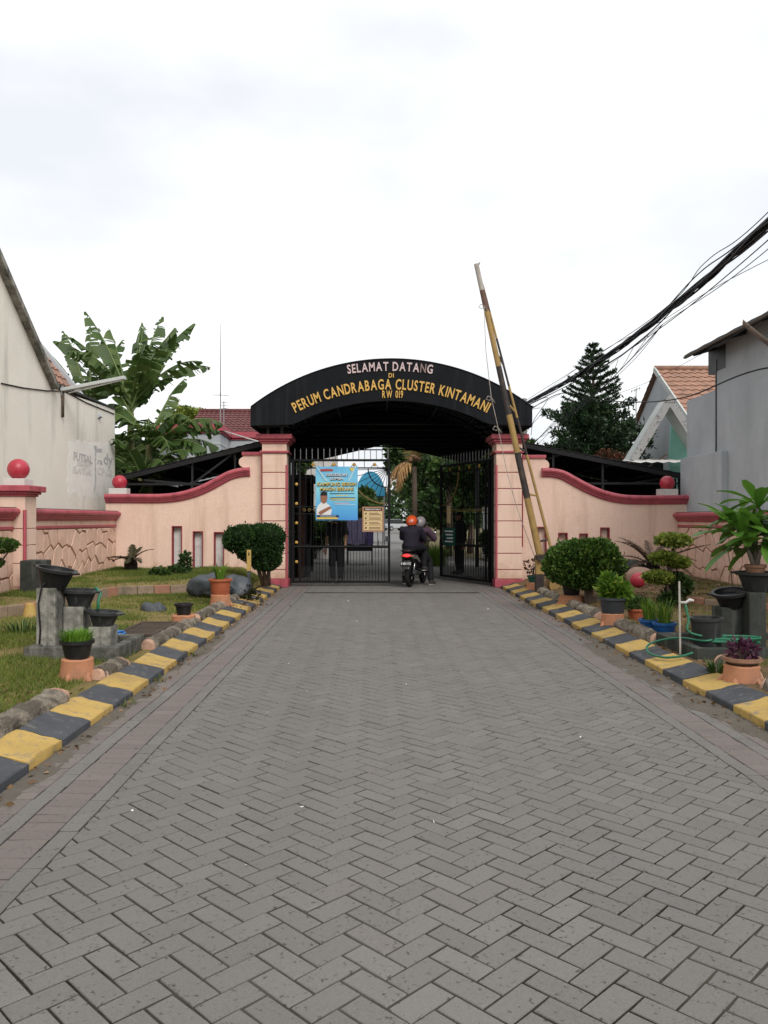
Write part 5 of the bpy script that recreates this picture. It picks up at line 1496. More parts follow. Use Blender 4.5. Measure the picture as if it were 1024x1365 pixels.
# ------------------------------------------------------------------ banana clump
def banana_leaf(parent, base, az, elev, L, wmax, droop, seed, torn=.5):
    r = random.Random(seed); n = 64; pts = []; dirs = []
    d = Vector((math.cos(az)*math.cos(elev), math.sin(az)*math.cos(elev), math.sin(elev))); p = Vector(base)
    for i in range(n+1):
        pts.append(p.copy()); dirs.append(d.copy()); p = p + d*(L/n); d = (d + Vector((0,0,-droop*(i/n)**1.1*2/n))).normalized()
    V, Q, Rr, b = [], [], [], 0
    prof = lambda u: wmax*min(1, (u/.18))**.7*min(1, (1-u)/.22+.12)**.8
    for sg in (-1, 1):
        hang = r.uniform(-.1,.35); tone = r.random(); fwd = .35; gap_ = 0
        for i in range(6, n):
            if r.random() < torn: hang = min(1.2, max(-.2, r.gauss(.35+.5*i/n,.38))); fwd = r.uniform(.2,.7); tone = r.random(); gap_ = r.uniform(.05,.5)
            else: gap_ = 0
            q0, q1 = pts[i].lerp(pts[i+1], gap_), pts[i+1]; t_ = dirs[i]
            side = t_.cross(Vector((0,0,1)));  side = side.normalized() if side.length > 1e-3 else Vector((1,0,0))
            up = side.cross(t_)
            dd = (side*sg*math.cos(hang) - up*math.sin(hang) + t_*fwd).normalized(); dn = Vector((0,0,-1))
            w0, w1 = prof(i/n), prof((i+1)/n)
            m0, m1 = q0+dd*w0*.55, q1+dd*w1*.55
            d2 = (dd + dn*.35*(hang+.3)).normalized()
            sh = r.uniform(.35,.6) if gap_ else 0.0; e0, e1 = (m0+d2*w0*.45).lerp(m1+d2*w1*.45, sh), m1+d2*w1*.45*r.uniform(.9,1.0)
            V += [q0,q1,m0,m1,e0,e1]; Rr += [min(1,max(0,.25+.6*tone+.1*u_)) for u_ in (0,0,1,1,2,2)]
            Q += [(b,b+1,b+3,b+2),(b+2,b+3,b+5,b+4)]; b += 6
    o = np_mesh('leaf', np.array([tuple(v) for v in V]), np.array(Q), M['banana'], parent, np.array(Rr), smooth=True)
    MB().tube(pts, list(np.linspace(.035,.006,n+1)), 6).build('midrib', M['midrib'], o, smooth=True)
M['midrib'] = surf('banana_midrib', (.14,.19,.06), .5, .15, 5, 40, 0)
M['pseudostem'] = surf('banana_stem', (.16,.15,.06), .7, .3, 5, 40, .2, streak=(.09,.05,.03))
bn_n = 0
def banana(label, x, y, h, leaves, seed):
    b = thing('banana_plant', label, 'banana plant', (x, y, -.05), 0, 'banana plants behind the weathered wall')
    random.seed(seed)
    MB().tube([(x,y,-.1),(x+.03,y,h*.5),(x+.05,y+.02,h)], [.16,.13,.08], 12).build('pseudostem', M['pseudostem'], b, smooth=True)
    for k, (az, el, L, wd, dr) in enumerate(leaves):
        banana_leaf(b, (x+.05,y+.02,h-.12+.03*k), R(az), R(el), L, wd, dr, seed*50+k, .30)
YB1 = 21.3
banana('tallest banana plant with ragged upright leaves behind the weathered wall', WX(172,YB1), YB1, 4.35,
       [(88,72,2.9,.34,.6),(140,72,2.7,.34,.7),(45,68,2.9,.34,.7),(200,62,2.5,.34,1.0),(75,58,3.1,.34,.9),(35,50,2.8,.36,1.3),(110,48,2.6,.34,1.3),(-30,62,2.6,.34,1.2),(95,66,3.0,.30,.5),(60,70,2.9,.30,.45),(20,62,2.9,.32,.75),(-12,45,2.4,.33,1.2),(190,52,2.6,.32,1.0),(165,66,2.9,.30,.6),(-60,55,2.2,.34,1.5),(230,50,2.2,.33,1.5),(130,55,2.5,.3,1.0)], 3)
banana('banana plant with broad drooping leaves overhanging the carport', WX(196,20.6), 20.6, 3.45,
       [(-5,40,2.2,.38,1.5),(25,20,1.9,.36,1.1),(-55,20,1.6,.36,1.8),(5,28,1.9,.34,1.0),(-15,10,1.7,.34,1.0),(-35,45,1.8,.36,1.9),(-75,40,1.6,.36,2.0),(215,45,1.7,.34,1.7),(150,50,1.9,.32,1.2),(60,60,2.2,.3,.7),(15,-8,1.8,.32,.6)], 4)
banana('banana plant with curling leaf tips nearest the tiled roof verge', WX(118,21.8), 21.8, 4.5,
       [(185,42,2.5,.34,1.2),(165,58,2.6,.32,.8),(130,60,2.6,.32,.9),(80,52,2.5,.34,1.2),(215,45,2.0,.34,1.6),(175,50,2.2,.30,1.3),(150,68,2.5,.28,.6),(110,72,2.6,.26,.5),(200,30,1.7,.30,1.6),(60,66,2.3,.28,.7),(20,50,2.0,.30,1.2),(-50,40,1.8,.32,1.6)], 5)
banana('low young banana plant beside the wall end', WX(176,19.9), 19.9, 2.1, [(-20,55,1.3,.22,1.2),(200,50,1.3,.22,1.4),(80,60,1.4,.2,.9),(-80,50,1.2,.22,1.5),(140,55,1.2,.2,1.3)], 6)

banana('half-grown banana plant with broad leaves just behind the carport edge', WX(186,20.2), 20.2, 2.6, [(-10,50,1.6,.30,1.5),(-50,40,1.5,.30,1.9),(200,45,1.5,.30,1.8),(250,55,1.5,.28,1.4),(80,60,1.7,.28,1.0),(30,35,1.6,.30,1.4),(160,40,1.5,.28,1.6)], 7)
banana('half-grown banana plant half hidden by the weathered wall', WX(150,20.9), 20.9, 3.0, [(0,45,1.7,.32,1.6),(-60,50,1.7,.32,1.6),(180,50,1.6,.30,1.4),(230,40,1.5,.30,1.8),(120,62,1.9,.28,.9),(50,55,1.8,.30,1.2)], 8)
# ------------------------------------------------------------------ trees
def tree(name, label, x, y, h_trunk, lobes, n, size, mat, cat='tree', group=None, r0=.16, seed=1, inner=.35):
    t_ = thing(name, label, cat, (x, y, -.08), 0, group)
    random.seed(seed)
    top = Vector((x, y, h_trunk))
    MB().tube([(x,y,-.1),(x+.05,y,h_trunk*.5),top], [r0, r0*.8, r0*.6], 9).build('trunk', M['bark'], t_, smooth=True)
    for c, rad in lobes:
        e = Vector(c); mid = top.lerp(e,.5)+Vector((random.uniform(-.2,.2),random.uniform(-.2,.2),.1))
        MB().tube([top-Vector((0,0,.25)), mid, e], [r0*.5, r0*.35, r0*.12], 6).build('limb', M['bark'], t_, smooth=True)
    crown_mesh('crown', t_, lobes, n, size, mat, inner, -.1, -1, .4, seed)
    return t_
def lobes_around(x, y, z, R_, k, sz, seed):
    r = random.Random(seed); out = [((x,y,z),(sz*1.1,sz*1.1,sz*.85))]
    for i in range(k):
        a = r.uniform(0,6.28); q = R_*math.sqrt(r.random()); s = sz*r.uniform(.5,.9)
        out.append(((x+q*math.cos(a), y+q*math.sin(a), z+r.uniform(-.75,.8)*sz), (s,s,s*.75)))
    return out
tree('mango_tree', 'leafy yellow-green tree rising behind the banana leaves', WX(262,33.5)-1.9, 37.4, 4.6, [((WX(262,37.4),37.4,WZ(560,37.4)),(.9,.7,.5)),((WX(278,37.4),37.4,WZ(562,37.4)),(.6,.6,.4)),((WX(244,37.4),37.2,WZ(560,37.4)),(.9,.7,.6))], 3600, .16, M['leaf_yg'], seed=12)
tree('leafy_shrub_tree', 'dark leafy shrub tree crowded behind the banana stems', WX(170,22.8), 22.8, 2.2, lobes_around(WX(170,22.8),22.8,3.0,1.4,7,.8,21), 5200, .14, M['leaf_tree'], seed=13)

# conifer with whorled branches
def conifer(label, x, y, ztop):
    c = thing('conifer', label, 'tree', (x, y, -.05)); r = np.random.default_rng(5)
    MB().tube([(x,y,-.1),(x,y,2.5),(x,y,ztop-.4),(x,y,ztop)], [.16,.12,.03,.012], 9).build('trunk', M['bark'], c, smooth=True)
    Vs, Qs, Rs, b = [], [], [], 0; br = MB()
    z = ztop-.05; k = 0
    while z > 2.6:
        f = ztop - z
        Lb = .14+.50*f if f < 2.0 else min(1.95, 1.10+.62*(f-2.0))
        if f > 3.2: Lb *= max(.55, 1-.22*(f-3.2))
        nb = 7 if f < 2.0 else 8
        off_ = r.random()*6.28
        for i in range(nb):
            az = off_ + 2*math.pi*i/nb + r.normal()*.12; L = Lb*((.8+.35*r.random()) if f < 2 else (.55+.65*r.random()))
            el = .30 if f < 2 else .16; n = 10; pts = []; p = Vector((x,y,z)); d = Vector((math.cos(az)*math.cos(el*.4), math.sin(az)*math.cos(el*.4), math.sin(el*.4)))
            for q in range(n+1):
                pts.append(p.copy()); p = p+d*(L/n); d = (d+Vector((0,0,el*1.6/n))).normalized()
            br.tube(pts, list(np.linspace(.018,.004,n+1)), 4, False)
            dens = 270 if f < 2 else 200
            m_ = int(dens*L)+20; u = r.random(m_)*.92+.08; idx = np.minimum((u*n).astype(int), n-1)
            A = np.array([tuple(q) for q in pts]); base = A[idx] + (A[idx+1]-A[idx])*((u*n-idx)[:,None])
            t_ = unit(A[idx+1]-A[idx])
            if f >= 2:     # side sprays make the lower boughs bushy
                sd = np.stack([-t_[:,1], t_[:,0], np.zeros(len(t_))],1); w_ = (r.random(m_)-.5)*.75*np.minimum(1,(1.1-u))[:]*min(1.0, L)
                base = base + sd*w_[:,None] + np.array([0,0,1.])*(np.abs(w_)*.25+r.normal(size=m_)*.07)[:,None]
            D = unit(t_*.55 + r.normal(size=(m_,3))*.6 + np.array([0,0,.45]))
            V, Q, q_ = leaf_quads(base, D, (.10 if f < 2 else .16)*(.6+.7*r.random(m_)), .017 if f < 2 else .027, .05, r=r)
            Vs.append(V); Qs.append(Q+b); tone = r.random()*.4; Rs.append(np.clip(q_*.6+tone,0,1)); b += len(V)
        z -= .21 if f < 2 else .27; k += 1
    tag(br.build('branches', M['bark'], c, fix=False), kind='stuff')
    np_mesh('crown', np.concatenate(Vs), np.concatenate(Qs), M['needle'], c, np.concatenate(Rs))
conifer('dark conifer with tiered upturned branches behind the carport', WX(791,25.6), 25.6, WZ(460,25.6))
o_ = thing('flowering_shrub', 'orange-red flowering shrub over the carport roof below the conifer', 'shrub', (WX(812,23.6), 23.6, 0))
lb = [((WX(808,23.6),23.6,WZ(608,23.6)),(.38,.3,.22)),((WX(826,23.6),23.7,WZ(612,23.6)),(.35,.3,.2))]
M['leaf_orange'] = leafmat('leaf_orange', (.03,.03,.015), (.16,.05,.025), (.42,.10,.05))
crown_mesh('crown', o_, lb, 700, .06, M['leaf_orange'], .3, seed=8)
MB().tube([(WX(812,23.6),23.6,-.05),(WX(814,23.6),23.65,WZ(612,23.6))], [.05,.03], 7).build('trunk', M['bark'], o_, smooth=True)

# trees and plants along the street beyond the gate
tree('street_tree', 'dense dark green tree overhanging the street beyond the open gate', 3.1, 33, 3.0, lobes_around(2.75,33,4.0,1.5,12,1.05,31), 15000, .20, M['leaf_deep'], seed=31, group='street trees')
tree('street_tree', 'yellow-green tree beside the open gate leaf', 4.6, 28, 2.4, lobes_around(3.75,28,3.2,1.5,10,1.0,32), 11000, .18, M['leaf_tree'], seed=32, group='street trees')
tree('street_tree', 'far dark tree closing the street behind the parked car', 7.6, 88, 4.0, lobes_around(7.2,88,6.0,3.0,12,2.8,33), 9000, .5, M['leaf_deep'], seed=33, group='street trees')
tree('street_tree', 'tall deep green tree behind the dry palm', 3.2, 48, 4.0, lobes_around(3.0,48,5.0,1.6,12,1.5,34), 13000, .28, M['leaf_deep'], seed=34, group='street trees')
tree('street_tree', 'leafy tree behind the blue banner', -4.0, 29, 2.4, lobes_around(-3.5,29,3.0,.9,9,.9,35), 9000, .18, M['leaf_tree'], seed=35, group='street trees')
tree('street_tree', 'green tree below the blue dome behind the notice board', -1.9, 46, 1.8, lobes_around(-1.0,46,2.2,1.2,9,.9,36), 8000, .24, M['leaf_tree'], seed=36, group='street trees')
tree('street_tree', 'low bushy tree at the roadside past the street bend', -3.6, 66, 1.8, lobes_around(-3.8,66,2.6,1.6,9,1.2,37), 6000, .34, M['leaf_deep'], seed=37, group='street trees')
tree('street_tree', 'bushy tree screening the houses on the right of the street', 4.6, 38, 2.4, lobes_around(4.2,38,2.6,1.7,10,1.3,38), 9000, .22, M['leaf_deep'], seed=38, group='street trees')
# far wood that closes the view
Vs = []
Pf, Df = [], []
r_ = np.random.default_rng(77)
for k in range(60):
    xx, yy = -70+140*(k+r_.random())/60, 150+r_.random()*25
    P, d_ = ellipsoid_pts((xx,yy,2.5+r_.random()*2.0), (4.5,4,4.5), 260, .4, -1, r_); Pf.append(P); Df.append(d_)
P, D = np.concatenate(Pf), np.concatenate(Df)
V, Q, q_ = leaf_quads(P, D, 1.2, .5, r=r_)
tag(np_mesh('far_wood', V, Q, M['leaf_deep'], None, q_), kind='stuff')
# palm with a hanging dry frond
pm = thing('palm_tree', 'palm with hanging dry brown fronds beyond the gate', 'palm', (WX(553,31),31,0))
px_ = WX(553,31)
MB().tube([(px_-.08,31,-.1),(px_,31,1.8),(px_-.02,31,WZ(622,31))], [.13,.11,.10], 10).build('trunk', M['bark'], pm, smooth=True)
crownz = WZ(618,31)
for k, (az, el, L, dr, mt) in enumerate(((180,25,1.9,3.6,'palm_dry'),(205,20,1.6,3.8,'palm_dry'),(165,15,1.3,3.4,'palm_dry'),(20,55,1.8,2.0,'leaf_tree'),(70,70,1.7,1.4,'leaf_tree'),(120,65,1.8,1.6,'leaf_tree'),(300,60,1.7,1.8,'leaf_tree'),(250,70,1.6,1.2,'palm_dry'),(340,45,1.9,2.2,'leaf_tree'))):
    frond(pm, 'frond', (px_,31,crownz), R(az), R(el), L, dr, 34, .55, M[mt], M['bark'], .016, -.1, 900+k)
m = MB()
for k in range(16):
    a = k*2.4; m.sphere((px_+.16*math.cos(a), 31+.16*math.sin(a)-.1, crownz+.12+.05*(k%4)), .07, 7, 5)
m.build('fruit_cluster', M['clay'], pm, smooth=True)
def tuft(name, label, p, n, h, w_, spread, mat, cat='plant', group=None, lean=.6, seed=1, parent=None):
    r = np.random.default_rng(seed); a = r.random(n)*6.28; q = spread*np.sqrt(r.random(n))
    P = np.stack([p[0]+q*np.cos(a), p[1]+q*np.sin(a), np.full(n,p[2])],1)
    O = np.stack([np.cos(a),np.sin(a),np.zeros(n)],1)*(r.random(n)*lean+.05)[:,None] + r.normal(size=(n,3))*.08
    hh = h*(.55+.5*r.random(n)); S = np.stack([-np.sin(a),np.cos(a),np.zeros(n)],1)*w_
    up = np.array([0,0,1.]); M1 = P + (O*.35+up*.6)*hh[:,None]; T = P + (O*1.0+up*(1-.3*lean*r.random(n)[:,None]))*hh[:,None]
    V = np.stack([P-S*.7,P+S*.7,M1+S,T,M1-S],1).reshape(-1,3); b = np.arange(n)*5
    Q = np.concatenate([np.stack([b,b+1,b+2],1),np.stack([b,b+2,b+4],1),np.stack([b+4,b+2,b+3],1)])
    o = np_mesh(name, V, Q, mat, parent, np.repeat(r.random(n),5))
    if parent is None: tag(o, label, cat, group)
    return o
tuft('grass_clump', 'tall yellow-green grass clump at the street edge beyond the gate', (WX(583,26),26,0), 260, .85, .012, .32, M['leaf_lime'], seed=3)
tuft('grass_clump', 'low grass clump beside the street kerb past the scooter', (WX(578,30),30,0), 200, .6, .012, .35, M['leaf_tree'], seed=4)
for k, (x, y, s, lab) in enumerate(((-2.75,22.4,.55,'leafy shrub behind the hinge side of the closed gate'),(-2.9,25.8,.8,'dense shrub behind the guard at the closed gate'),(-2.0,32.5,.7,'roadside shrub seen through the lower gate bars'),(3.9,24.6,.6,'shrub behind the open gate leaf'),(-2.25,27.6,.75,'dark shrub behind the upper bars of the closed gate'),(-2.3,30.6,.9,'tall shrub left of the lilac cart'),(-1.75,36.5,.8,'street-side shrub behind the lilac cart'))):
    s_ = thing('street_shrub', lab, 'shrub', (x,y,0)); lb = lobes_around(x,y,s*1.3,s*.7,6,s*.8,50+k)
    crown_mesh('crown', s_, lb, 3200, .13, M['leaf_tree'], .3, seed=60+k)
    for q in range(4): MB().tube([(x+.05*q-.1,y,-.05),(x+.14*q-.2,y+.05,s*.8),(x+.25*q-.4,y,s*1.5)], [.03,.022,.008], 6).build('stem', M['bark'], s_, smooth=True)

# ------------------------------------------------------------------ logs along the kerbs
def log(label, x0, y0, x1, y1, r, zf, seed, ends=True):
    a, b = Vector((x0,y0,zf(x0,y0)+r*.15)), Vector((x1,y1,zf(x1,y1)+r*.15)); L = (b-a).length; n = max(8, int(L/.035))
    lg = thing('faux_log', label, 'log', a.lerp(b,.5), 0, 'concrete log edging behind the kerbs')
    random.seed(seed); rs = [r*(1+.10*math.sin(i*1.3+seed)+random.uniform(-.07,.07)) for i in range(n+1)]
    e = max(2, int(random.uniform(.07,.16)/(L/n)))
    P = [a.lerp(b,i/n) for i in range(n+1)]
    m = MB(); m.tube(P[e-1:n-e+2], rs[e-1:n-e+2], 14); m.jitter(.030, 7, seed); m.jitter(.012, 24, seed+9); m.build('log_body', M['log'], lg, smooth=False)
    for s, seg in ((0, slice(0,e+1)), (1, slice(n-e,n+1))):
        q = P[seg]; rr_ = [x*1.0 for x in rs[seg]]
        if s == 0: rr_[0] *= .93
        else: rr_[-1] *= .93
        if len(q) >= 2:
            m = MB(); m.tube(q, rr_, 14); m.jitter(.030, 9, seed+5); m.build('log_end', M['logend'], lg, smooth=True, autos=40)
    random.seed(seed+100)
XLL, XRR = KL-.42, KR+.42
for i, (y0, y1, dx, lab) in enumerate(((4.55,6.15,0,'long concrete log with peach end before the grass-pot stump'),(6.95,7.62,.02,'short pale concrete log between the grass-pot stump and fountain basin'),
        (8.6,10.75,.0,'long grey concrete log along the kerb past the fountain basin'),(10.85,12.7,.0,'pebbled concrete log beside the small black pot'),(12.85,14.1,.02,'short whitish concrete log beside the terracotta pot'))):
    log(lab, XLL+dx, y0, XLL+dx+.03, y1, .088 if i else .098, zl, 10+i)
for i, (y0, y1, dx, lab) in enumerate(((4.6,6.55,.05,'grey concrete log with peach end beside the purple plant'),(6.95,7.6,.10,'short weathered log piece before the right basin corner'),
        (9.0,10.7,.02,'grey concrete log beside the blue pots'),(11.2,13.0,.0,'grey concrete log between the croton pot and the shrub'),(13.4,15.2,-.02,'whitish concrete log near the barrier post'))):
    log(lab, XRR+dx, y0, XRR+dx, y1, .088, zr, 30+i)

# ------------------------------------------------------------------ stumps and pots
def stump(label, x, y, r, h, z, seed):
    s = thing('tree_stump', label, 'stump', (x,y,z), 0, 'peach painted concrete stumps')
    m = MB(); m.lathe([(r*1.10,-.05),(r*1.04,h*.3),(r*.98,h*.8),(r,h-.012),(r*.93,h),(r*.4,h-.002)], (x,y,z), 20); m.jitter(.010, 9, seed)
    m.build('stump_body', M['stump'], s, smooth=True, autos=40)
    m = MB()
    for k in range(5):
        a = k*1.25+seed; m.tube([(x+math.cos(a)*r*.95,y+math.sin(a)*r*.95,z+h*.35),(x+math.cos(a)*r*1.18,y+math.sin(a)*r*1.18,z-.04)], [r*.12,r*.28], 7)
    m.build('root_flare', M['stump'], s, smooth=True)
    return z+h
def pot(label, x, y, z, r, h, mat, rim=.02, base=.72, n=28, rot=None, group=None, soil=True, lug=False, cat='pot', name='plant_pot', thick=.014):
    p = thing(name, label, cat, (x,y,z), 0, group)
    c = (x,y,z)
    prof = [(r*base*.96,0),(r*base,.012),(r*(base+(1-base)*.8),h*.80),(r,h-.035),(r+rim,h-.03),(r+rim,h),(r-thick,h),(r-thick*1.3,h-.03),(r*(base+(1-base)*.75)-thick,h*.72)]
    m = MB(); m.lathe(prof, c, n, rot); m.build('pot_body', M[mat], p, smooth=True, autos=35)
    if soil:
        m = MB(); m.lathe([(r-thick*1.5,h-.055),(r*.5,h-.04),(.01,h-.035)], c, n, rot); m.build('soil', M['soil'], p, smooth=True)
    if lug:
        Mx = Euler(rot).to_matrix() if rot else Matrix.Identity(3)
        for a in (R(-15), R(165)):
            q = Vector(c) + Mx @ Vector(((r+rim+.018)*math.cos(a),(r+rim+.018)*math.sin(a),h-.012)); m = MB()
            m.obox(q, (.05,.09,.02), (rot[0] if rot else 0, rot[1] if rot else 0, a)); m.build('handle_lug', M[mat], p, bevel=.005)
    return p
# left: grass pot on stump
b = G(103, 902, .13); zt = stump('peach stump under the black pot of bright grass', b.x, b.y, .135, .19, zl(b.x,b.y)-.01, 2)
pot('black round pot planted with bright grass', b.x, b.y, zt-.012, .135, .17, 'pot_black', .012, .74, group='pots on stumps')
tuft('grass_tuft', 'short bright green grass growing in the black pot', (b.x,b.y,zt+.125), 520, .14, .004, .125, M['grass_bright'], seed=7, lean=.7)
b = G(245, 829, .15); zt = stump('peach stump under the empty small black pot', b.x, b.y, .155, .15, zl(b.x,b.y)-.01, 3)
pot('small empty black square-shouldered pot', b.x, b.y, zt-.012, .11, .16, 'pot_black', .012, .80, 20, group='pots on stumps')
b = G(294, 805, .15); zt = stump('peach stump under the terracotta pot', b.x, b.y, .16, .20, zl(b.x,b.y)-.01, 4)
pot('square-rimmed terracotta pot with lily leaves', b.x, b.y, zt-.012, .165, .26, 'terracotta', .025, .86, 24, group='pots on stumps')
tuft('lily_plant', 'upright light green lily leaves in the terracotta pot', (b.x,b.y,zt+.21), 42, .32, .018, .08, M['leaf_lime'], seed=8, lean=.5)
# right side pots
b = G(817, 829, .15); zt = stump('peach stump with red paint under the dark grey croton pot', b.x, b.y, .15, .17, zr(b.x,b.y)-.01, 6)
pot('dark grey pot with ribbed sides holding a croton', b.x, b.y, zt-.012, .165, .22, 'pot_grey', .018, .86, group='pots on stumps')
cr = thing('croton', 'bright lime green croton in the dark grey pot', 'plant', (b.x,b.y,zt+.19))
crown_mesh('foliage', cr, [((b.x,b.y,zt+.30),(.16,.15,.13)),((b.x+.08,b.y,zt+.27),(.14,.12,.10)),((b.x-.06,b.y,zt+.42),(.07,.07,.09))], 750, .10, M['leaf_lime'], .3, .5, seed=9, wd=.3)
for k in range(5): MB().tube([(b.x+.02*k-.04,b.y,zt+.12),(b.x+.05*k-.1,b.y,zt+.38)], [.009,.005], 5).build('stem', M['bark'], cr)
b = G(762, 802, .15); zt = stump('stained peach stump beneath the round shrub', b.x, b.y, .20, .16, zr(b.x,b.y)-.01, 7)
pot('plain black pot on a stump beneath the round shrub', b.x, b.y, zt-.012, .165, .24, 'pot_black', .012, .74, group='pots on stumps')
b = G(711, 783, .15); zt = stump('low peach stump under the green pot by the pillar', b.x, b.y, .13, .16, zr(max(b.x,KR+.3),b.y)-.01, 8)
pot('green pot with dry twigs beside the gate pillar', b.x, b.y, zt-.012, .115, .15, 'pot_green', .012, .75, group='pots on stumps')
tw = thing('twiggy_plant', 'sparse dry twiggy plant in the green pot', 'plant', (b.x,b.y,zt+.1)); random.seed(4)
for k in range(9):
    a = random.uniform(0,6.28); q = random.uniform(.05,.2); MB().tube([(b.x,b.y,zt+.08),(b.x+q*.4*math.cos(a),b.y+q*.4*math.sin(a),zt+.25),(b.x+q*math.cos(a),b.y+q*math.sin(a),zt+random.uniform(.32,.5))], [.008,.006,.003], 5).build('twig', M['bark'], tw)
crown_mesh('foliage', tw, [((b.x,b.y,zt+.34),(.2,.18,.15))], 90, .06, M['cycad_dry'], .3, seed=10)
# purple plant in a clay bowl on a stump
b = G(989, 905, .13); zt = stump('orange-peach stump under the clay bowl of purple leaves', b.x, b.y, .150, .15, zr(b.x,b.y)-.01, 9)
pot('wide brown clay bowl with a purple plant', b.x, b.y, zt-.012, .15, .075, 'clay', .01, .70, group='pots on stumps')
pp = thing('purple_plant', 'dark purple leafy plant in the clay bowl', 'plant', (b.x,b.y,zt+.05))
crown_mesh('foliage', pp, [((b.x,b.y,zt+.12),(.115,.11,.085))], 210, .055, M['purple_leaf'], .25, .4, seed=11, wd=.25)
for k in range(6): MB().tube([(b.x,b.y,zt+.02),(b.x+.03*k-.07,b.y,zt+.16)], [.006,.004], 5).build('stem', M['bark'], pp)
# blue pots
for k, (px_, py_, r_p, lab) in enumerate(((886,843,.105,'blue pot with spiky yellow-green grass nearest the hose'),(866,838,.095,'blue pot half hidden behind the other blue pot'))):
    b = G(px_, py_, .16); z_ = zr(b.x,b.y)-.008; pot(lab, b.x, b.y, z_, r_p*1.25, .17, 'pot_blue', .012, .78, group='blue pots')
    tuft('spiky_grass', ('spiky yellow-green grass spreading from the blue pot beside the hose','spiky grass in the half hidden blue pot')[k], (b.x,b.y,z_+.13), 75, .34, .008, .07, M['leaf_lime'], seed=20+k, lean=.55)
b = G(848, 822, .16); z_ = zr(b.x,b.y)-.008; pot('old terracotta pot with weedy plant behind the blue pots', b.x, b.y, z_, .12, .16, 'terracotta', .014, .74)
wd_ = thing('weedy_plant', 'straggly green plant in the old terracotta pot', 'plant', (b.x,b.y,z_+.1)); crown_mesh('foliage', wd_, [((b.x,b.y,z_+.22),(.17,.15,.10))], 420, .06, M['leaf_tree'], .2, .3, seed=22, wd=.25)
for k in range(4): MB().tube([(b.x,b.y,z_+.09),(b.x+.06*k-.1,b.y,z_+.24)], [.006,.004], 5).build('stem', M['bark'], wd_)

# ------------------------------------------------------------------ cascading tub fountains
def tub(parent_label, c, r, h, rot, mat, group):
    return pot(parent_label, c[0], c[1], c[2], r, h, mat, .022, .66, 30, rot, group, False, True, 'tub', 'plastic_tub', .010)
M['tub_water'] = surf('dark_tub_inside', (.01,.012,.012), .2, .2, 6, 40, 0, spec=.5)
def basin(label, x0, x1, y0, y1, z0, z1, mat, th=.10):
    b_ = thing('fountain_basin', label, 'basin', ((x0+x1)/2,(y0+y1)/2,z0), 0, 'concrete fountain basins')
    MB().box(x0,y0,z0,x1,y0+th,z1).build('rim_wall', M[mat], b_, bevel=.012); MB().box(x0,y1-th,z0,x1,y1,z1).build('rim_wall', M[mat], b_, bevel=.012)
    MB().box(x0,y0+th,z0,x0+th,y1-th,z1-.003).build('rim_wall', M[mat], b_, bevel=.012); MB().box(x1-th,y0+th,z0,x1,y1-th,z1-.003).build('rim_wall', M[mat], b_, bevel=.012)
    MB().box(x0+th,y0+th,z0,x1-th,y1-th,z0+.06).build('basin_floor', M['mossy'], b_)
def pedestal(label, x0, x1, y0, y1, z0, z1, mat):
    m = MB(); n = 6
    for k in range(n): pass
    m.box(x0,y0,z0,x1,y1,z1)
    o = m.build('concrete_pedestal', M[mat], bevel=.012)
    tag(o, label, 'pedestal', 'fountain pedestals'); return o
M['basin_grey'] = surf('basin_grey', (.13,.125,.11), .9, .35, 9, 50, .7, .01, stains=(.04,.045,.035), sp=(.42,.58), streak=(.22,.21,.19))
basin('low concrete fountain basin below three cascading black tubs on the lawn', -3.42, -2.50, 7.80, 8.72, .05, .255, 'basin_grey')
Yp = 8.12
def pbox(px0, px1, pyt, y0, dpt): return (WX(px0,y0), WX(px1,y0), y0, y0+dpt, .10, WZ(pyt,y0))
q = pbox(48,74,784,8.02,.27); pedestal('tallest streaked concrete pedestal of the lawn fountain', q[0],q[1],q[2],q[3],q[4],q[5],'concrete')
q2 = pbox(84,111,809,8.18,.25); pedestal('middle concrete pedestal of the lawn fountain', q2[0],q2[1],q2[2],q2[3],q2[4],q2[5],'concrete')
q3 = pbox(117,147,836,8.06,.25); pedestal('lowest stained concrete pedestal of the lawn fountain', q3[0],q3[1],q3[2],q3[3],q3[4],q3[5],'concrete')
tub('topmost black tub tilted to pour on the lawn fountain', ((q[0]+q[1])/2+.02, 8.15, q[5]-.01), .185, .205, (0,R(11),0), 'pot_black', 'cascading fountain tubs')
tub('middle grey-streaked black tub of the lawn fountain', ((q2[0]+q2[1])/2+.02, 8.30, q2[5]-.006), .165, .175, (0,R(3),0), 'pot_old', 'cascading fountain tubs')
tub('lowest black tub of the lawn fountain above the basin', ((q3[0]+q3[1])/2+.0, 8.18, q3[5]-.006), .155, .155, (0,R(4),0), 'pot_old', 'cascading fountain tubs')
for (c, r, z) in ((((q[0]+q[1])/2+.05, 8.15), .155, q[5]+.14),(((q2[0]+q2[1])/2+.02, 8.30), .135, q2[5]+.12),(((q3[0]+q3[1])/2, 8.18), .125, q3[5]+.11)):
    pass
MB_ = MB().tube([(q[0]+.03,8.01,.12),(q[0]+.05,8.008,.4),(q[0]+.03,8.008,.66),(q[0]+.07,8.0,.84),(q[0]+.10,8.03,.88)], .009, 6)
tag(MB_.build('black_cable', M['wire'], smooth=True), 'thin black cable running up the tallest pedestal', 'cable')
MB_ = MB().tube([(q2[1]+.09,8.28,.80),(q2[1]+.15,8.26,.74),(q2[1]+.13,8.25,.66),(q2[1]+.14,8.22,.58)], .016, 7)
M['hose_green'] = surf('hose_green', (.02,.16,.085), .45, .15, 6, 40, .05, spec=.5)
tag(MB_.build('spout_hose', M['hose_green'], smooth=True), 'short green spout hose hanging from the middle lawn tub', 'hose')
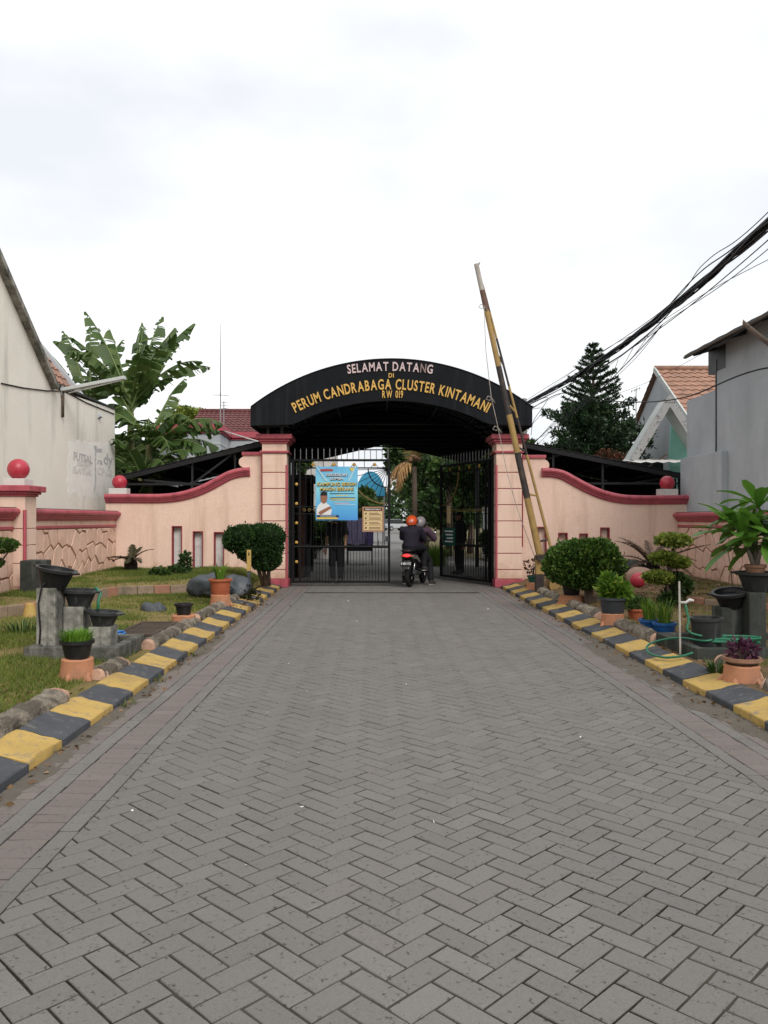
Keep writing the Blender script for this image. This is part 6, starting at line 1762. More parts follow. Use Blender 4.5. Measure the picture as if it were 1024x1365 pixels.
# blue hose coil behind the basin
m = MB(); pts = []
for k in range(70):
    a = k*.36; rr_ = .10+.012*math.sin(k*.9); pts.append((WX(155,9.0)+rr_*math.cos(a), 9.0+rr_*math.sin(a)*.9, zl(-3,9.0)+.02+.0016*k))
M['hose_blue'] = surf('hose_blue', (.03,.18,.50), .4, .15, 6, 40, .05, spec=.5)
tag(m.tube(pts, .011, 6).build('coiled_hose', M['hose_blue'], smooth=True), 'coiled bright blue hose behind the basin rim', 'hose')
# drain grating in the lawn
gx0, gx1, gy0, gy1 = -2.95, -2.48, 9.0, 10.15
gz = .20
dg = thing('drain_grating', 'dark brown slatted drain cover beside the concrete log', 'drain cover', ((gx0+gx1)/2,(gy0+gy1)/2,gz-.08))
M['grate'] = surf('grate_brown', (.065,.048,.036), .85, .3, 6, 40, .4)
for a in ((gx0,gy0,gx1,gy0+.05),(gx0,gy1-.05,gx1,gy1),(gx0,gy0+.05,gx0+.05,gy1-.05),(gx1-.05,gy0+.05,gx1,gy1-.05)): MB().box(a[0],a[1],gz-.12,a[2],a[3],gz+.01).build('frame', M['grate'], dg)
for k in range(9):
    y_ = gy0+.07+k*.115; MB().box(gx0+.05,y_,gz-.06,gx1-.05,y_+.085,gz+.004).build('slat', M['grate'], dg)
# right fountain
basin('dark mossy fountain basin beside the yellow and black kerb with the green hose', 3.18, 4.75, 7.85, 9.0, .05, .235, 'mossy')
r1 = (WX(999,8.3), WX(1022,8.3), 8.3, 8.62, .10, WZ(790,8.3)); pedestal('tallest mossy dark pedestal of the bed fountain', *r1, 'mossy')
r2 = (WX(962,8.45), WX(990,8.45), 8.45, 8.70, .10, WZ(810,8.45)); pedestal('middle mossy pedestal of the bed fountain', *r2, 'mossy')
tub('wide streaked tub carrying the clay pot on the bed fountain', (WX(1010,8.45), 8.45, r1[5]-.006), .20, .215, (0,0,0), 'pot_old', 'cascading fountain tubs')
tub('middle dark tub tilted towards the bucket on the bed fountain', (WX(974,8.58), 8.55, r2[5]-.006), .17, .18, (R(8),R(-10),0), 'pot_black', 'cascading fountain tubs')
pot('stained dark grey bucket standing in the bed fountain basin', WX(946,8.15), 8.2, .11, .155, .39, 'pot_old', .012, .86, 28, (0,R(-2),0), None, True, False, 'bucket', 'old_bucket')
# frangipani in a clay pot on the top tub
fx, fy, fz = WX(1007,8.45), 8.45, r1[5]+.20
pot('terracotta pot of the big-leaved plant on the wide tub', fx, fy, fz-.056, .10, .14, 'clay', .008, .82)
# crossbar that carries the pot inside the tub
fr = thing('big_leaved_plant', 'plant with long glossy bright green leaves over the bed fountain', 'plant', (fx,fy,fz))
random.seed(12)
def big_leaf(parent, base, d, L, w_, droop, seed):
    r = random.Random(seed); n = 9; d = Vector(d).normalized(); p = Vector(base); V, Q, Rr = [], [], []; b0 = 0
    tone = r.random()
    for i in range(n+1):
        u = i/n; side = d.cross(Vector((0,0,1))); side = side.normalized() if side.length > 1e-3 else Vector((1,0,0)); up = side.cross(d)
        ww = w_*max(.03, math.sin(math.pi*min(1,u*.86+.06))**.85)*(.4+.75*u if u < .6 else 1)
        V += [p - side*ww + up*ww*.28, p, p + side*ww + up*ww*.28]; Rr += [tone, tone*.6, tone]
        p = p + d*(L/n); d = (d+Vector((0,0,-droop/n))).normalized()
    for i in range(n):
        a = 3*i; Q += [(a,a+1,a+4,a+3),(a+1,a+2,a+5,a+4)]
    np_mesh('leaf', np.array([tuple(v) for v in V]), np.array(Q), M['frangi'], parent, np.array(Rr), smooth=True)
tips = []
for k, (dx, dy, dz) in enumerate(((-.14,-.05,.34),(.05,-.12,.40),(.16,.05,.44),(-.02,.12,.55),(-.20,.02,.50),(.02,0,.76))):
    tip = Vector((fx+dx,fy+dy,fz+dz)); tips.append(tip)
    MB().tube([(fx,fy,fz+.02),(fx+dx*.4,fy+dy*.4,fz+dz*.5),tip], [.026,.02,.015], 8).build('stem', M['bark_grey'], fr, smooth=True)
for k, tp in enumerate(tips):
    n = 13
    for i in range(n):
        az = i*2.4+k; el = random.uniform(-.30,1.0)
        d = (math.cos(az)*math.cos(el), math.sin(az)*math.cos(el), math.sin(el))
        big_leaf(fr, tp+Vector((0,0,-.05*(i%3))), d, random.uniform(.40,.56), random.uniform(.064,.088), random.uniform(.3,1.1), 400+k*20+i)
# pink flower sprig
fl = thing('flower_sprig', 'small faded pink flower head rising beside the clay pot', 'flower', (WX(972,8.7),8.72,.5))
MB().tube([(WX(980,8.7),8.72,.45),(WX(976,8.7),8.72,.95),(WX(971,8.7),8.72,WZ(733,8.7))], [.006,.005,.003], 5).build('stem', M['bark'], fl)
crown_mesh('petals', fl, [((WX(971,8.7),8.72,WZ(732,8.7)),(.035,.03,.022))], 60, .03, M['flower_red'], .3, seed=14)
# green hose, white standpipe
M['boom_w0'] = surf('old_pvc', (.46,.43,.37), .6, .15, 6, 40, .1)
sp_ = thing('standpipe', 'thin white standpipe with tap beside the green hose', 'pipe', (WX(906,8.7),8.7,.1))
MB().tube([(WX(907,8.2),8.2,.12),(WX(905.5,8.2),8.2,WZ(775,8.2))], .011, 8).build('pipe', M['boom_w0'], sp_, smooth=True, autos=50)
MB().tube([(WX(906,8.2),8.2,WZ(803,8.2)),(WX(913,8.2),8.17,WZ(803,8.2)),(WX(917,8.2),8.15,WZ(799,8.2)),(WX(922,8.2),8.15,WZ(800,8.2))], [.014,.014,.018,.012], 8).build('tap', M['white_old'], sp_, smooth=True)
pts = [(WX(914,8.15),8.15,WZ(806,8.15)),(WX(917,8.15),8.13,WZ(825,8.15)),(WX(924,8.1),8.1,WZ(845,8.1))]
hz = .262
for k in range(60):
    a = k*.35; rr_ = .20+.05*math.sin(k*.37); pts.append((3.62+rr_*1.25*math.cos(a), 8.10+rr_*.5*math.sin(a), hz+.0008*k))
pts += [(3.35,8.05,.28),(3.20,8.4,.26),(2.98,8.6,.17),(2.87,8.35,.115),(2.90,8.0,.125),(3.03,7.86,.16),(3.13,7.82,.20)]
tag(MB().tube(sagline(pts, 420), .012, 7).build('garden_hose', M['hose_green'], smooth=True), 'green garden hose coiled on the basin rim and looping over the kerb', 'hose')

# ------------------------------------------------------------------ rocks, balls, small things
def rock(name, label, c, r3, seed, mat, amp=.12, rot=(0,0,0), group=None):
    m = MB(); m.sphere(c, r3, 28, 18, rot); m.jitter(amp, 2.4, seed); m.jitter(amp*.35, 9, seed+3)
    m.v = [(x,y,max(z, c[2]-r3[2]*.75)) for x,y,z in m.v]
    return tag(m.build(name, M[mat], smooth=True), label, 'rock', group)
b = G(268, 797, .2); rock('boulder', 'pointed dark grey boulder lying behind the terracotta pot', (WX(276,14.0),14.0,.32), (.32,.27,.19), 3, 'rock', .16, (0,R(-18),0), 'dark boulders on the lawn')
rock('boulder', 'rounded dark grey boulder next to the clipped shrub', (WX(316,14.1),14.15,.34), (.24,.25,.23), 7, 'rock', .13, (0,0,0), 'dark boulders on the lawn')
b = G(205, 812, .17); rock('small_rock', 'small dark rock alone on the dry lawn', (b.x,b.y,zl(b.x,b.y)+.03), (.15,.11,.08), 11, 'rock', .10)
b = Vector((WX(857,15.0),15.0,0)); rock('tan_rock', 'smooth tan boulder in front of the withered cycad', (b.x,b.y,zr(b.x,b.y)+.13), (.32,.25,.22), 15, 'rock_tan', .06)
rock('mossy_block', 'dark weathered stone behind the tan boulder', (WX(838,15.8),15.8,zr(5.0,15.8)+.30), (.33,.2,.14), 19, 'mossy', .06)
b = G(851, 786, .26); tag(MB().sphere((b.x,b.y,zr(b.x,b.y)+.13), .138, 26, 16).build('red_ball', M['ball_red'], smooth=True), 'loose red concrete ball lying on the planting bed', 'ball')
# mossy block by the wall pillar
tag(MB().box(-5.56,12.55,.2,-5.22,12.95,.86).build('mossy_planter', M['mossy'], bevel=.02), 'dark mossy concrete block leaning by the ball-topped wall pillar', 'block')
# yellow cone-like marker left of the fountain
m = MB(); b = G(40, 822, .18); m.lathe([(.10,0),(.085,.08),(.06,.20),(.02,.21)], (b.x,b.y,zl(b.x,b.y)-.01), 12); tag(m.build('yellow_bucket', M['yellow'], smooth=True, autos=40), 'faded yellow upturned bucket behind the tallest pedestal', 'bucket')
b = G(30, 842, .18); tuft('weed_tuft', 'green weeds beside the tallest lawn pedestal', (b.x,b.y,zl(b.x,b.y)-.01), 120, .2, .006, .22, M['leaf_tree'], seed=33, lean=1.0)
# low yellow post with black foot in front of the clipped shrub
b = G(332, 790, .2); yp = thing('marker_post', 'short yellow marker post with black foot before the clipped shrub', 'post', (b.x,b.y,.15)); zt_ = WZ(733,b.y); zm_ = WZ(761,b.y)
MB().box(b.x-.038,b.y-.02,zm_,b.x+.038,b.y+.02,zt_).build('yellow_board', M['yellow'], yp, bevel=.005)
MB().box(b.x-.028,b.y-.018,.12,b.x+.028,b.y+.018,zm_).build('foot', M['kblack'], yp)
MB().prism([(b.x-.012,zt_-.10),(b.x+.014,zt_-.10),(b.x+.014,zt_-.06),(b.x-.002,zt_-.03)], 'xz', b.y-.024, b.y-.0205).build('mark', M['p_black'], yp)
# small plants on the upper lawn, foot of the niches
for k, (px_, py_, s, mt, lab) in enumerate(((234,760,.13,'leaf_deep','low weeds at the foot of the first white niche'),(212,762,.12,'leaf_tree','low weeds left of the first white niche'),(247,758,.22,'leaf_dark','small upright dark plant between two white niches'),(318,770,.20,'cycad','reddish leafy plant between boulder and clipped shrub'))):
    b = G(px_, py_+8, .38); z_ = zl(b.x,min(b.y,17.8)); s_ = thing('low_plant', lab, 'plant', (b.x,min(b.y,17.7),z_))
    yy = min(b.y,17.7); up = s*1.5 if k == 2 else s
    crown_mesh('foliage', s_, [((b.x,yy,z_+up*.6),(s*(.5 if k == 2 else 1.6),s*.7,up*.8)),((b.x+s,yy,z_+s*.4),(s,s*.6,s*.5))][:1 if k == 2 else 2], 380, .065, M[mt], .2, .3, seed=70+k)
    MB().tube([(b.x,yy,z_-.03),(b.x,yy,z_+up*.8)], [.012,.006], 5).build('stem', M['bark'], s_)
# bonsai-like shrub entering at the far left and cloud-pruned shrub on the right
bz = thing('pad_shrub', 'pad-shaped green shrub on crooked branches by the ball-topped pillar', 'shrub', (-5.35,11.3,.3))
cxx, cyy, czz = WX(3,11.5), 11.5, WZ(727,11.5)
core('shade_core', bz, [((cxx,cyy,czz),(.20,.2,.07))], M['core'], .8)
crown_mesh('crown', bz, [((cxx,cyy,czz),(.22,.22,.10)),((cxx-.2,cyy,czz-.25),(.2,.2,.08))], 2300, .035, M['leaf'], .7, .4, seed=40)
MB().tube([(-5.45,11.4,.25),(-5.35,11.4,.6),(cxx-.25,cyy,czz-.28),(cxx-.05,cyy,czz-.06)], [.035,.03,.022,.015], 7).build('branch', M['bark'], bz, smooth=True)
MB().tube([(-5.42,11.4,.5),(cxx-.1,cyy,czz-.35),(cxx+.12,cyy,czz-.05)], [.022,.016,.01], 6).build('branch', M['bark'], bz, smooth=True)
b = G(893, 805, .2); cs2 = thing('cloud_pruned_shrub', 'cloud-pruned shrub with three flat yellow-green foliage pads', 'shrub', (b.x,b.y,zr(b.x,b.y)))
zz = zr(b.x,b.y); lb = []
for px_, py_, rx, rz_ in ((897,721,.27,.085),(886,744,.21,.075),(878,770,.22,.075),(905,750,.14,.06)):
    q = W(px_,py_,b.y); lb.append(((q.x,q.y,q.z),(rx,.22,rz_)))
core('shade_core', cs2, lb, M['core'], .5)
for k, l in enumerate(lb): crown_mesh('foliage_pad', cs2, [l], 1150, .062, M['leaf_yg'], .45, .55, seed=80+k)
MB().tube([(b.x,b.y,zz-.05),(b.x-.04,b.y,zz+.35),(b.x+.05,b.y,zz+.75),(lb[0][0][0],b.y,lb[0][0][2])], [.035,.03,.025,.018], 7).build('trunk', M['bark'], cs2, smooth=True)
for k in (1,2,3): MB().tube([(b.x,b.y,zz+.2+.15*(3-k)),lb[k][0]], [.018,.01], 6).build('branch', M['bark'], cs2, smooth=True)
s_ = thing('low_plant', 'low dark green ferny plant around the cloud-pruned trunk', 'plant', (b.x+.1,b.y,zz))
crown_mesh('foliage', s_, [((b.x+.16,b.y+.05,zz+.33),(.2,.18,.18)),((b.x-.02,b.y-.05,zz+.12),(.17,.15,.10))], 850, .07, M['leaf_deep'], .2, .2, seed=90)
MB().tube([(b.x+.1,b.y,zz-.03),(b.x+.13,b.y,zz+.3)], [.012,.006], 5).build('stem', M['bark'], s_)
b = G(955, 893, .14); tuft('weed_tuft', 'green weed sprouting through the kerb edge by the logs', (b.x,b.y,zr(b.x,b.y)-.01), 60, .15, .012, .07, M['leaf_tree'], seed=43, lean=.8)
for k, (px_, py_) in enumerate(((213,872),(188,905),(150,938))):
    b = G(px_, py_, .02); tuft('gutter_weed', ('thin grass sprig in the gutter sand by the long grey log','straw grass sprig against the yellow kerb block by the basin','dry grass sprig in the gutter near the grass-pot stump','tiny grass sprig at the kerb foot near the long concrete log')[k], (max(b.x,KL+.02),b.y,.0), 26, .07, .004, .10, M['grass'], seed=110+k, lean=1.3)

# ------------------------------------------------------------------ boom barrier
YBm = 15.35
bb = thing('boom_barrier', 'raised yellow and black striped boom barrier with lattice brace', 'barrier', (WX(719,YBm), YBm, .12))
base, tip = W(720, 742, YBm), W(635, 352, YBm)
M['boom_y'] = surf('boom_yellow', (.36,.235,.085), .6, .2, 6, 40, .2, stains=(.28,.17,.06), wear=(.12,.09,.07), wp=(.66,.72))
M['boom_w'] = surf('boom_white', (.40,.36,.32), .6, .2, 6, 40, .2, stains=(.2,.14,.1))
M['boom_k'] = surf('boom_black', (.042,.035,.032), .55, .3, 6, 40, .2, stains=(.09,.06,.045))
M['boom_r'] = surf('boom_rust', (.13,.075,.055), .7, .3, 6, 40, .2)
def bl(u): return base.lerp(tip, u)
for a, b, mt, r in ((0,.345,'boom_y',.068),(.195,.37,None,0),):
    pass
segs = [(.0,.20,'boom_y'),(.20,.355,'boom_k'),(.355,.485,'boom_y'),(.485,.65,'boom_k'),(.65,.84,'boom_y'),(.84,.91,'boom_r'),(.91,1.0,'boom_w')]
for k, (a, b, mt) in enumerate(segs):
    ra, rb = .068-.022*a, .068-.022*b
    MB().tube([bl(a), bl(b)], [ra, rb], 14).build('boom_section', M[mt], bb, smooth=True, autos=50)
MB().beam(bl(.985), bl(1.0)+Vector((.06,0,.02)), .10, .03).build('tip_plate', M['boom_w'], bb)
s0, s1 = W(735, 733, YBm), W(644, 381, YBm)
mids = [(0,.20,'boom_y'),(.20,.36,'boom_y'),(.36,.50,'boom_k'),(.50,.62,'boom_y'),(.62,.80,'boom_k'),(.80,.9,'boom_y'),(.9,1,'boom_r')]
for a, b, mt in mids: MB().tube([s0.lerp(s1,a), s0.lerp(s1,b)], .030-.012*(a+b)/2, 8).build('brace_tube', M[mt], bb, smooth=True, autos=50)
MB().tube([s1, bl(.965)], .018, 8).build('brace_tube', M['boom_r'], bb, smooth=True, autos=50)
for u, mt in ((.04,'boom_k'),(.205,'boom_y'),(.37,'boom_k'),(.52,'boom_y'),(.70,'boom_k'),(.86,'boom_r')):
    MB().tube([bl(u+.01), s0.lerp(s1, u)], .020, 7).build('strut', M[mt], bb, smooth=True, autos=50)
# post, pivot, counterweight
px_, zg = WX(719,YBm), zr(WX(719,YBm),YBm)
MB().box(px_-.075,YBm-.07,zg-.1,px_+.075,YBm+.07,zg+.34).build('post', M['boom_k'], bb, bevel=.008)
MB().box(px_-.072,YBm-.067,zg+.342,px_+.072,YBm+.067,base.z-.06).build('post', M['boom_y'], bb, bevel=.008)
MB().tube([(px_,YBm-.14,base.z-.02),(px_,YBm+.14,base.z-.02)], .07, 12).build('pivot', M['boom_k'], bb, smooth=True, autos=50)
cw = W(750, 792, YBm)
MB().beam(base+Vector((.02,0,.02)), cw, .13, .13).build('counter_arm', M['boom_k'], bb, bevel=.01)
MB().tube([s0, W(727,768,YBm)], .028, 8).build('brace_tube', M['boom_k'], bb, smooth=True, autos=50)
MB().tube([cw.lerp(base,.25)+Vector((.0,-.13,0)), cw.lerp(base,.25)+Vector((0,.13,0))], .17, 16).build('counterweight', M['boom_y'], bb, smooth=True, autos=50)
# rope
rp = [bl(.855)+Vector((-.04,-.06,0)), W(648,470,YBm-.1), W(655,530,YBm-.12), W(664,570,YBm-.12), W(676,630,YBm-.12), W(690,680,YBm-.12), W(714,745,YBm-.12)]
rope = thing('pull_rope', 'thin white pull rope hanging from the raised boom', 'rope', rp[-1])
MB().tube(rp, .007, 5).build('cord', M['boom_w'], rope, smooth=True)
for k, i in enumerate((0,2,3)):
    p = rp[i]; MB().tube([p, p+Vector((-.06,0,.03)), p+Vector((-.10,0,-.03)), p+Vector((-.03,0,-.06)), p, p+Vector((.07,0,-.10))], .008, 5).build('knot', M['boom_w'], rope, smooth=True)

# ------------------------------------------------------------------ overhead cables and pole
poleA, poleB = Vector((4.75,3.5,5.75)), Vector((5.35,29.0,5.62))
A1, A2, A3 = W(1024,298,10.0), W(860,438,15.5), W(770,500,20.5)
spine = sagline([poleA, A1, A2, A3, poleB], 90)
grp = 'overhead cables over the planting bed'
for k in range(7):
    a0 = k*.9; pts = []
    for i, p in enumerate(spine):
        r = .046 if k < 6 else .0; ph = a0 + i*.30*(1 if k % 2 else -.7) + .4*math.sin(i*.31+k)
        pts.append(p + Vector((math.cos(ph)*r, 0, math.sin(ph)*r*1.1)))
    tag(MB().tube(pts, .016 if k < 6 else .030, 5).build('power_cable', M['wire'], smooth=True, fix=False), 'black cable strand of the thick twisted bundle along the road', 'cable', grp)
# looser lines under the bundle
loose = [([poleA+Vector((.1,0,-.1)), W(1024,320,10), W(860,452,15.5), W(770,507,20.5), poleB+Vector((0,0,-.10))], .008, 'slack cable just under the twisted bundle'),
         ([poleA+Vector((.2,0,-.15)), W(1024,332,10), W(884,432,14.6), W(780,508,20), poleB+Vector((.05,0,-.2))], .006, 'thin slack cable below the twisted bundle'),
         ([poleA+Vector((-.1,0,.1)), W(1024,283,10), W(940,350,12.4), W(860,431,15.5), poleB+Vector((0,0,.1))], .007, 'thin cable just above the twisted bundle'),
         ([Vector((7.18,11.2,WZ(480,11.2)-.2)), W(1024,490,12.4), W(915,529,16.0), W(850,536,20), W(790,532,24), W(745,525,27), poleB+Vector((0,0,-.35))], .014, 'single black service cable sagging from the grey house to the pole'),
         ([W(884,432,14.6), W(830,490,18), W(790,530,21), W(740,570,24), (5.1,25.2,3.8)], .006, 'thin drop wire falling from the bundle towards the canopy'),
         ([W(884,432,14.6), W(845,480,17), W(800,520,20), W(745,560,24), (5.2,26,4.0)], .006, 'second thin drop wire fanning below the bundle'),
         ([W(1040,338,10), W(950,385,12.5), W(878,430,14.8), W(800,470,19), W(720,527,28)], .005, 'fine pale wire crossing below the bundle'),
         ([W(1040,410,11), W(935,472,15.5), W(850,515,20), W(760,545,27)], .005, 'fine wire running past the overhanging roof corner'),
         ([poleB+Vector((0,0,-.1)), W(730,530,27.5), W(712,560,27), W(708,580,26)], .010, 'short black wire dangling by the canopy end'),
         ([poleB+Vector((0,0,-.2)), W(725,545,27), W(703,575,26.5), W(700,600,26)], .008, 'second short wire dangling by the canopy end')]
for q, lab in enumerate(('third fine drop wire of the fan under the bundle', 'fourth fine drop wire of the fan near the conifer top', 'fifth fine drop wire of the fan reaching the carport', 'fine wire looping off the bundle above the tiled house')):
    loose.append(([W(884-20*q,432+16*q,14.6+.6*q), W(852-14*q,468+14*q,17+.5*q), W(806-10*q,512+10*q,20.5), W(752-6*q,548+9*q,24.5), (5.05+.1*q,26.5,3.7+.15*q)], .006, lab))
loose.append(([poleA+Vector((.15,0,-.05)), W(1024,308,10), W(930,378,12.9), W(862,447,15.5), W(790,497,19.5), poleB+Vector((.02,0,-.06))], .012, 'thicker slack cable hugging the bundle from below'))
loose.append(([poleA+Vector((-.05,0,.05)), W(1024,290,10), W(930,366,12.9), W(862,437,15.5), W(790,490,19.5), poleB+Vector((-.02,0,.06))], .010, 'taut cable hugging the bundle from above'))
for pts, r, lab in loose:
    tag(MB().tube(sagline(pts, 50), r, 5).build('overhead_wire', M['wire'], smooth=True, fix=False), lab, 'cable', grp)
for P, lab, h in ((poleB, 'grey utility pole behind the canopy carrying the cable bundle', 5.9), (poleA, 'concrete utility pole standing in the planting bed short of the fountain', 6.2)):
    pl = thing('utility_pole', lab, 'pole', (P.x, P.y, 0))
    MB().tube([(P.x+.12,P.y,-.05),(P.x+.12,P.y,h)], [.13,.09], 14).build('pole', M['concrete'], pl, smooth=True, autos=50)
    MB().box(P.x-.35,P.y-.04,P.z-.06,P.x+.45,P.y+.04,P.z+.02).build('cross_arm', M['darksteel'], pl)

# ------------------------------------------------------------------ people
M['skin'] = surf('skin', (.26,.135,.085), .6, .08, 6, 60, .05)
def cloth(n, c, r=.85): return surf(n, c, r, .22, 5, 70, .35, .004)
M['c_dark'] = cloth('cloth_dark_purple', (.018,.015,.026)); M['c_black'] = cloth('cloth_black', (.010,.010,.012)); M['c_mauve'] = cloth('cloth_mauve', (.085,.05,.075))
M['c_trouser'] = cloth('cloth_trouser', (.012,.012,.015)); M['shoe'] = cloth('shoe_dark', (.05,.045,.042)); M['sole'] = cloth('shoe_sole', (.45,.42,.38)); M['hair'] = surf('hair_black', (.008,.007,.007), .6, .3, 20, 80, .3)
M['helmet_o'] = surf('helmet_orange', (.62,.085,.02), .25, .08, 6, 60, 0, spec=.6); M['helmet_w'] = surf('helmet_white', (.26,.235,.24), .35, .08, 6, 60, 0, spec=.6)
def capsule(m, pts, rs, n=12):
    pts = [Vector(p) for p in pts]; d0 = (pts[0]-pts[1]).normalized(); d1 = (pts[-1]-pts[-2]).normalized()
    P = [pts[0]+d0*rs[0]*.95, pts[0]+d0*rs[0]*.6] + pts + [pts[-1]+d1*rs[-1]*.6, pts[-1]+d1*rs[-1]*.95]
    m.tube(P, [rs[0]*.25, rs[0]*.78] + list(rs) + [rs[-1]*.78, rs[-1]*.25], n)
def fuse(m, name, mat, parent, voxel=.014, smooth=3):
    o = m.build(name, mat, parent, local=True, fix=True)
    md = o.modifiers.new('remesh', 'REMESH'); md.mode = 'VOXEL'; md.voxel_size = voxel
    sm = o.modifiers.new('smooth', 'SMOOTH'); sm.iterations = smooth; sm.factor = .5
    apply_mods(o)
    o.data.polygons.foreach_set('use_smooth', [True]*len(o.data.polygons))
    if not o.data.materials: o.data.materials.append(mat)
    return o
def hand(m, wrist, d, palm_n, curl=.6, s=1):
    """palm and five fingers from the wrist along d"""
    w_, d = Vector(wrist), Vector(d).normalized(); pn = Vector(palm_n).normalized(); sd = d.cross(pn).normalized()
    capsule(m, [w_, w_+d*.045, w_+d*.085], [.026,.033,.034], 10)
    for k, (o_, L) in enumerate(((-.027,.062),(-.009,.072),(.009,.068),(.027,.054))):
        a = w_+d*.09+sd*o_; b = a+(d*math.cos(curl*.5)+pn*math.sin(curl*.5))*L*.5; c = b+(d*math.cos(curl*1.4)+pn*math.sin(curl*1.4))*L*.5
        capsule(m, [a-d*.02,b,c], [.010,.009,.008], 7)
    a = w_+d*.035-sd*s*.028; b = a-sd*s*.03+d*.03; c = b+d*.03+pn*.015
    capsule(m, [a,b,c], [.012,.010,.009], 7)
def person(label, loc, rotz, J, top_m, leg_m, hem, helmet=None, hair=True, shoe_m='shoe', sleeve='long', palm=(0,0,-1)):
    """J: joints in the person's own frame (x right, y forward, z up)"""
    p = thing('person', label, 'person', loc, rotz)
    V = {k: Vector(v) for k, v in J.items()}
    b = MB()
    up = (V['head']-V['neck']).normalized()
    capsule(b, [V['pelvis'], V['waist'], V['chest'], V['neck']-up*.06], [.135,.125,.15,.09], 16)
    capsule(b, [V['neck']-up*.05, V['neck']+up*.03, V['head']-up*.05], [.058,.054,.06], 12)
    # head: skull, jaw, nose, ears, brow
    fw = V['face'].normalized(); rt = fw.cross(up).normalized()
    b.sphere(V['head']+up*.02, .1, 18, 12); b.sphere(V['head']-up*.055+fw*.022, (.066,.072,.07), 14, 10)
    capsule(b, [V['head']+fw*.098-up*.0, V['head']+fw*.118-up*.03], [.010,.014], 8)
    capsule(b, [V['head']+fw*.094+rt*.045+up*.022, V['head']+fw*.094-rt*.045+up*.022], [.012,.012], 8)
    capsule(b, [V['head']+fw*.094+rt*.022-up*.064, V['head']+fw*.094-rt*.022-up*.064], [.010,.010], 8)
    for s in (-1, 1): capsule(b, [V['head']+rt*s*.098+up*.018, V['head']+rt*s*.10-up*.03], [.014,.012], 8)
    for s in ('l', 'r'):
        capsule(b, [V['chest'].lerp(V['sh_'+s],.55)+up*.02, V['sh_'+s], V['el_'+s], V['wr_'+s]], [.07,.058,.043,.029], 12)
        hand(b, V['wr_'+s], (V['wr_'+s]-V['el_'+s]), palm, .9, 1 if s == 'r' else -1)
        capsule(b, [V['hip_'+s], V['kn_'+s], V['an_'+s]], [.095,.062,.042], 12)
        capsule(b, [V['an_'+s], V['toe_'+s]], [.042,.035], 10)
    fuse(b, 'body', M['skin'], p, .011, 2)
    j = MB()
    capsule(j, [V['pelvis']+Vector((0,0,hem)), V['waist'], V['chest'], V['neck']-up*.07], [.185,.178,.192,.11] if helmet else [.172,.158,.178,.10], 18)
    for s in ('l', 'r'):
        q = [V['chest'].lerp(V['sh_'+s],.5)+up*.01, V['sh_'+s]]
        if sleeve == 'long': capsule(j, q+[V['el_'+s], V['el_'+s].lerp(V['wr_'+s],.93)], [.10,.092,.076,.056] if helmet else [.085,.078,.060,.046], 12)
        else: capsule(j, q+[V['sh_'+s].lerp(V['el_'+s],.8)], [.085,.078,.066], 12)
    capsule(j, [V['neck']-up*.08, V['neck']-up*.01], [.09,.072], 12)
    j.jitter(.016, 7, len(label)); fuse(j, 'jacket' if sleeve == 'long' else 'shirt', M[top_m], p, .014, 2)
    t_ = MB(); capsule(t_, [V['waist']-Vector((0,0,.03)), V['pelvis']-Vector((0,0,.02))], [.14,.158], 16)
    for s in ('l', 'r'): capsule(t_, [V['hip_'+s], V['kn_'+s], V['kn_'+s].lerp(V['an_'+s],.92)], [.118,.084,.068], 12)
    t_.jitter(.012, 7, len(label)+3); fuse(t_, 'trousers', M[leg_m], p, .014, 2)
    for s in ('l', 'r'):
        m = MB(); d = (V['toe_'+s]-V['an_'+s]); d.z = 0; d.normalize(); a = V['an_'+s]
        lo = min(V['toe_'+s].z, a.z)
        capsule(m, [a+Vector((0,0,-.02)), a+d*.06+Vector((0,0,-.045)), a+d*.16+Vector((0,0,-.06))], [.060,.058,.048], 12)
        sh = fuse(m, 'shoe', M[shoe_m], p, .009, 1)
        m = MB(); m.tube([a-d*.05+Vector((0,0,-.085)), a+d*.06+Vector((0,0,-.088)), a+d*.19+Vector((0,0,-.088))], [.042,.05,.036], 12, flat=.28); m.build('sole', M['sole'], sh, local=True, smooth=True, autos=50)
    if helmet:
        h = MB(); c = V['head']+up*.035; n, k = 24, 14; v = []; 
        prof = [(.128*math.cos(t_2), .150*math.sin(t_2)) for t_2 in np.linspace(R(-48), R(88), k)]
        Mx = Matrix((rt, fw, up)).transposed(); cc = Mx
        vv = []
        for r_, z_ in prof:
            for q in range(n):
                a = 2*math.pi*q/n; vv.append(c + Mx @ Vector((r_*math.cos(a)*1.0, r_*math.sin(a)*1.12, z_)))
        h.add(vv, [(i*n+q, i*n+(q+1)%n, (i+1)*n+(q+1)%n, (i+1)*n+q) for i in range(k-1) for q in range(n)] + [tuple((k-1)*n+q for q in range(n))])
        ho = h.build('helmet', M[helmet], p, local=True, smooth=True)
        m = MB(); ring = [c + Mx @ Vector((.0875*1.02*math.cos(a), .0875*1.14*math.sin(a), -.113)) for a in np.linspace(0, 2*math.pi, 25)]
        m.tube(ring, .012, 6, False); m.build('helmet_trim', M['c_black'], ho, local=True, smooth=True)
        m = MB(); ring = [c + Mx @ Vector((.131*math.cos(a), .131*1.13*math.sin(a), -.01-.0*math.cos(a))) for a in np.linspace(R(30), R(150), 13)]
        m.tube(ring, .03, 6, flat=1.6); m.build('visor', M['tub_water'], ho, local=True, smooth=True)
